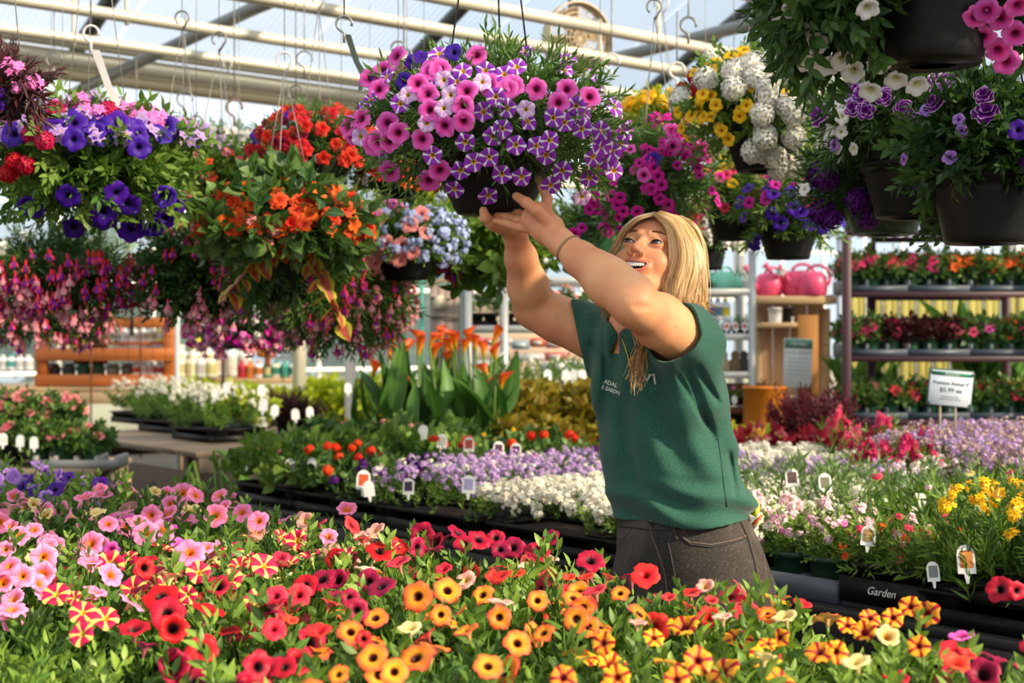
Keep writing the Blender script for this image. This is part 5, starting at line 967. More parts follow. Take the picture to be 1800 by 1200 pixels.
def bottles(x0, x1, n, ybase, d, cols, h, r, grp, where):
    global nb
    for i in range(n):
        px = x0+(x1-x0)*i/max(1, n-1); c, l = cols[i % len(cols)]; nb += 1
        o = ['first', 'second', 'third', 'fourth', 'fifth', 'sixth', 'seventh', 'eighth', 'ninth', 'tenth'][i]
        nm = {'f2f2ec': 'white', 'f0e8c8': 'cream', 'e8d040': 'yellow', '2c6a44': 'green', '5a6a60': 'grey-green', 'e8842c': 'orange', '2c9c84': 'teal', 'c41c30': 'red', 'dce8f0': 'pale blue', '6a4a38': 'brown', '7a38b0': 'purple'}[c]
        thing('bottle', f'{nm} bottle {where}, {o} from the left', 'bottle', Pt(px, ybase, d), random.random()*6, grp, bottle_mesh(c, l, r, h, .75 if nm in ('green', 'brown', 'grey-green') else .42))
W_ = ('f2f2ec', 'e8e0d8'); BS = 'bottles on the orange shelf unit'
bottles(186, 300, 8, 600, D5+.12, [('e8d040', 'f2f2ec'), W_, ('dce8f0', 'f2f2ec'), W_, W_, ('f2f2ec', 'd8c890')], .12, .035, BS, 'on the thin top shelf')
bottles(205, 285, 8, 613, D5+.1, [W_, ('5a6a60', 'f2f2ec'), W_, W_], .035, .034, BS, 'low on the middle shelf')
bottles(85, 150, 5, 612, D5+.1, [('7a38b0', 'e8d040'), ('f2f2ec', 'e8d040'), ('f0e8c8', '6a4a38'), ('e8d040', '2c2c2c')], .14, .02, BS, 'left of the rust panel')
bottles(240, 295, 5, 659, D5+.1, [('f2f2ec', 'd84a3a'), W_, ('f2f2ec', 'e8a0a0')], .105, .034, BS, 'on the lowest shelf')
bottles(95, 225, 6, 659, D5+.14, [('6a4a38', '3c2c24'), ('5a6a60', '2c3c34'), ('2c6a44', '1c4a30'), ('2c6a44', '1c4a30'), ('5a6a60', 'a8a890'), ('6a4a38', '5a6a60')], .095, .055, BS, 'dark jars on the lowest shelf')
bottles(5, 50, 4, 650, 11.2, [W_, ('f2f2ec', '58b8b0'), W_], .12, .04, 'bottles left of the shelf unit', 'left of the shelf unit')
# cream bottles on a ledge to the right, with coloured trigger sprayers
t = thing('display_ledge', 'pale ledge under the cream bottles', 'shelf', Pt(430, 664, 11.5), 0); mb = MB(); box(mb, (0, .1, -.02), (1.1, .4, .04), bev=.004); part('board', mb, WL, t, smooth=False)
for x in (-.5, .5): mb = MB(); box(mb, (x, .1, -.58), (.05, .3, 1.06)); part('support', mb, WL, t, smooth=False)
bottles(318, 372, 4, 664, 11.4, [('f0e8c8', 'e8d890'), ('f0e8c8', 'e8e0b0'), W_], .19, .05, 'cream bottles on the ledge', 'at the front of the ledge')
bottles(318, 430, 6, 664, 11.62, [('f2f2ec', 'f2e8d8'), W_, ('f0e8c8', 'f2f2ec'), ('f2f2ec', 'f0d8c8')], .27, .06, 'cream bottles on the ledge', 'tall at the back of the ledge')
bottles(425, 515, 7, 664, 11.45, [('c41c30', 'c41c30'), ('e8842c', 'e8842c'), ('f2f2ec', 'e8842c'), ('2c9c84', 'f0d890'), ('f0e8c8', '2c9c84'), ('2c9c84', '2c9c84'), ('f2f2ec', '2c9c84')], .14, .035, 'coloured bottles on the ledge', 'coloured, on the ledge')
mb = MB(); t = thing('yellow_jar', 'yellow and purple jar standing on the cream bottles', 'jar', Pt(343, 614, 11.4), 0); lathe(mb, [(.001, 0), (.05, 0), (.05, .1), (.001, .1)], 16); part('jar_body', mb, plain('jar_yellow', 'd8c020', .4), t); mb = MB(); lathe(mb, [(.051, .02), (.051, .055)], 16); part('jar_band', mb, plain('jar_purple', '8a3a6a', .5), t)
# wire grid in front
t = thing('wire_grid_panel', 'rusty wire grid standing in front of the shelf unit', 'wire panel', Pt(345, 662, 10.5), 0, None); RUST = plain('rusty_wire', '7c4a28', .7, .2); g = 10.5/F
mb = MB()
for i in range(18): x = (-185+i*21.8)*g; tube(mb, [(x, 0, 0), (x, 0, 140*g), (x, 0, 280*g)], .0022, 4)
for i in range(9): z = i*35*g; tube(mb, [(-185*g, 0, z), (0, 0, z), (185*g, 0, z)], .0022, 4)
part('wire_mesh', mb, RUST, t, stuff=True)
for x in (-185, -98, 185): mb = MB(); tube(mb, [(x*g, 0, -.6), (x*g, 0, .3), (x*g, 0, 280*g)], .007, 6); part('upright', mb, RUST, t)
# bowls, posts and small things
for j, (px, py, r, d, rim) in enumerate(((392, 583, .17, 9.2, 1), (232, 505, .17, 9.4, 0))):
    t = thing('bird_bath', ['dark bird bath bowl on a thin stand before the cream bottles', 'hanging grey bowl seen against the wire grid'][j], 'bird bath', Pt(px, py, d)-np.array([0, 0, .12]), 0); mb = MB(); lathe(mb, [(.001, 0), (r*.35, .004), (r*.75, .045), (r, .12), (r*.97, .12), (r*.7, .055), (.001, .02)], 26); part('bowl', mb, plain('dark_bowl' if j == 0 else 'grey_bowl', '4a4a42' if j == 0 else '8a8a88', .5), t)
    mb = MB(); tube(mb, [(0, 0, .01), (0, 0, -.2), (0, 0, -.8 if j == 0 else -.02)], .012, 6); part('stand', mb, plain('iron_stand', '2c2824', .5), t)
for j, (px, y0, y1, wd, d, col, lab) in enumerate(((616, 590, 652, 20, 8.4, 'b8b4a8', 'round grey post beside the calla lilies'), (741, 480, 592, 8, 8.2, '5cb09c', 'thin teal post above the calla lilies'), (812, 400, 640, 9, 8.0, '6c7a72', 'dark grey-green post beside the garden panel'), (1476, 420, 660, 11, 9.2, 'b8c4d8', 'pale blue post left of the maroon rack'), (312, 545, 664, 8, 10.3, 'd8dcd8', 'white post right of the orange shelf unit'))):
    p = Pt(px, y1, d); t = thing('support_post', lab, 'post', p*[1, 1, 0], 0); z0, z1 = 0, Pt(px, y0, d)[2]; mb = MB(); tube(mb, [(0, 0, z0), (0, 0, z1/2), (0, 0, z1)], wd/2/F*d, 14); part('shaft', mb, plain('post_'+col, col, .5), t)
    mb = MB(); lathe(mb, [(wd*.7/F*d, z1-.0), (wd*.7/F*d, z1+.015), (.001, z1+.015)], 14); part('cap', mb, plain('post_'+col, col, .5), t)
t = thing('garden_panel', 'grey-brown wooden garden panel with a small gabled top', 'garden ornament', Pt(782, 655, 8.6)*[1, 1, 0], 0); g = 8.6/F; zb, zt = Pt(0, 660, 8.6)[2], Pt(0, 503, 8.6)[2]
for i in range(4): mb = MB(); box(mb, ((-1.5+i)*13.5*g, 0, (zt)/2), (13*g, .03, zt), bev=.003); part('board', mb, plain('grey_brown_board', 'a8968a', .75), t, smooth=False)
mb = MB(); tube(mb, [(-28*g, -.02, zt), (0, -.02, zt+12*g), (28*g, -.02, zt)], .012, 6); part('gable_trim', mb, WL, t); mb = MB(); lathe(mb, [(.001, -.03), (.035, -.02), (.04, .02), (.02, .05), (.001, .055)], 12, c=(-8*g, -.04, zt-32*g)); part('carved_bird', mb, plain('pale_carving', 'e8d8b8', .6), t)
mb = MB()
for k in range(3): tube(mb, [(-25*g, -.025, zt-(20+35*k)*g), (5*g, -.03, zt-(24+30*k)*g), (25*g, -.025, zt-(14+45*k)*g)], .006, 5)
part('twig', mb, plain('twig_brown', '4a3a30', .8), t)
t = thing('small_notice', 'small white notice with a blue frame behind the fuchsias', 'sign', Pt(497, 620, 9.8), 0); mb = MB(); box(mb, (0, 0, .06), (.13, .008, .12)); part('frame', mb, plain('teal_frame', '4a8c94', .5), t, smooth=False); mb = MB(); box(mb, (0, -.006, .055), (.115, .003, .1)); part('sheet', mb, WHITEP, t, smooth=False)
mb = MB(); tube(mb, [(0, .01, 0), (0, .01, -.1), (0, .01, -.2)], .005, 5); part('stake', mb, GREYM, t)
t = thing('carved_pumpkin_stand', 'orange wooden cut-out ornament behind the fuchsias', 'garden ornament', Pt(470, 640, 10.2), 0); mb = MB()
for k in range(9): a = k*.7; lathe(mb, [(.001, -.04), (.04, -.02), (.045, .02), (.001, .06)], 8, c=(.11*math.cos(a)*(1-k*.04), .02, .17+.1*math.sin(a)))
part('ornament_body', mb, plain('orange_ornament', 'c87418', .6), t); mb = MB(); tube(mb, [(0, .02, -.02), (0, .02, .05), (0, .02, .12)], .02, 8); part('stem', mb, WO, t)
# ================================================================ steel rack behind her arms
def rack(label, d, posts, shelves, mat, rp, depth=.45, name='steel_rack'):
    """posts: px of the front uprights and their top; shelves: (x0,x1,py)"""
    t = thing(name, label, 'rack', Pt(posts[0][0], 600, d)*[1, 1, 0], 0); b = np.array(t.location)
    for (px, yt) in posts:
        z = Pt(px, yt, d)[2]
        for dy in (0, depth): mb = MB(); q = Pt(px, 600, d)-b; tube(mb, [(q[0], dy, 0), (q[0], dy, z/2), (q[0], dy, z)], rp, 10); part('post', mb, mat, t)
    for (x0, x1, py) in shelves:
        q0, q1 = Pt(x0, py, d)-b, Pt(x1, py, d)-b; z = q0[2]
        for dy in (0, depth): mb = MB(); box(mb, ((q0[0]+q1[0])/2, dy, z), (q1[0]-q0[0], .03, .04), bev=.005); part('shelf_rail', mb, mat, t, smooth=False)
        mb = MB(); n = max(3, int((q1[0]-q0[0])/.08))
        for i in range(n+1): x = q0[0]+(q1[0]-q0[0])*i/n; tube(mb, [(x, 0, z+.015), (x, depth/2, z+.015), (x, depth, z+.015)], .003, 4)
        for y_ in np.linspace(0.05, depth-.05, 5): tube(mb, [(q0[0], y_, z+.018), ((q0[0]+q1[0])/2, y_, z+.018), (q1[0], y_, z+.018)], .003, 4)
        part('wire_shelf', mb, mat, t, stuff=True)
    return t
RM = plain('rack_steel', 'b4b6b4', .4, .35); DR = 8.0
rack('grey steel rack behind the woman\'s raised arms', DR, [(886, 480), (1065, 480), (822, 500)], [(820, 1068, 493), (820, 1068, 578)], RM, .026)
rack('grey steel rack right of the blonde hair', 8.2, [(1322, 440), (1150, 440)], [(1150, 1322, 513), (1150, 1322, 592), (1150, 1322, 659)], RM, .022)
for j, (px, py) in enumerate(((850, 575), (905, 575), (955, 575), (1010, 575))):
    p = Pt(px, py, DR+.2); flat(['black flat of pansies on the rack, left', 'black flat of pansies on the rack, beside the steel post', 'black flat of green plants on the rack, behind the forearm', 'black flat of green plants on the rack, above the sleeve'][j], 0, 0, pos=p, rot=0, L=.16, W=.3, nl=2, nw=3, kind='imp', mat='g_imp', fh=.13, n=30, flowers=[('imp', 'viol' if j < 2 else 'peach', 3, .03, 'part'), ('imp', 'peach', 4, .026, 'part')], group='flats on the steel rack', seed=400+j)
for j, px in enumerate((905, 955, 1005, 1048)):
    p = Gz(px, 700, .84); p = Pt(px, 705, 7.6); flat(['seedling flat with white tags, left of her sleeve', 'seedling flat with white tags, second from the left', 'seedling flat with white tags, third from the left', 'seedling flat with white tags, touching the shirt'][j], 0, 0, pos=p, rot=0, L=.15, W=.4, nl=2, nw=3, h=.06, kind='sml', mat='g_spr', fh=.16, n=50, flowers=[('clu', 'white', 3, .03, 'part'), ('clu', 'rose', 1, .02, 'part')], group='seedling flats with white tags', seed=410+j, traymat=GREYP)
t = thing('plank_shelf', 'dark wooden shelf under the tagged seedling flats', 'shelf', Pt(975, 712, 7.95), 0, None); mb = MB(); box(mb, (0, 0, -.0), (.62, .5, .03)); part('board', mb, WD, t, smooth=False)
for x in (-.28, .28): mb = MB(); box(mb, (x, 0, -.5), (.05, .4, .98)); part('support', mb, WD, t, smooth=False)
for j, px in enumerate((963, 994, 1007, 1024)): tag(['white tag on the seedling flats, leftmost', 'white tag on the seedling flats, second', 'white tag on the seedling flats, third', 'white tag on the seedling flats, nearest the shirt'][j], Pt(px, 668, 7.35), 1.05, '', group='white tags on the seedling flats')
# pale boards behind the rack with seed packets and bags
t = thing('pale_board_wall', 'pale peach plank display wall behind the steel rack', 'display wall', Pt(930, 640, 9.6)*[1, 1, 0], 0)
for i in range(7): mb = MB(); box(mb, (0, 0, 1.0+i*.1), (1.15, .03, .092), bev=.003); part('plank', mb, plain('peach_plank', 'ecd0b0', .7), t, smooth=False)
for x in (-.45, .1, .5): mb = MB(); box(mb, (x, .05, .85), (.06, .06, 1.7)); part('post', mb, plain('peach_plank', 'ecd0b0', .7), t, smooth=False)
for j, (px, py, w_, h_, c) in enumerate(((840, 600, 24, 14, 'c8506a'), (862, 600, 20, 12, 'e86a4a'), (890, 600, 22, 14, 'e8dcd0'), (915, 606, 34, 16, 'a8c4cc'), (945, 602, 28, 16, 'e86a3a'), (972, 604, 30, 16, 'e89a8a'), (850, 640, 40, 14, 'f0f0ee'), (935, 628, 50, 14, 'f0e8e8'), (975, 626, 40, 14, 'e8706a'), (990, 648, 80, 20, 'b8c8e0'), (878, 650, 34, 14, 'e4e0d8'), (870, 515, 24, 14, 'd8485a'), (860, 525, 40, 18, 'f0c0a8'))):
    p = Pt(px, py+h_/2, 9.2); t = thing('seed_bag', ['pink packet', 'orange packet', 'cream packet', 'blue-grey packet', 'orange-red packet', 'salmon packet', 'white packet', 'off-white packet', 'coral packet', 'pale blue bag', 'beige packet', 'red packet', 'peach packet'][j]+' displayed behind the steel rack', 'packet', p, 0, 'packets behind the steel rack')
    mb = MB(); box(mb, (0, 0, h_/2/F*9.2), (w_/F*9.2, .06, h_/F*9.2), bev=.012); part('bag', mb, plain('bag_'+c, c, .5, var=.2, scale=30), t); mb = MB(); box(mb, (0, -.032, h_/2/F*9.2), (w_*.5/F*9.2, .003, h_*.4/F*9.2)); part('front_label', mb, WHITEP, t, smooth=False)
# ================================================================ right rack goods
mint = plain('mint_plastic', '7ed0b4', .4, var=.05); pinkp = plain('pink_plastic', 'e8507a', .35, var=.04)
def can(label, p, s, mat, rz=0.):
    t = thing('watering_can', label, 'watering can', p, rz, 'watering cans'); mb = MB(); lathe(mb, [(.001, 0), (.085, 0), (.1, .02), (.105, .08), (.09, .15), (.06, .17), (.055, .165), (.08, .14), (.001, .14)], 22); o = part('body', mb, mat, t)
    mb = MB(); tube(mb, [(-.08, 0, .04), (-.15, 0, .09), (-.19, 0, .17), (-.215, 0, .2)], [.028, .02, .014, .013], 10); part('spout', mb, mat, t)
    mb = MB(); lathe(mb, [(.012, 0), (.03, .02), (.001, .026)], 12, c=(-.21, 0, .195), R=roty(-.8)); part('rose', mb, mat, t)
    a = np.linspace(-.7, 2.6, 12); mb = MB(); tube(mb, [(.035+.085*math.cos(q), 0, .13+.085*math.sin(q)) for q in a], .011, 8); part('handle', mb, mat, t); t.scale = (s,)*3; return t
DB = 9.4
can('pink watering can, left one with a tall looped handle', Pt(1352, 521, DB), .9, pinkp, .5); can('pink watering can in the middle', Pt(1402, 521, DB), 1.0, pinkp, .15); can('pink watering can on the right, overlapping the middle one', Pt(1428, 521, DB-.1), .95, pinkp, -.2)
can('mint green watering can on the steel rack', Pt(1272, 509, 8.35), .62, mint, .6); can('small mint green watering can beside the larger one', Pt(1292, 509, 8.4), .45, mint, .3)
t = thing('pine_shelving', 'pine shelving with pink watering cans on top', 'shelf', Pt(1395, 600, DB)*[1, 1, 0], 0)
for i, (x0, x1, py, dp) in enumerate(((1322, 1465, 528, .35), (1330, 1420, 572, .35), (1330, 1440, 700, .35))): mb = MB(); q = Pt((x0+x1)/2, py, DB)-np.array(t.location); box(mb, q, ((x1-x0)/F*DB, dp, .035 if i else .05), bev=.004); part('shelf_board', mb, WL, t, smooth=False)
for px in (1335, 1456): mb = MB(); q = Pt(px, 600, DB)-np.array(t.location); box(mb, (q[0], .1, .8), (.06, .06, 1.6)); part('upright', mb, WL, t, smooth=False)
for i in range(4): mb = MB(); box(mb, (-.16+i*.115, .19, 1.2), (.11, .02, .9)); part('back_board', mb, plain('tan_board', 'd8b48c', .75), t, smooth=False)
t = thing('cardboard_sheet', 'brown cardboard sheet beside the pine shelving', 'cardboard', Pt(1420, 700, DB-.25)*[1, 1, 0]+[0, 0, 1.0], 0); mb = MB(); box(mb, (0, 0, .27), (.13, .02, .56), bev=.003); part('panel', mb, plain('cardboard', 'b0783c', .85), t, smooth=False); mb = MB(); box(mb, (0, .03, -.5), (.04, .03, 1.0)); part('prop', mb, WL, t)
for j, (px, py, r, h, m) in enumerate(((1363, 570, .05, .11, WHITEP), (1383, 570, .045, .11, BLKP), (1387, 571, .03, .05, WHITEP), (1372, 484, .03, .04, WHITEP))):
    thing('plant_pot', ['white pot on the pine shelf', 'black pot on the pine shelf', 'little white pot before the black one', 'small white dome ornament behind the watering cans'][j], 'pot', Pt(px, py, DB-.1), 0, 'pots on the pine shelf', pot_mesh('pot', r*.75, r, h, m, SOIL, .004, 16))
RS = 'bottles on the right steel rack'
bottles(1235, 1275, 4, 563, 8.35, [W_, ('dce8f0', '5a8cc0'), ('f2f2ec', '5a8cc0'), ('dce8f0', 'e8d040')], .13, .03, RS, 'on the right steel rack')
bottles(1296, 1314, 3, 510, 8.4, [W_, W_, ('f0e8c8', 'f2f2ec')], .09, .02, RS, 'top shelf by the mint cans')
for j, px in enumerate((1256, 1277, 1294, 1309)):
    p = Pt(px, 587, 8.35); potted('potted_seedling', ['tagged seedling pot on the right rack, leftmost', 'tagged seedling pot on the right rack, second', 'tagged seedling pot on the right rack, third', 'tagged seedling pot on the right rack, by the post'][j], p, 'black', kind='sml', mat='g_cal', R=(.035, .035, .05), n=14, L=.035, r1=.03, h=.05, group='tagged seedlings on the right rack', cat='potted plant')
    tag(['white tag, leftmost on the right rack', 'white tag, second on the right rack', 'white tag, third on the right rack', 'white tag nearest the rack post'][j], Pt(px, 580, 8.2), .9, 'd86a4a', group='white tags on the right rack')
for j, (px, kk) in enumerate(((1245, 'g_dark'), (1262, 'g_imp'), (1300, 'g_spr'))):
    potted('potted_seedling', ['dark green seedling on the upper rack shelf', 'green seedling behind the mint can', 'yellowish seedling on the upper rack shelf'][j], Pt(px, 509, 8.5), 'black', kind='sml', mat=kk, R=(.06, .06, .07), n=24, L=.05, r1=.04, h=.05, group='seedlings on the upper rack shelf', cat='potted plant')
for j, (px, py) in enumerate(((1252, 656), (1272, 656), (1292, 656), (1308, 656))):
    t = thing('river_stone', ['grey stone figurine, leftmost on the lower rack shelf', 'tan stone figurine on the lower rack shelf', 'brown stone figurine on the lower rack shelf', 'dark stone figurine by the rack post'][j], 'ornament', Pt(px, py, 8.35), 0, 'stone ornaments on the rack'); mb = MB(); lathe(mb, [(.001, 0), (.04, .0), (.05, .03), (.035, .07), (.02, .09), (.026, .11), (.015, .13), (.001, .135)], 12); part('stone', mb, plain(['s_grey', 's_tan', 's_brown', 's_dark'][j], ['8a8c88', 'b09a78', '7c6448', '44403a'][j], .8), t)
for j, px in enumerate((1268, 1288, 1308)):
    potted('potted_seedling', ['pink flowered seedling under the rack, left', 'pink flowered seedling under the rack, middle', 'pink flowered seedling under the rack, right'][j], Pt(px, 712, 8.2)*[1, 1, 1], 'black', kind='sml', mat='g_spr', R=(.04, .04, .05), n=16, L=.04, r1=.03, h=.05, flowers=[('clu', 'pinkl', 3, .018, .3, 1)], group='pink seedlings under the rack', cat='potted plant')
    tag(['white tag under the rack, left', 'white tag under the rack, middle', 'white tag under the rack, right'][j], Pt(px+3, 708, 8.05), .8, '', group='white tags under the rack')
t = thing('low_shelf', 'rust coloured low shelf under the right steel rack', 'shelf', Pt(1290, 716, 8.2), 0); mb = MB(); box(mb, (0, .05, -.02), (.4, .35, .03)); part('board', mb, wood('rust_panel', '7c3a1c', '5a2814'), t, smooth=False); mb = MB(); box(mb, (0, .2, .07), (.4, .02, .13)); part('back_board', mb, wood('rust_panel', '7c3a1c', '5a2814'), t, smooth=False); mb = MB(); box(mb, (0, .1, -.5), (.3, .2, .96)); part('support', mb, WD, t)
t = thing('orange_barrel', 'orange plastic barrel right of the steel rack', 'barrel', Pt(1344, 0, 8.)*[1, 1, 0]+[0, 0, 0], 0); mb = MB(); lathe(mb, [(.001, 0), (.1, 0), (.118, .1), (.122, .5), (.122, .9), (.118, 1.11), (.126, 1.115), (.126, 1.13), (.11, 1.13), (.11, 1.09), (.001, 1.08)], 28); part('body', mb, plain('orange_barrel_plastic', 'd07a18', .45), t); mb = MB(); lathe(mb, [(.124, .55), (.128, .56), (.124, .57)], 28); part('hoop', mb, plain('orange_barrel_plastic', 'd07a18', .45), t)
# plumed dark amaranth beside it
for j, (px, py, d) in enumerate(((1375, 690, 7.6), (1400, 680, 7.3), (1430, 680, 7.2), (1458, 675, 7.4), (1480, 690, 7.1), (1350, 670, 8.3), (1445, 700, 7.0))):
    p = Pt(px, 0, d)*[1, 1, 0]+[0, 0, .72]; h_ = (Pt(px, py, d)[2]-.72)*.8
    potted('potted_amaranth', ['maroon plumed plant, leftmost by the orange barrel', 'maroon plumed plant in front of the white notice', 'tall maroon plumed plant under the notice\'s corner', 'tall maroon plumed plant nearest the rack', 'maroon plumed plant touching the rack post', 'rosy plumed plant behind the orange barrel', 'low maroon plumed plant in the black tray'][j], p, 'black', kind='lin', mat='g_purp' if j == 5 else 'g_maroon', R=(.09, .09, h_*.8), n=70, L=.1, seed=430+j, low=-.1, group='maroon plumed plants', cat='potted plant', r1=.06, h=.09, foz=.12)
t = thing('low_plant_stand', 'dark stand under the maroon plumed plants', 'stand', Pt(1425, 0, 7.4)*[1, 1, 0], 0); mb = MB(); box(mb, (0, 0, .7), (.6, .6, .04)); part('board', mb, WD, t, smooth=False)
for sx in (-1, 1):
    for sy in (-1, 1): mb = MB(); box(mb, (sx*.26, sy*.26, .34), (.06, .06, .68)); part('leg', mb, WD, t, smooth=False)
# ================================================================ maroon rack
MAR = plain('maroon_rack_paint', '3c1420', .5, var=.15); DM = 7.8; MG = 'impatiens on the maroon rack'
t = thing('maroon_rack', 'maroon steel rack with three shelves of impatiens at the right', 'rack', Pt(1660, 0, DM)*[1, 1, 0], 0); b = np.array(t.location); gx = lambda px, d=DM: Pt(px, 600, d)[0]-b[0]; gz = lambda py, d=DM: Pt(0, py, d)[2]
for px, dy in ((1488, 0), (1576, .55), (1830, 0), (1830, .55)): mb = MB(); box(mb, (gx(px), dy, .98), (.045, .045, 1.96), bev=.004); part('post', mb, MAR, t, smooth=False)
for py in (513, 626, 738, 404):
    for dy in (0, .55): xl_ = gx(1576 if dy else 1488); mb = MB(); box(mb, ((xl_+gx(1830))/2, dy, gz(py)-.015), (gx(1830)-xl_, .03, .032), bev=.003); part('shelf_rail', mb, MAR, t, smooth=False)
    mb = MB(); 
    for i in range(18): box(mb, (gx(1490)+i*(gx(1828)-gx(1490))/17, .275, gz(py)-.005), (.012, .55, .006))
    part('shelf_wires', mb, MAR, t, smooth=False, stuff=True)
GT = plain('blue_grey_tray', '4a545e', .45)
rows_ = [(513, 0), (626, 1), (738, 2), (400, 3)]
ords = ['first', 'second', 'third', 'fourth', 'fifth', 'sixth', 'seventh', 'eighth', 'ninth', 'tenth']
for (py, r) in rows_:
    xs = np.arange(1508, 1830, 34.5)
    for q in range(3):
        if r == 3: break
        tt = thing('carrying_tray', f'blue-grey tray on the {["top", "middle", "lowest"][r]} shelf of the maroon rack, {["left", "middle", "right"][q]}', 'plant tray', (gx(1490+q*110+56)+b[0], DM+.2, gz(py)), 0, 'trays on the maroon rack'); mb = MB(); L = 108/F*DM
        for i in range(4): box(mb, (-L/2+i*L/3, 0, .035), (.02, .3, .07), bev=.004)
        box(mb, (0, -.15, .02), (L, .01, .035)); box(mb, (0, .15, .02), (L, .01, .035)); box(mb, (0, 0, .004), (L, .3, .006)); part('tray', mb, GT, tt, smooth=False)
    for i, px in enumerate(xs):
        col = ['hot', 'hot', 'coral', 'hot', 'hot', 'orange', 'orange', 'orange', 'orange', 'orange'] if r == 0 else (['hot', 'hot', 'crim', 'dviol', 'crim', 'crim', 'hot', 'pinkm', 'orange', 'hot'] if r == 1 else (['coral', 'peach', 'coral', 'coral', 'coral', 'coral', 'hot', 'coral', 'coral', 'yel'] if r == 2 else ['white', 'white', 'buff', 'yel', 'white', 'hot', 'white', 'white', 'yel', 'white']))
        nf = [16, 10, 7, 8][r]; mt = 'g_imp' if not (r == 1 and col[i] in ('crim', 'dviol')) else 'g_purp'
        for k in range(2):
            p = np.array([gx(px)+b[0]+(.03 if k else 0), DM+.12+.17*k, gz(py)+.006])
            cn = {'hot': 'hot pink', 'coral': 'coral', 'orange': 'orange', 'crim': 'dark leaved crimson', 'dviol': 'dark leaved', 'pinkm': 'lilac pink', 'peach': 'salmon pink', 'yel': 'yellow', 'white': 'white', 'buff': 'cream'}[col[i]]
            potted('potted_impatiens', f'{cn} impatiens, {["upper", "middle", "lower", "topmost"][r]} shelf of the maroon rack, {["front", "rear"][k]}, {ords[i]} from the left', p, 'lgreen' if i % 2 or r else 'green', kind='imp', mat=mt, R=(.085, .085, .085 if r else .095), n=38, L=.075, seed=500+i+10*r+k*7, flowers=[('imp', col[i], nf+(2 if k else 0), .031 if r < 2 else .034, .2 if r else .3, 1.05)] if not (r == 1 and i in (3, 4) and k == 0) else [('imp', 'crim', 3, .016, .5, 1.)], group=MG, r1=.05, h=.1)
# yellow-green ribbed wall seen between the shelves
t = link('wall_right', None); t['kind'] = 'structure'
for i in range(26): mb = MB(); box(mb, (Pt(1500, 600, 9.3)[0]+i*.055, 9.3+(.012 if i % 2 else 0), 1.2), (.052, .02, 1.5), bev=.004); struct('ribbed_board', mb, plain('yellow_green_board', 'b8ac58', .7, var=.15), parent=t)
for j, px in enumerate((1500, 1500, 1560, 1715, 1745, 1800)):
    t = thing('broad_leaf_plant', ['rust pot stack plant behind the rack post', 'striped broad leaved plant behind the rack post', 'dark cone plant between the shelves', 'tall light green leaf plant behind the rack, left one', 'tall light green leaf plant behind the rack, right one', 'broad leaf plant behind the right end of the rack'][j], 'potted plant', Pt(px, 0, 8.75)*[1, 1, 0]+[0, 0, .9 if j < 3 else .9], 0, 'broad leaved plants behind the rack')
    part('pot', pot_mesh('pot', .07, .09, .14, plain('terracotta', 'c06a3a', .8) if j < 2 else BLKP, SOIL, .005), None, t)
    for k in range(7):
        a = k*2.4+j; d = nrm([math.cos(a)*.5, math.sin(a)*.4, 1]); link('leaf', CALL[k % 3], t, M=frames([np.array([0, 0, .12])], [d], .28+.05*(k % 3)+(.25 if j in (3, 4) else 0)*(k < 3), np.array([k*1.]))[0])
# ================================================================ signs
def curve_mesh(c):
    o = bpy.data.objects.new('tmp', c); COL.objects.link(o); bpy.context.view_layer.update(); m = bpy.data.meshes.new_from_object(o.evaluated_get(bpy.context.evaluated_depsgraph_get())); bpy.data.objects.remove(o); return m
def text(body, size, mat, parent, loc, rot, name='lettering', align='CENTER', ext=.0003, sx=1.):
    c = bpy.data.curves.new(name, 'FONT'); c.body = body; c.size = size; c.align_x = align; c.align_y = 'CENTER'; c.extrude = ext; c.materials.append(mat); c.resolution_u = 3; c.offset = size*.012
    o = link(name, curve_mesh(c), parent); o.location = loc; o.rotation_euler = rot; o.scale = (sx, 1, 1); return o
INK = plain('sign_ink', '3c4442', .6, var=.0); WINK = plain('white_ink', 'f2f2ee', .6, var=.0); GHEAD = plain('sign_green', '1f7a5c', .5, var=.0); PAPER = plain('sign_paper', 'dfe8f0', .5, var=.02)
d = 5.3; g = d/F; t = thing('price_sign', 'small white price sign with a green header on two wire stakes', 'sign', Pt(1668, 790, d), 0)
Z = lambda py: (790-py)*g; X = lambda px: (px-1668)*g
SGN = bpy.data.objects.new('card', None)
mb = MB(); box(mb, (0, .006, 0), (79*g, .006, 66*g), bev=.002); Rt = roty(math.radians(5.5))
cz = Z(682)
plate = part('frame', mb, plain('sign_frame_green', '3c5a48', .5), t, smooth=False); plate.location = (X(1671), 0, cz); plate.rotation_euler = (0, math.radians(5.5), 0)
mb = MB(); box(mb, (0, .0, -.5*g), (75*g, .006, 61*g), bev=.001); part('card', mb, PAPER, plate, smooth=False)
mb = MB(); box(mb, (0, -.0035, 24.5*g), (71*g, .0015, 6.5*g)); part('header_band', mb, GHEAD, plate, smooth=False)
R90 = (PI/2, 0, 0)
text('Greenhouse', 5*g, WINK, plate, (0, -.0046, 24.5*g), R90); text('Premium Annual 4"', 9.*g, INK, plate, (0, -.0036, 8*g), R90, sx=.92); text('$5.99 ea', 11*g, INK, plate, (0, -.0036, -4*g), R90, sx=1.05)
for k_, wl in ((-15.5, 30), (-20, 38)): mb = MB(); box(mb, (0, -.0034, k_*g), (wl*g, .0006, 1.1*g)); part('small_print', mb, INK, plate, smooth=False)
for sx_ in (-1, 1):
    for sz_ in (-1, 1): mb = MB(); lathe(mb, [(.001, 0), (3*g, 0), (3*g, .004), (.001, .004)], 10, R=rotx(PI/2)); part('clip', mb, plain('sign_frame_green', '3c5a48', .5), plate, loc=(sx_*37*g, -.002, sz_*27*g-.5*g))
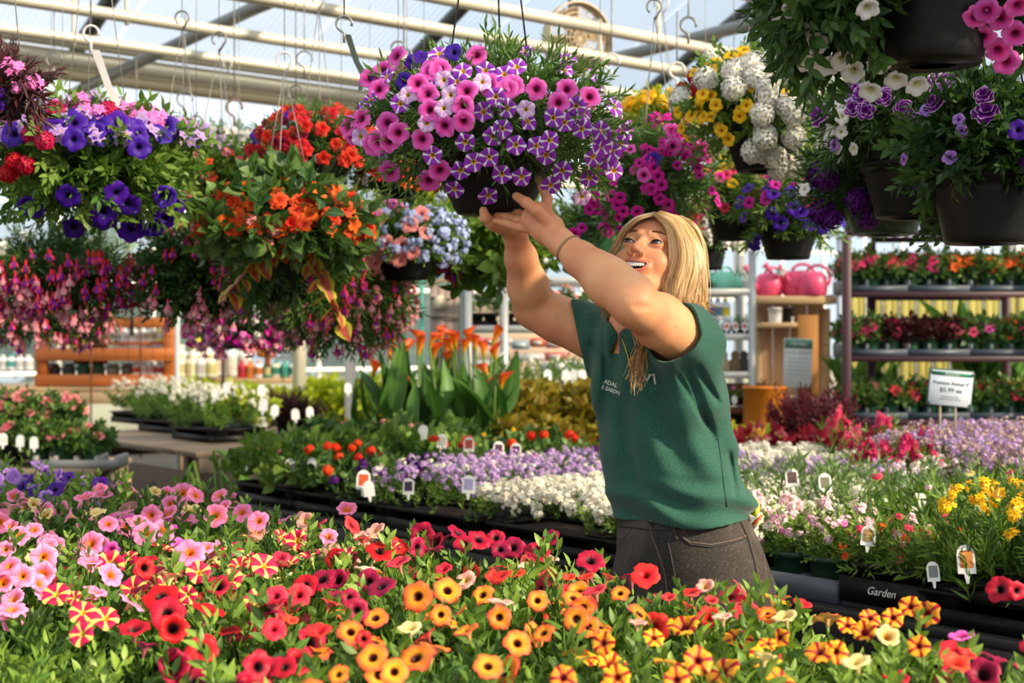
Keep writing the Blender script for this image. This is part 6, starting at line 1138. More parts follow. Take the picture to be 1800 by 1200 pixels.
for px in (1653, 1680): mb = MB(); tube(mb, [(X(px), .0, -.2), (X(px), .003, Z(750)), (X(px), .006, Z(712))], .0045, 8); part('stake', mb, plain('stake_tan', 'a89c84', .5), t)
d = 8.6; g = d/F; t = thing('notice_board', 'tall white notice with a green header left of the maroon rack', 'sign', Pt(1401, 680, d), 0)
mb = MB(); box(mb, (0, 0, 42*g), (50*g, .012, 86*g), bev=.003); pl_ = part('board', mb, plain('notice_white', 'eef4f2', .5, var=.02), t, smooth=False); pl_.rotation_euler = (0, math.radians(2), 0)
mb = MB(); box(mb, (0, -.007, 76*g), (49*g, .002, 16*g)); part('header_band', mb, plain('notice_green', '6aa48c', .5), pl_, smooth=False); text('Garden', 9*g, WINK, pl_, (0, -.0085, 76*g), R90); text('LOCAL GROWN', 6.5*g, plain('notice_ink', '9aa4a0', .6), pl_, (0, -.0065, 60*g), R90)
for k in range(5): mb = MB(); box(mb, (0, -.0063, (50-7*k)*g), (36*g, .0006, 1.2*g)); part('text_line', mb, plain('notice_ink', '9aa4a0', .6), pl_, smooth=False)
mb = MB(); tube(mb, [(0, .01, 0), (0, .01, -.3), (0, .01, -1.0)], .008, 6); part('stake', mb, GREYM, t)
# lettered tray front
tt = thing('tray_lettering', 'white handwritten lettering on the front of the black tray', 'lettering', B(1.98, 2.735, ZB+.04), 0); cv = bpy.data.curves.new('lettering', 'FONT'); cv.body = 'Garden'; cv.size = .026; cv.shear = .35; cv.align_x = 'CENTER'; cv.extrude = .0003; cv.materials.append(WINK); o = link('letters', curve_mesh(cv), tt); o.rotation_euler = (PI/2, 0, ANG_U+PI)
mb = MB(); box(mb, (0, .0, .004), (.24, .006, .06), ANG_U+PI); part('tray_face', mb, BLKP, tt, smooth=False, loc=(-V[0]*-.006, V[1]*.006, 0))
# ---- tags near the front of the middle bench (mostly readable shapes)
TG = [(638, 848, 'e8601c', 1.5, 'white tag with an orange flower picture at the bench edge', 4.65), (650, 862, '', 1.2, 'white stepped tag beside the orange picture tag', 4.62), (823, 855, 'b8b0d8', 1.25, 'tall white tag in the lilac flowers', 4.15), (742, 762, '', 1.3, 'grey tag, leftmost near the orange lantana', 5.6), (776, 778, 'd8d8d0', 1.3, 'white tag among the orange lantana, left', 5.5), (824, 784, 'c84a3a', 1.3, 'white tag with a red picture before the purple verbena', 5.3), (876, 792, '5a2050', 1.3, 'white tag with a purple picture, left of two', 5.2), (905, 795, '5a2050', 1.3, 'white tag with a purple picture, right of two', 5.2), (718, 858, '3c2c48', 1.2, 'small dark tag in the purple verbena', 4.5),
      (433, 810, '', 1.2, 'white tag at the left corner of the bench', 5.5), (512, 822, '', 1.3, 'white tag in the light green lantana, middle', 5.3), (548, 818, '', 1.1, 'white tag in the light green lantana, right', 5.2), (466, 815, '', 1., 'little white tag near the bench corner', 5.4), (1394, 843, '6a5048', 1.2, 'arched tag, left one in the leafy flat', 3.95), (1452, 852, '6a6a50', 1.2, 'arched tag, right one in the leafy flat', 3.85), (1525, 945, 'c8a060', 1.1, 'tilted tag over the lettered tray', 3.3), (1700, 990, 'e0881c', 1.45, 'white tag with a yellow flower picture in the yellow nemesia', 3.05), (1642, 1008, '8a8c88', 1., 'small square white tag beside the yellow picture tag', 3.08), (1615, 885, '', 1.2, 'leaning white tag behind the red nemesia', 3.7), (1690, 872, '5a6a5a', .9, 'small tag under the purple nemesia', 4.0), (607, 888, '', .6, 'tiny tag at the bench edge', 4.7), (785, 745, '', 1., 'pale tag behind the lantana', 6.)]
for px, py, kd, s, lab, d in TG[:20]: tag(lab, Pt(px, py+.012*F/d*s, d)-np.array([0, 0, .005]), s*.8, kd, group='plant tags on the middle bench')
# ================================================================ the woman
import openvdb as vdb
from mathutils.bvhtree import BVHTree
class Field:
    """signed distance samples on a grid; shapes are blended in with a smooth union"""
    def __init__(s, lo, hi, h):
        s.lo = np.array(lo, float); s.h = h; s.n = np.ceil((np.array(hi)-s.lo)/h).astype(int)+1; s.d = np.full(s.n, .2, np.float32)
    def sl(s, lo, hi):
        a = np.clip(np.floor((np.array(lo)-s.lo)/s.h).astype(int), 0, s.n-1); b = np.clip(np.ceil((np.array(hi)-s.lo)/s.h).astype(int)+1, 1, s.n)
        if (b <= a).any(): return None
        ax = [(s.lo[i]+s.h*np.arange(a[i], b[i])).astype(np.float32) for i in range(3)]
        return (slice(a[0], b[0]), slice(a[1], b[1]), slice(a[2], b[2])), np.meshgrid(*ax, indexing='ij')
    def blend(s, q, d, k, sub=False):
        o = s.d[q]
        if sub: d = -d; h = np.clip(.5-.5*(o-d)/k, 0, 1); s.d[q] = (o*(1-h)+d*h+k*h*(1-h)); return
        h = np.clip(.5+.5*(o-d)/k, 0, 1); s.d[q] = o*(1-h)+d*h-k*h*(1-h)
    def cone(s, a, b, ra, rb, k=.012, sub=False, squash=None):
        a = np.array(a, float); b = np.array(b, float); m = max(ra, rb)+k*1.5+3*s.h; g = s.sl(np.minimum(a, b)-m, np.maximum(a, b)+m)
        if g is None: return
        q, (X, Y, Z) = g; ba = b-a; L2 = ba@ba+1e-12; px, py, pz = X-a[0], Y-a[1], Z-a[2]
        t = np.clip((px*ba[0]+py*ba[1]+pz*ba[2])/L2, 0, 1); ex, ey, ez = px-ba[0]*t, py-ba[1]*t, pz-ba[2]*t
        if squash is not None:
            n, f = squash; dn = ex*n[0]+ey*n[1]+ez*n[2]; ex, ey, ez = ex+n[0]*dn*(f-1), ey+n[1]*dn*(f-1), ez+n[2]*dn*(f-1)
        s.blend(q, np.sqrt(ex*ex+ey*ey+ez*ez)-(ra+(rb-ra)*t), k, sub)
    def ell(s, c, r, k=.012, sub=False, R=None, warp=None):
        c = np.array(c, float); r = np.array(r, float); m = max(r)+k*1.5+3*s.h; g = s.sl(c-m, c+m)
        if g is None: return
        q, (X, Y, Z) = g; x, y, z = X-c[0], Y-c[1], Z-c[2]
        if warp is not None: z = z-warp*x*x
        if R is not None: x, y, z = R[0, 0]*x+R[1, 0]*y+R[2, 0]*z, R[0, 1]*x+R[1, 1]*y+R[2, 1]*z, R[0, 2]*x+R[1, 2]*y+R[2, 2]*z
        k0 = np.sqrt((x/r[0])**2+(y/r[1])**2+(z/r[2])**2); k1 = np.sqrt((x/r[0]**2)**2+(y/r[1]**2)**2+(z/r[2]**2)**2)+1e-9
        s.blend(q, k0*(k0-1)/k1, k, sub)
    def chain(s, pts, rs, k=.01, **kw):
        for i in range(len(pts)-1): s.cone(pts[i], pts[i+1], rs[i], rs[i+1], k, **kw)
    def surf(s):
        g = vdb.FloatGrid(3*s.h); g.copyFromArray(np.clip(s.d, -3*s.h, 3*s.h).astype(np.float32)); g.transform = vdb.createLinearTransform(s.h)
        p, qd = g.convertToQuads(0.); return np.asarray(p, float)+s.lo, np.asarray(qd)[:, ::-1]
def taubin(v, f, n=2, lam=.5):
    e = np.concatenate([f[:, [0, 1]], f[:, [1, 2]], f[:, [2, 3]], f[:, [3, 0]]]); e = np.concatenate([e, e[:, ::-1]]); cnt = np.bincount(e[:, 0], minlength=len(v))[:, None]+1e-9
    for it in range(n):
        for l in (lam, -lam*1.04):
            av = np.stack([np.bincount(e[:, 0], v[e[:, 1], c], len(v)) for c in range(3)], 1)/cnt; v = v+l*(av-v)
    return v
def quads(name, v, f, mats, m=None, uv=None, r=None): return mkmesh(name, v, f, mats, uv, r, m)
Fw = nrm([-.80, -.60, 0.]); Lf = np.array([.60, -.80, 0.])       # facing / her left
WP = lambda x, y, d: Pt(x, y, d)
HC = WP(1166, 449, 2.98)                                         # middle of the skull
# head orientation: local +x her right, +y face forward, +z crown; solved from facial landmarks
LM = [((-.031, .082, -.004), (1152, 424)), ((.031, .082, -.004), (1107, 421)), ((0, .116, -.036), (1111, 437)), ((-.030, .08, -.062), (1135, 469)), ((.030, .08, -.062), (1097, 459)), ((0, .095, -.068), (1114, 462)), ((0, .07, .075), (1150, 381)), ((-.0155, .096, -.04), (1128, 441))]
def head_R(p):
    yaw, pitch, roll = p[:3]; return rotz(yaw)@rotx(pitch)@roty(roll)
def cost(p):
    R = head_R(p); c = HC+np.array([p[3], 0, p[4]]); s = 0
    for l, (x, y) in LM: q = c+R@np.array(l); a, b = proj(q); s += (a-x)**2+(b-y)**2
    fy = R@np.array([0, 1., 0]); return s+max(0, fy[1]+.35)*2e4
best = None; rgh = np.random.default_rng(2); p0 = np.array([math.radians(150), .5, 0., 0, 0])
for st in range(6):
    p = p0+np.array([rgh.normal(0, .3), rgh.normal(0, .2), rgh.normal(0, .2), 0, 0]); c = cost(p); sg = np.array([.3, .3, .3, .02, .02])
    for it in range(900):
        q = p+rgh.normal(0, 1, 5)*sg
        cq = cost(q)
        if cq < c: p, c = q, cq
        elif it % 30 == 29: sg = sg*.8
    if best is None or c < best[0]: best = (c, p)
open('/tmp/fit.txt','w').write(repr((best[0], np.degrees(best[1][:3]), best[1][3:], [proj(HC+np.array([best[1][3],0,best[1][4]])+head_R(best[1])@np.array(l)) for l,_ in LM]))); print('head fit', best[0], np.degrees(best[1][:3]), best[1][3:])
HR = head_R(best[1]); HC = HC+np.array([best[1][3], 0, best[1][4]])
toH = lambda p: HR.T@(np.asarray(p)-HC); toW = lambda p: np.asarray(p)@HR.T+HC
NB = WP(1128, 572, 3.0)            # base of the neck
SL_, SR_ = WP(1208, 598, 2.89), WP(1040, 588, 3.13)
EL, WL_ = WP(1113, 533, 2.70), WP(986, 426, 2.80)
ER, WR_ = WP(938, 541, 3.16), WP(904, 408, 3.03)
# ---- head and neck
h = Field((-.088, -.135, -.235), (.088, .13, .125), .0016)
h.ell((0, -.022, .032), (.072, .090, .080), .01); h.ell((0, .026, -.03), (.060, .060, .082), .02); h.ell((0, .03, .03), (.062, .052, .055), .02)
for s in (-1, 1):
    h.cone((s*.05, -.005, -.055), (s*.012, .058, -.1), .017, .017, .018); h.ell((s*.036, .056, -.038), (.023, .024, .022), .014)
    h.ell((s*.031, .09, -.003), (.0165, .012, .011), .008, sub=True)
    h.ell((s*.031, .0725, -.004), (.0146, .0135, .0135), .003)
    h.ell((s*.031, .0885, -.0045), (.0128, .0125, .0037), .0015, sub=True, warp=-9.)
    h.cone((s*.017, .09, -.044), (s*.034, .076, -.068), .0034, .0036, .007, sub=True)
    h.cone((s*.036, .077, -.058), (s*.043, .066, -.078), .003, .002, .006, sub=True); h.cone((s*.012, .083, .014), (s*.042, .07, .016), .006, .005, .012)
h.cone((0, .058, -.1), (0, .06, -.103), .0185, .017, .014)
h.cone((0, .082, .006), (0, .102, -.033), .0054, .0076, .010); h.ell((0, .101, -.0355), (.0092, .0092, .0074), .005)
for s in (-1, 1): h.ell((s*.0118, .0945, -.0405), (.0072, .0095, .0065), .004); h.ell((s*.0065, .1015, -.0462), (.0035, .0055, .003), .002, sub=True)
h.ell((0, .077, -.067), (.034, .015, .019), .01, warp=5.)
h.ell((0, .094, -.068), (.029, .022, .0105), .0025, sub=True, warp=9.)
h.cone((0, -.03, -.05), toH(NB+[0.0, .0, 0]), .052, .056, .03); h.cone((0, .0, -.075), toH(NB+Fw*.03), .036, .045, .03); h.cone(toH(NB), toH(NB-[0, 0, .06]), .058, .07, .02)
hv, hf = h.surf(); hv = taubin(hv, hf, 3)
c_ = hv[hf].mean(1); hm = np.zeros(len(hf), int)
zc = c_[:, 2]+.068-9*c_[:, 0]**2; hm[((c_[:, 0]/.0295)**2+(zc/.0110)**2 < .92) & (c_[:, 1] > .055)] = 1
hvw = toW(hv)
# ---- arms and hands
def arm(S, E, W_, sleeve, near):
    pts = np.array([S, E, W_]); lo = pts.min(0)-.16; hi = pts.max(0)+.17
    return Field(lo, hi, .0021)
def hand_common(A, W_, K, nrm_, w0, w1):
    """palm: wrist W_ to knuckle middle K, flattened along nrm_"""
    A.cone(W_, (W_+K)/2, .025, .030, .012, squash=(nrm_, 1.5)); A.cone((W_+K)/2, K, .032, .035, .012, squash=(nrm_, 1.9))
# left (near) arm
A = arm(SL_, EL, WL_, 0, 1); dirF = nrm(WL_-EL); dirU = nrm(EL-SL_)
A.cone(SL_, SL_*.45+EL*.55, .056, .052, .02); A.cone(SL_*.45+EL*.55, EL-dirU*.03, .051, .041, .02); A.cone(EL-dirU*.03, EL, .041, .040, .02)
A.cone(EL, EL+dirF*.07, .040, .0435, .02); A.cone(EL+dirF*.07, EL+dirF*.15, .0425, .033, .02); A.cone(EL+dirF*.15, WL_-dirF*.02, .033, .0255, .015); A.cone(WL_-dirF*.02, WL_, .0262, .026, .01)
A.cone(EL+dirF*.01+[0.015, 0, .02], EL+dirF*.10+[0, -.005, .018], .028, .024, .02); A.cone(EL+[.004, -.05, -.008], EL+[.03, -.042, -.01], .004, .003, .012, sub=True)
KL = WP(944, 384, 2.85); nL = nrm([.35, -.75, -.35]); hand_common(A, WL_, KL, nL, .03, .035)
FL = dict(  # finger chains, wrist side first
 thumb=([WP(968, 396, 2.81), WP(944, 370, 2.80), WP(925, 356, 2.815), WP(908, 345, 2.845)], [.0145, .0125, .0108, .0088]),
 index=([WP(962, 384, 2.86), WP(962, 350, 2.88), WP(954, 330, 2.90), WP(948, 316, 2.925)], [.0125, .0103, .0092, .0078]),
 middle=([WP(945, 383, 2.85), WP(926, 381, 2.90), WP(912, 376, 2.93), WP(898, 373, 2.965)], [.0122, .0105, .0095, .008]),
 ring=([WP(938, 392, 2.85), WP(912, 388, 2.875), WP(891, 382, 2.91), WP(874, 379, 2.945)], [.012, .0102, .009, .0078]),
 little=([WP(938, 403, 2.84), WP(912, 399, 2.855), WP(890, 392, 2.88), WP(872, 388, 2.91)], [.0115, .0092, .0082, .007]))
for n_, (p_, r_) in FL.items(): A.chain(p_, r_, .005)
for q_, kk in ((.45, 0), (.45, 1)): pass
avL, afL = A.surf(); avL = taubin(avL, afL, 2)
A = arm(SR_, ER, WR_, 0, 0); dirF = nrm(WR_-ER); dirU = nrm(ER-SR_)
A.cone(SR_, SR_*.4+ER*.6, .056, .050, .02); A.cone(SR_*.4+ER*.6, ER-dirU*.02, .049, .042, .02); A.cone(ER-dirU*.02, ER+[-.004, 0, 0], .043, .040, .02)
A.cone(ER, ER+dirF*.06, .040, .0435, .02); A.cone(ER+dirF*.06, ER+dirF*.14, .043, .034, .02); A.cone(ER+dirF*.14, WR_-dirF*.015, .033, .0245, .015); A.cone(WR_-dirF*.015, WR_, .0245, .0245, .01)
KR = WP(877, 388, 2.99); hand_common(A, WR_, KR, nrm([.1, -.2, 1]), .03, .03)
A.ell(WP(874, 396, 2.975), (.021, .02, .015), .012)
FR = dict(thumb=([WP(880, 396, 2.97), WP(862, 391, 2.945), WP(853, 382, 2.93), WP(850, 370, 2.925)], [.0145, .0125, .011, .009]),
 index=([WP(872, 385, 3.0), WP(873, 380, 3.05), WP(880, 378, 3.08), WP(890, 378, 3.10)], [.012, .0102, .0092, .008]),
 middle=([WP(880, 386, 3.02), WP(884, 382, 3.06), WP(894, 380, 3.08), WP(905, 379, 3.09)], [.012, .0102, .0092, .008]),
 ring=([WP(888, 388, 3.03), WP(896, 384, 3.06), WP(906, 382, 3.07), WP(918, 381, 3.08)], [.0118, .01, .009, .0078]),
 little=([WP(893, 392, 3.03), WP(904, 388, 3.045), WP(914, 386, 3.05), WP(923, 384, 3.055)], [.011, .009, .008, .007]))
for n_, (p_, r_) in FR.items(): A.chain(p_, r_, .005)
avR, afR = A.surf(); avR = taubin(avR, afR, 2)
# ---- torso and legs of the body (inside the clothes)
HIP = WP(1212, 975, 3.03); ft = 0.0
LH, RH = HIP+Lf*.088-[0, 0, .05], HIP-Lf*.088-[0, 0, .05]; LA = np.array([LH[0]+.02, LH[1]-.03, .09]); RA = np.array([RH[0]-.03, RH[1]+.05, .09]); LK, RK = (LH+LA)/2+Fw*.02, (RH+RA)/2+Fw*.02
WST = WP(1185, 880, 3.03); CH_ = WP(1158, 690, 3.02)
Bd = Field((.02, 2.6, 0.), (.72, 3.45, 1.44), .007)
Bd.cone(NB-[0, 0, .12], CH_, .065, .08, .05); Bd.cone(CH_, WST, .08, .08, .05); Bd.cone(WST, HIP, .09, .11, .05); Bd.cone(NB-[0, 0, .05], SL_, .045, .045, .03); Bd.cone(NB-[0, 0, .05], SR_, .045, .045, .03)
for a_, k_, f_ in ((LH, LK, LA), (RH, RK, RA)): Bd.cone(a_, k_, .07, .045, .03); Bd.cone(k_, f_, .045, .033, .02); Bd.cone(f_-[0, 0, .03], f_-[0, 0, .05]+Fw*.13, .03, .022, .02)
bv_, bf_ = Bd.surf()
skin = NT('skin'); sb = skin.n('BsdfPrincipled'); co = obj_coord(skin); n1 = skin.noise(9., 3., co); n2 = skin.noise(55., 2., co)
at = skin.n('Attribute', attribute_name='rnd').outputs['Fac']
cc = skin.mix(skin.smooth(n1, .35, .7), srgb('e0a274'), srgb('cf8660')); cc = skin.mix(skin.smooth(n2, .68, .8), cc, srgb('d48c66')); cc = skin.mix(at, cc, srgb('cc5a48'))
skin.l(cc, sb.inputs['Base Color']); sb.inputs['Roughness'].default_value = .5; sb.inputs['Subsurface Weight'].default_value = .12; sb.inputs['Subsurface Radius'].default_value = (.012, .005, .003); sb.inputs['Specular IOR Level'].default_value = .4
bp = skin.n('Bump'); bp.inputs['Strength'].default_value = .12; bp.inputs['Distance'].default_value = .002; skin.l(skin.noise(220., 2., co), bp.inputs['Height']); skin.l(bp.outputs[0], sb.inputs['Normal']); skin.l(sb.outputs[0], skin.out.inputs[0])
SKIN = skin.m; MOUTH = plain('mouth_inside', '4a1414', .6)
allv = np.concatenate([hvw, avL, avR, bv_]); o1, o2, o3 = len(hvw), len(hvw)+len(avL), len(hvw)+len(avL)+len(avR)
allf = np.concatenate([hf, afL+o1, afR+o2, bf_+o3]); allm = np.concatenate([hm, np.zeros(len(afL)+len(afR)+len(bf_), int)])
blush = np.zeros(len(allv))    # cheeks, nose tip, lips: the skin itself is redder there
for c0_, r0_, a_ in (((.040, .07, -.04), .024, .35), ((-.040, .07, -.04), .024, .35), ((0, .112, -.036), .013, .35)): blush[:o1] = np.maximum(blush[:o1], a_*np.exp(-(np.linalg.norm(hv-np.array(c0_), axis=1)/r0_)**2))
zc = hv[:, 2]+.068-9*hv[:, 0]**2; lip = (np.abs(hv[:, 0]) < .032) & (hv[:, 1] > .06); el = np.sqrt((hv[:, 0]/.0305)**2+(zc/.0118)**2); blush[:o1] = np.maximum(blush[:o1], np.where(lip, .8*np.exp(-((el-1.15)/.22)**2), 0))
woman = thing('person', 'woman in green t-shirt and dark grey jeans, smiling up at the basket she holds', 'person', np.array([HIP[0], HIP[1], 0.]), 0)
WB = np.array([HIP[0], HIP[1], 0.])
def wpart(name, me, label=None, stuff=False):
    o = link(name, me, woman, loc=tuple(-WB)); 
    if label: o['label'] = label
    if stuff: o['kind'] = 'stuff'
    return o
bodym = quads('body', allv, allf, [SKIN, MOUTH], allm, r=blush); wpart('body', bodym)
# ---- face details in head coordinates
def hpart(name, mb, mat, label=None, smooth=True):
    v, f, uv, r, m = mb.data(); return wpart(name, mkmesh(name, toW(v), f, mat if isinstance(mat, list) else [mat], uv, r, m, smooth), label)
eye = NT('eye'); eb = eye.n('BsdfPrincipled'); es = eye.n('SeparateXYZ'); eye.l(eye.n('UVMap', uv_map='uv').outputs[0], es.inputs[0])
eye.l(eye.ramp(es.outputs[0], [(0, (0.004, .004, .004)), (.07, (.004, .004, .004)), (.085, srgb('40667c')), (.215, srgb('22384a')), (.23, srgb('e8e0da')), (1., srgb('dcd0c8'))]), eb.inputs['Base Color']); eb.inputs['Roughness'].default_value = .12; eye.l(eb.outputs[0], eye.out.inputs[0])
look = nrm(toH(HC+nrm(WP(905, 330, 3.0)-HC))*[1, 1, 1])
for s in (-1, 1):
    c = np.array([s*.031, .0735, -.004]); g = nrm(look*[.6, 1, .7]+[0, 1.5, 0]); mb = MB(); n = 14; pr = [(.0123*math.sin(t), .0123*math.cos(t)) for t in np.linspace(0, PI, n)]
    M = frame(c, g); lathe(mb, pr, 22, R=M[:3, :3], c=c); hpart('eye', mb, eye.m)
    mb = MB(); xs = np.linspace(-1, 1, 11); tube(mb, [(s*.031+.0135*x, .0868-.0055*x*x, -.0045+.0036*(1-x*x)**.7-.002*x*x*0+(.0012*x*s)) for x in xs], [.0007+.0011*(1-abs(x)**2) for x in xs], 5); hpart('eyelashes', mb, plain('lash_brown', '1c120c', .7), 'dark upper eyelashes')
    mb = MB(); tube(mb, [(s*.031+.0125*x, .0862-.0055*x*x, -.0052-.0034*(1-x*x)**.7) for x in xs], [.0004+.0008*(1-abs(x)) for x in xs], 5); hpart('eyelashes', mb, plain('lower_lash_brown', '6a4430', .7), 'fine lower eyelashes')
    mb = MB(); tube(mb, [(s*(.013+.031*t), .0865-.013*t*t, .0175+.0055*math.sin(t*2.2)-.002*t) for t in np.linspace(0, 1, 8)], [.0016, .0038, .0044, .0042, .0038, .003, .002, .001], 6, flat=.5); hpart('eyebrow', mb, plain('brow_brown', '6a4226', .8))
mb = MB()      # upper teeth along the smile
for i in range(-6, 7):
    x = i*.0047; box(mb, (x, .0865-10*x*x, -.0638+9*x*x), (.0045, .004, .0100 if abs(i) < 2 else (.0088 if abs(i) < 5 else .0066)), -i*.07, bev=.0012)
hpart('teeth', mb, plain('tooth_white', 'f4f0e6', .25, var=.02))
for up in (1, -1):
    mb = MB(); xs = np.linspace(-1, 1, 15); tube(mb, [(.031*x, .0885-.012*x*x+(.002 if up > 0 else -.001)*(1-x*x), -.068+9*(.031*x)**2+up*(.0108*(1-x*x)**.6)) for x in xs], [.0006+.0022*(1-x*x)**.6 for x in xs], 8); hpart('lip', mb, plain('lip_rose', 'c87264', .35, var=.06))
mb = MB(); a = np.linspace(0, 2*PI, 14); tube(mb, [(-.0185, .0965+.003*math.cos(q), -.0425+.003*math.sin(q)) for q in a], .0006, 5); hpart('nose_ring', mb, plain('gold', 'd8a848', .25, .9))
# ---- hair
HAIR = NT('blonde_hair'); hb = HAIR.n('BsdfPrincipled'); ha = HAIR.n('Attribute', attribute_name='rnd').outputs['Fac']; hu = HAIR.n('SeparateXYZ'); HAIR.l(HAIR.n('UVMap', uv_map='uv').outputs[0], hu.inputs[0])
hc_ = HAIR.ramp(ha, [(0, srgb('8a6238')), (.3, srgb('b88c54')), (.65, srgb('d8b078')), (1, srgb('ecd0a0'))]); hc_ = HAIR.mix(HAIR.smooth(hu.outputs[0], .12, .0), hc_, srgb('8c6a44')); HAIR.l(hc_, hb.inputs['Base Color'])
hb.inputs['Roughness'].default_value = .38; hb.inputs['Specular IOR Level'].default_value = .45; HAIR.l(hb.outputs[0], HAIR.out.inputs[0])
rh = np.random.default_rng(4); hair = MB(); SC_C = np.array([0, -.02, .032]); SC_R = np.array([.079, .098, .089])
coll = [(toW(SC_C), SC_R*1.0, HR)]
UPW = np.array([0, 0, 1.])
def out_head(p, pad):
    q = (HR.T@(p-HC)-SC_C)/(SC_R+pad); L = np.linalg.norm(q)
    if L < 1: q = q/L; p = HC+HR@(q*(SC_R+pad)+SC_C)
    # face/jaw and neck keep clear
    for c, r in ((HC+HR@np.array([0, .022, -.045]), .073), (NB+[0, 0, .03], .062), (SL_+[-.02, 0.02, .0], .075), (SR_+[.02, 0, 0], .075), (NB-[0, -.02, .08], .13)):
        v = p-c; L = np.linalg.norm(v)
        if L < r+pad: p = c+v/L*(r+pad)
    return p
def strand(root, d0, length, wave, ph, pad, sid):
    p = root.copy(); d = nrm(d0); pts = [p.copy()]; n = 26; st = length/n
    for i in range(n):
        t = i/n; g = .28+.4*t; d = nrm(d*(1-g)+np.array([0, 0, -1.])*g*1.0); p = p+d*st; q = out_head(p, pad)
        d = nrm(d+nrm(q-p+1e-9)*.0) if np.allclose(q, p) else nrm(q-pts[-1]); p = q; pts.append(p.copy())
    pts = np.array(pts); t = np.linspace(0, 1, n+1)[:, None]; side = nrm(np.cross(pts[-1]-pts[0], [0, 1., 0])); pts = pts+side*wave*np.sin(t*11+ph)*t**1.2+np.array([0, -1., 0])*wave*.6*np.cos(t*9+ph)*t
    return pts
locks = []
for i in range(120): locks.append((rh.uniform(-.085, .02), -1 if rh.random() < .55 else 1, rh.random()))
for (y, s, c0) in locks:     # back of the head
    yy = (y-SC_C[1])/SC_R[1]; yy = max(-.95, min(.93, yy)); px_ = .006
    n_ = 22; phw = rh.random()*6; wv = rh.uniform(.003, .008); ln = rh.uniform(.24, .30); lc = np.clip(c0*.6+.35, 0, 1)
    dev = rh.uniform(0, .7)
    for k in range(n_):
        off = dev+rh.normal(0, .05); x = px_/SC_R[0]+s*abs(off)*.9; x = max(-.9, min(.9, x)); y2 = max(-.97, min(.30, yy+rh.normal(0, .035)))
        if x*x+y2*y2 > .96: sc_ = math.sqrt(.96/(x*x+y2*y2)); x *= sc_; y2 *= sc_
        z = math.sqrt(max(.0, 1-x*x-y2*y2)); root = HC+HR@(np.array([x, y2, z])*SC_R+SC_C)
        nl_ = HR@nrm(np.array([x, y2, z])/SC_R); d0 = HR@np.array([s*.5, -.7, -.12]); d0 = nrm(d0-nl_*np.dot(d0, nl_))
        pts = strand(root, d0, ln*(1-.1*rh.random()), wv, phw+rh.normal(0, .25), .0+.008*rh.random(), 0)
        rr = np.clip(lc+rh.normal(0, .12), 0, 1); wd = rh.uniform(.0008, .0014); tt = np.linspace(0, 1, len(pts)); tube(hair, pts, wd*(1-.75*tt**3), 3, r=rr, cap=False)
def curtain(guides, n_lock, per, seed, wave, aw=.03, dj=.016, tone=(.25, .75)):
    """locks of hair laid between guide strands; a guide is a list of (photo x, photo y, distance)"""
    rg = np.random.default_rng(seed); G = np.array([[WP(*p) for p in g] for g in guides]); ng, nt, _ = G.shape
    tt = np.linspace(0, 1, 24); kt = np.linspace(0, 1, nt)
    def at_(a):
        a = np.clip(a, 0, 1)*(ng-1); i = int(min(ng-2, math.floor(a))); f_ = a-i; f_ = f_*f_*(3-2*f_)*.5+f_*.5; C = G[i]*(1-f_)+G[i+1]*f_
        P = np.stack([np.interp(tt, kt, C[:, c]) for c in range(3)], 1)
        for _ in range(3): P[1:-1] = (P[:-2]+2*P[1:-1]+P[2:])/4
        return P
    for l in range(n_lock):
        a0 = rg.random()**.9; ph = rg.random()*6; fr = rg.uniform(7, 11); wv = wave*rg.uniform(.5, 1.3); dl = rg.random()**1.5; lc = tone[0]+tone[1]*rg.random()-(.25*dl); ln = rg.uniform(.86, 1.06)
        for k in range(per):
            u_ = rg.normal(0, 1); pinch = 1-.75*tt**1.5; P = at_(a0+u_*aw); P0 = at_(a0); P = P0+(P-P0)*pinch[:, None]
            P = P+np.array([1., 0, 0])*(wv*np.sin(tt*fr+ph+rg.normal(0, .2))*tt**1.3)[:, None]+np.array([0, 1., 0])*((dl*dj)+rg.uniform(0, .003)+wv*.5*np.cos(tt*fr+ph)*tt)[:, None]
            if ln < 1: P = P0[0]*0+P[:max(6, int(len(P)*ln))]
            if k == 0 and l % 3 == 0: P = P+np.array([1., -.3, 0])*(.012*tt[:len(P)]**2)[:, None]*rg.normal(0, 1)
            q_ = np.linspace(0, 1, len(P)); tube(hair, P, rg.uniform(.0006, .0012)*(1-.8*q_**4), 3, r=float(np.clip(lc+rg.normal(0, .13), 0, 1)), cap=False)
curtain([[(1150, 379, 2.925), (1170, 396, 2.905), (1178, 428, 2.892), (1178, 462, 2.89), (1166, 490, 2.89), (1170, 512, 2.88), (1186, 540, 2.865)],
         [(1152, 375, 2.93), (1182, 388, 2.895), (1198, 425, 2.878), (1201, 465, 2.87), (1190, 500, 2.868), (1192, 528, 2.86), (1212, 552, 2.85)],
         [(1156, 373, 2.94), (1194, 383, 2.905), (1216, 422, 2.885), (1223, 470, 2.875), (1216, 510, 2.87), (1216, 540, 2.86), (1230, 560, 2.85)],
         [(1160, 371, 2.96), (1202, 381, 2.96), (1230, 422, 2.95), (1240, 475, 2.94), (1238, 515, 2.93), (1238, 545, 2.90), (1250, 572, 2.88)],
         [(1164, 371, 3.0), (1204, 384, 3.02), (1231, 428, 3.03), (1241, 480, 3.03), (1240, 520, 3.02), (1240, 548, 3.0), (1246, 570, 2.98)]], 170, 24, 21, .008)
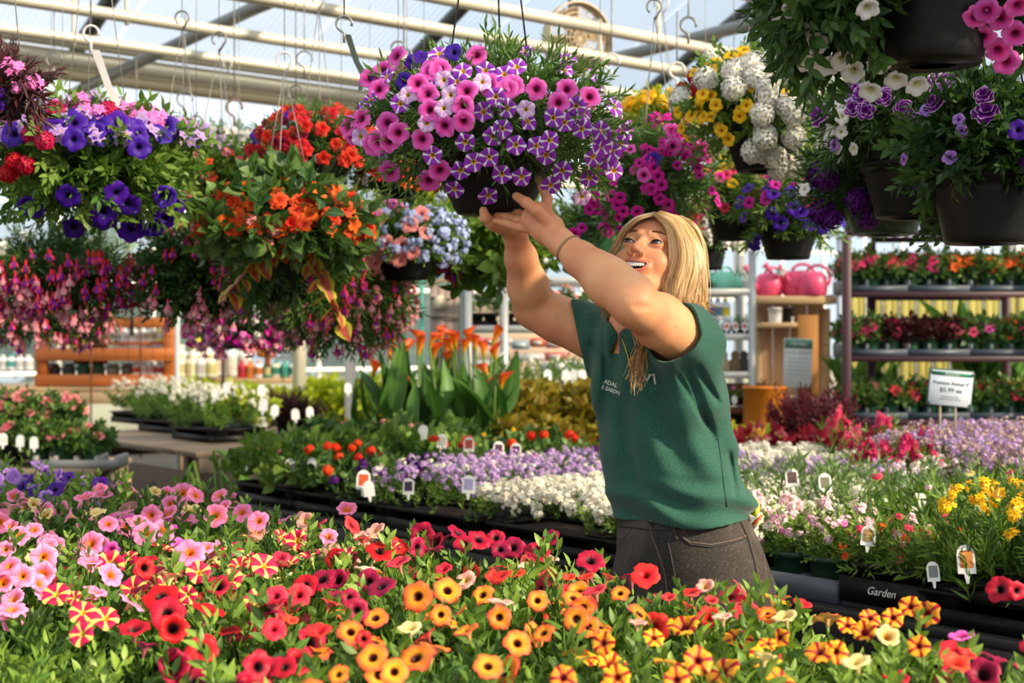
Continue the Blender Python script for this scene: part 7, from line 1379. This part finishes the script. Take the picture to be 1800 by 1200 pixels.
curtain([[(1150, 379, 2.93), (1128, 384, 2.935), (1108, 398, 2.95), (1096, 415, 2.97), (1087, 436, 2.985), (1080, 458, 3.0), (1074, 490, 3.02)],
         [(1151, 375, 2.94), (1122, 380, 2.945), (1100, 396, 2.965), (1088, 415, 2.985), (1079, 438, 3.0), (1072, 462, 3.02), (1070, 495, 3.03)],
         [(1153, 372, 2.96), (1120, 378, 2.98), (1098, 395, 3.0), (1085, 416, 3.02), (1076, 440, 3.03), (1069, 466, 3.05), (1068, 500, 3.06)]], 34, 24, 22, .004)
curtain([[(1200, 530, 2.86), (1215, 548, 2.84), (1238, 556, 2.835), (1250, 572, 2.84), (1250, 590, 2.85)], [(1225, 530, 2.88), (1236, 546, 2.86), (1246, 560, 2.85), (1254, 575, 2.85), (1258, 592, 2.86)]], 18, 16, 23, .004)
# scalp cap below the strands
cap = MB(); lathe(cap, [(math.sin(t), math.cos(t)) for t in np.linspace(.0, 1.5, 14)], 28); v, f, uv, r, m = cap.data(); v = v*SC_R*.985; keep = np.ones(len(v), bool)
tilt = rotx(.62); v = (v/SC_R)@tilt.T*SC_R+SC_C; hair.add(toW(v), f, uv=np.full((len(v), 2), .05), r=.35)
# front lock over the chest and tips behind the arm
for (x0, y0, x1, y1, d0_, d1_, n_) in ((1126, 590, 1116, 672, 2.88, 2.84, 70), (1138, 590, 1112, 655, 2.88, 2.85, 60), (1058, 536, 1082, 556, 3.0, 2.98, 40), (1066, 545, 1090, 562, 3.0, 2.98, 30), (1215, 520, 1248, 560, 2.95, 2.9, 24)):
    for k in range(n_):
        a = WP(x0+rh.normal(0, 5), y0+rh.normal(0, 3), d0_); b = WP(x1+rh.normal(0, 9), y1+rh.normal(0, 10), d1_+rh.normal(0, .006)); mdl = (a+b)/2+np.array([rh.normal(.0, .008)+.008, -.012, 0]); t = np.linspace(0, 1, 12)[:, None]
        pts = (1-t)**2*a+2*t*(1-t)*mdl+t*t*b+np.array([1., 0, 0])*.004*np.sin(t*8+rh.normal(0, .5)); tube(hair, pts, .0012*(1-.7*t[:, 0]**2), 3, r=float(np.clip(rh.normal(.25, .18), 0, 1)), cap=False)
wpart('hair', hair.mesh('hair', [HAIR.m]), 'shoulder-length wavy blonde hair')
# ---- t-shirt
FAB = NT('green_jersey'); fb = FAB.n('BsdfPrincipled'); co = obj_coord(FAB); sp = FAB.noise(620., 2., co, .7); FAB.l(FAB.mix(FAB.smooth(sp, .42, .62), srgb('1f463b'), srgb('335f50')), fb.inputs['Base Color']); fb.inputs['Roughness'].default_value = .85; fb.inputs['Specular IOR Level'].default_value = .15; fb.inputs['Sheen Weight'].default_value = .15
bp = FAB.n('Bump'); bp.inputs['Strength'].default_value = .25; bp.inputs['Distance'].default_value = .002; FAB.l(FAB.noise(400., 2., co), bp.inputs['Height']); FAB.l(bp.outputs[0], fb.inputs['Normal']); FAB.l(fb.outputs[0], FAB.out.inputs[0])
S = Field((.06, 2.68, .94), (.56, 3.42, 1.47), .0028)
PR = np.array([(560, 1140, .09, .075), (585, 1136, .125, .098), (620, 1152, .150, .115), (660, 1157, .158, .122), (700, 1161, .160, .120), (750, 1166, .160, .122), (800, 1174, .163, .127), (850, 1186, .166, .134), (880, 1195, .168, .138), (905, 1198, .163, .132), (930, 1200, .158, .126)], float)
zt = CH-(PR[:, 0]-600)/F*3.02; cxs = (PR[:, 1]-900)/F*3.02
g = S.sl(S.lo, S.lo+S.h*S.n); q, (X, Y, Z) = g; o_ = np.argsort(zt); cx = np.interp(Z, zt[o_], cxs[o_]); av_ = np.interp(Z, zt[o_], PR[o_, 2]); bv2 = np.interp(Z, zt[o_], PR[o_, 3])
cy = 3.02; ql = (X-cx)*Lf[0]+(Y-cy)*Lf[1]; qf = (X-cx)*Fw[0]+(Y-cy)*Fw[1]; bust = .016*np.exp(-((Z-1.285)/.05)**2)*np.exp(-((np.abs(ql)-.07)/.05)**2)*(qf > 0)
bb_ = bv2+bust; k0 = np.sqrt((ql/av_)**2+(qf/bb_)**2); dd = (k0-1)*np.minimum(av_, bb_)*1.05
dd = np.maximum(dd, (Z-1.415)); S.d = dd.astype(np.float32)
slL, slR = SL_+nrm(EL-SL_)*.075, SR_+nrm(ER-SR_)*.045
S.cone(NB-[0, 0, .02], SL_-[0, 0, .0], .055, .060, .04); S.cone(NB-[0, 0, .02], SR_, .062, .062, .04); S.cone(SL_+[.008, 0, -.02], slL+nrm(EL-SL_)*.08, .066, .062, .03); S.cone(SR_+[0, 0, -.02], slR+nrm(ER-SR_)*.08, .072, .068, .03); S.cone(SL_, SL_-[-.01, 0, .12], .055, .04, .05)
X0, Z0 = X, Z; px_ = 900+F*X/Y; py_ = 600-F*(Z-CH)/Y      # cloth folds laid out over the body height and width
fo = .0035*np.sin((px_*.9-py_*.55)*.085+1.5*np.sin(py_*.018))*np.clip((px_-1110)/80, 0, 1)*np.clip((880-py_)/80, 0, 1)*np.clip((py_-600)/50, 0, 1)
fo += .0045*np.sin((px_*1.0+py_*.12)*.14+.9*np.sin(py_*.02))*np.clip((1150-px_)/60, 0, 1)*np.clip((820-py_)/120, 0, 1)
fo += .005*np.sin(py_*.11-px_*.035+1.2*np.sin(px_*.03))*np.clip((py_-835)/35, 0, 1)
fo += .0025*np.sin(px_*.05+py_*.03)*np.sin(py_*.035-px_*.02+1)
fo += -.007*np.exp(-((px_-1085-(py_-700)*.22)/13)**2)*np.clip((py_-640)/60, 0, 1)*np.clip((900-py_)/60, 0, 1)
for x0_, y0_, x1_, y1_, w_, a_ in ((1205, 640, 1262, 790, 7, .009), (1190, 655, 1250, 760, 5, .006), (1222, 640, 1270, 720, 6, .007), (1150, 690, 1185, 800, 16, .006), (1035, 600, 1075, 640, 6, .006), (1060, 570, 1065, 680, 5, .005), (1280, 790, 1296, 885, 5, .005)):
    dx, dy = x1_-x0_, y1_-y0_; tt = np.clip(((px_-x0_)*dx+(py_-y0_)*dy)/(dx*dx+dy*dy), 0, 1); fo -= a_*np.exp(-(np.hypot(px_-x0_-dx*tt, py_-y0_-dy*tt)/w_)**2)*np.sqrt(np.maximum(0, np.sin(np.clip(tt*1.1, 0, 1)*PI)))
front = np.clip((3.08-Y)/.06, 0, 1); S.d = S.d-(fo*1.5*front).astype(np.float32)
d_ = S.d.copy(); S.d = np.maximum(d_, -(d_+.007))          # a shell 7 mm thick
def cutplane(p, n, lim=None):
    q_ = (X-p[0])*n[0]+(Y-p[1])*n[1]+(Z-p[2])*n[2]
    if lim is not None: q_ = np.where((X-lim[0])**2+(Y-lim[1])**2+(Z-lim[2])**2 < lim[3]**2, q_, -1)
    S.d = np.maximum(S.d, q_.astype(np.float32))
nU = nrm(EL-SL_); cutplane(WP(1200, 580, 2.85), nrm(nU*.45+np.array([-.9, -.15, -.4])*.7), (*(SL_*.38+EL*.62+np.array([0, 0, .015])), .108)); nR = nrm(ER-SR_); pR_ = WP(1016, 585, 3.1); cutplane(pR_, nrm([-1., .1, -.22]), (*(pR_+nR*.09), .175))
hem = CH-(908-600)/F*3.0+.004*np.sin(px_*.04)+(px_-1200)*-.00004; S.d = np.maximum(S.d, (hem+(qf*-.06)-Z).astype(np.float32))
a0 = NB+[-.004, 0, 0]; xl, xf_ = (X-a0[0])*Lf[0]+(Y-a0[1])*Lf[1], (X-a0[0])*Fw[0]+(Y-a0[1])*Fw[1]; q_ = np.sqrt((xl/.060)**2+((xf_-.008)/.064)**2)-1; S.d = np.where(Z > NB[2]-.035-xf_*.35, np.maximum(S.d, (-q_*.06).astype(np.float32)), S.d)
sv, sf = S.surf(); sv = taubin(sv, sf, 2); shirt = wpart('t_shirt', quads('t_shirt', sv, sf, [FAB.m]))
# ---- jeans
DEN = NT('charcoal_denim'); db = DEN.n('BsdfPrincipled'); co = obj_coord(DEN); w1 = DEN.noise(5., 3., co); w2 = DEN.noise(260., 2., co, .7); c1 = DEN.mix(DEN.smooth(w1, .42, .62), srgb('2c2826'), srgb('4a4440')); c1 = DEN.mix(DEN.math('MULTIPLY', DEN.smooth(w2, .45, .7), .14), c1, srgb('8c847a')); DEN.l(c1, db.inputs['Base Color']); db.inputs['Roughness'].default_value = .85; db.inputs['Specular IOR Level'].default_value = .2
bp = DEN.n('Bump'); bp.inputs['Strength'].default_value = .3; bp.inputs['Distance'].default_value = .002; DEN.l(DEN.noise(300., 2., co), bp.inputs['Height']); DEN.l(bp.outputs[0], db.inputs['Normal']); DEN.l(db.outputs[0], DEN.out.inputs[0])
J = Field((.05, 2.66, .05), (.72, 3.42, 1.07), .0045); g = J.sl(J.lo, J.lo+J.h*J.n); q, (X, Y, Z) = g
PJ = np.array([(870, 1196, .148, .118), (900, 1198, .150, .122), (940, 1206, .160, .136), (980, 1213, .170, .146), (1020, 1217, .176, .150), (1060, 1219, .178, .150), (1100, 1219, .176, .145)], float); zt = CH-(PJ[:, 0]-600)/F*3.02; cxs = (PJ[:, 1]-900)/F*3.02; o_ = np.argsort(zt)
cx = np.interp(Z, zt[o_], cxs[o_]); a2 = np.interp(Z, zt[o_], PJ[o_, 2]); b2 = np.interp(Z, zt[o_], PJ[o_, 3]); ql = (X-cx)*Lf[0]+(Y-3.02)*Lf[1]; qf = (X-cx)*Fw[0]+(Y-3.02)*Fw[1]; dd = (np.sqrt((ql/a2)**2+(qf/b2)**2)-1)*np.minimum(a2, b2); zb = CH-(1085-600)/F*3.02; J.d = np.maximum(dd, zb-Z).astype(np.float32)
for a_, k_, f_ in ((LH, LK, LA), (RH, RK, RA)): J.cone(a_-[0, 0, .02], k_, .098, .06, .05); J.cone(k_, f_, .06, .052, .03)
px_ = 900+F*X/Y; py_ = 600-F*(Z-CH)/Y; fo = .0022*np.sin(py_*.07+px_*.045+np.sin(px_*.03))*np.clip((py_-930)/40, 0, 1)-.004*np.exp(-((px_-1150-(py_-930)*.25)/7)**2)*np.clip((py_-930)/20, 0, 1)
J.d = J.d-fo.astype(np.float32); d_ = J.d.copy(); J.d = np.maximum(d_, (Z-(CH-(890-600)/F*3.02)).astype(np.float32)); jv, jf = J.surf(); jv = taubin(jv, jf, 2); jo = wpart('jeans', quads('jeans', jv, jf, [DEN.m]))
def bvh(v, f): return BVHTree.FromPolygons([tuple(p) for p in v], [tuple(int(i) for i in q) for q in f])
def sub(name, mb, mat, parent, label=None, smooth=True):
    o = link(name, mb.mesh(name, mat, smooth), parent)
    if label: o['label'] = label
    return o
BJ = bvh(jv, jf); BS = bvh(sv, sf)
def hit(b, px, py, lift=.001):
    d = nrm(Pt(px, py, 3.)-CAMP); h_ = b.ray_cast(Vector(CAMP), Vector(d)); 
    if h_[0] is None: return None
    return np.array(h_[0])+np.array(h_[1])*lift*(1 if np.dot(h_[1], d) < 0 else -1)
def stitch(b, pts, name, mat, parent, r=.0016, lift=.0005, n=8, flat=.6):
    P = []; pts = np.array(pts, float)
    for i in range(len(pts)-1):
        for t in np.linspace(0, 1, n, endpoint=(i == len(pts)-2)): 
            q = hit(b, *(pts[i]*(1-t)+pts[i+1]*t), lift)
            if q is not None: P.append(q)
    if len(P) > 2: mb = MB(); tube(mb, P, r, 6); return sub(name, mb, mat, parent)
THR = plain('tan_thread', '5e5248', .85); SEAMD = plain('dark_seam', '2a2624', .85)
stitch(BJ, [(1197, 926), (1199, 943), (1213, 953), (1250, 957), (1286, 950), (1311, 942)], 'pocket_seam', THR, jo); stitch(BJ, [(1197, 930), (1201, 946), (1214, 957), (1250, 961), (1286, 954), (1311, 946)], 'pocket_seam', SEAMD, jo, .0022)
stitch(BJ, [(1295, 902), (1313, 942), (1326, 987), (1334, 1030), (1340, 1073)], 'side_seam', SEAMD, jo, .0028); stitch(BJ, [(1298, 902), (1316, 942), (1329, 987), (1337, 1030), (1343, 1073)], 'side_seam', THR, jo, .0009)
stitch(BJ, [(1141, 914), (1146, 942), (1160, 980), (1169, 1010), (1173, 1040)], 'fly_seam', THR, jo); stitch(BJ, [(1165, 925), (1176, 960), (1184, 1000), (1188, 1030)], 'fly_seam', SEAMD, jo, .002)
stitch(BJ, [(1086, 924), (1140, 930), (1175, 931), (1200, 926), (1250, 915), (1300, 905), (1322, 900)], 'waistband_seam', SEAMD, jo, .0018); stitch(BJ, [(1329, 931), (1340, 952), (1348, 1028)], 'back_pocket_seam', THR, jo, .0012); stitch(BJ, [(1086, 940), (1096, 946), (1108, 930), (1112, 922)], 'pocket_seam', THR, jo, .0013)
for pts in ([(1180, 903), (1184, 925), (1189, 948)], [(1308, 893), (1312, 905), (1316, 916)]): stitch(BJ, pts, 'belt_loop', DEN.m, jo, .0058, .0)
q = hit(BJ, 1148, 916, .002); mb = MB(); lathe(mb, [(.001, .004), (.006, .003), (.0085, .0), (.0085, -.002)], 16, R=frame((0, 0, 0), nrm(CAMP-q))[:3, :3], c=q); sub('button', mb, plain('dark_button', '3c3834', .35, .6), jo)
for x_, y_ in ((1203, 931), (1307, 943)): q = hit(BJ, x_, y_, .002); mb = MB(); lathe(mb, [(.001, .002), (.0028, .0)], 8, R=frame((0, 0, 0), nrm(CAMP-q))[:3, :3], c=q); sub('rivet', mb, plain('copper_rivet', 'a0603c', .4, .6), jo)
# shoes (standing on the floor behind the bench)
for f_ in (LA, RA):
    K = Field(f_+[-.2, -.2, -.1], f_+[.2, .2, .06], .006); K.cone(f_-[0, 0, .045]-Fw*.02, f_-[0, 0, .055]+Fw*.15, .042, .034, .02); K.d = np.maximum(K.d, -(np.broadcast_to((K.lo[2]+K.h*np.arange(K.n[2]))[None, None], K.n)-.0).astype(np.float32)); v, f = K.surf(); wpart('shoe', quads('shoe', v, f, [plain('shoe_black', '22201e', .6)]))
# shirt seams, collar, lettering
stitch(BS, [(1092, 578), (1100, 590), (1115, 596), (1128, 598), (1140, 596)], 'collar', FAB.m, shirt, .0058, -.001)
stitch(BS, [(1262, 770), (1266, 800), (1272, 850), (1278, 890)], 'side_seam', plain('seam_green', '183c32', .9), shirt, .0012)
INKW = plain('cream_print', 'd8d8cc', .7, var=.1)
def print_on(body, size, px, py, ang, parent, squeeze=1.):
    c = bpy.data.curves.new('print', 'FONT'); c.body = body; c.size = size; c.align_x = 'CENTER'; c.resolution_u = 2; c.offset = size*.02; m = curve_mesh(c); v = np.array([x.co[:] for x in m.vertices]); ca, sa = math.cos(ang), math.sin(ang); out = []
    for x, y, _ in v:
        x *= squeeze; q = hit(BS, px+(x*ca+y*sa), py+(x*sa-y*ca), .0012); out.append(tuple(q) if q is not None else (0, 0, 0))
    for k, x in enumerate(m.vertices): x.co = out[k]
    m.materials.clear(); m.materials.append(INKW); o = link('chest_lettering', m, parent); return o
print_on('ADAL', 10.5, 1073, 677, .32, shirt, .95); print_on('E GARDN', 9.5, 1073, 688, .34, shirt, .85)
mb = MB()
for pts in ([(1134, 663), (1137, 669), (1141, 663), (1142, 657)], [(1144, 660), (1150, 657), (1151, 667), (1152, 675)]):
    P = [hit(BS, x, y, .0012) for x, y in pts]; P = [p for p in P if p is not None]
    if len(P) > 2: tube(mb, P, .0022, 5)
sub('chest_emblem', mb, INKW, shirt)
# ---- jewellery
mb = MB(); a = np.linspace(0, 2*PI, 26); dF = nrm(WL_-EL); x_ = nrm(np.cross(dF, [0, 0, 1.])); y_ = np.cross(dF, x_); c = WL_-dF*.022; tube(mb, [c+(x_*math.cos(q)+y_*math.sin(q))*.0288 for q in a], .0028, 8, cap=False); wpart('wrist_band', mb.mesh('wrist_band', [plain('tan_hair_tie', '9a7654', .7)]), 'tan hair tie on the wrist')
p_ = FL['ring'][0]; mb = MB(); c = p_[0]*.55+p_[1]*.45; dF = nrm(p_[1]-p_[0]); x_ = nrm(np.cross(dF, [0, 0, 1.])); y_ = np.cross(dF, x_); tube(mb, [c+(x_*math.cos(q)+y_*math.sin(q))*.0122 for q in a], .0009, 6, cap=False)
for k in range(5): lathe(mb, [(.001, .001), (.0022, 0), (.001, -.001)], 8, c=c+np.array([.003*math.cos(k*1.3), -.0125, .003*math.sin(k*1.3)]))
wpart('finger_ring', mb.mesh('finger_ring', [plain('gold', 'd8a848', .25, .9)]), 'gold ring with small stones')
P = [hit(BS, x, y, .002) for x, y in ((1092, 584), (1096, 598), (1101, 612), (1105, 626), (1107, 640), (1110, 651), (1116, 648), (1118, 640))]; P = [p for p in P if p is not None]; mb = MB(); tube(mb, P, .0013, 5); wpart('necklace', mb.mesh('necklace', [plain('gold', 'd8a848', .25, .9)]))
# fingernails
for nm_, (p_, r_) in list(FL.items())[:2]:
    tip = p_[-1]; dF = nrm(p_[-1]-p_[-2]); vw = nrm(CAMP-tip); n_ = nrm(vw-dF*np.dot(vw, dF)); mb = MB(); M = frame(tip+n_*(r_[-1]*.82), n_, 1.); lathe(mb, [(.001, .0018), (.0045, .0012), (.0058, -.001)], 10, R=M[:3, :3], c=M[:3, 3]); wpart('fingernail', mb.mesh('fingernail', [plain('nail_pink', 'dca088', .3)]))
# gloves in the back pocket
t = thing('work_gloves', 'cream, lime and orange work gloves tucked in her back pocket', 'gloves', WP(1328, 925, 3.02), 0); b0 = np.array(t.location)
for pts, col, nm_, w_ in (([(1322, 885), (1324, 875), (1322, 863)], 'e0d8c4', 'cuff', .016), ([(1324, 905), (1328, 893), (1326, 880)], 'c8dc3c', 'lime_palm', .019), ([(1322, 922), (1333, 912), (1340, 905)], 'e86a2c', 'orange_trim', .006), ([(1322, 926), (1332, 920), (1336, 914)], 'dcc0a0', 'fingers', .009)):
    mb = MB(); tube(mb, [WP(x, y, 3.04)-b0 for x, y in pts], w_, 10, flat=.5); part(nm_, mb, plain('glove_'+nm_, col, .7), t)
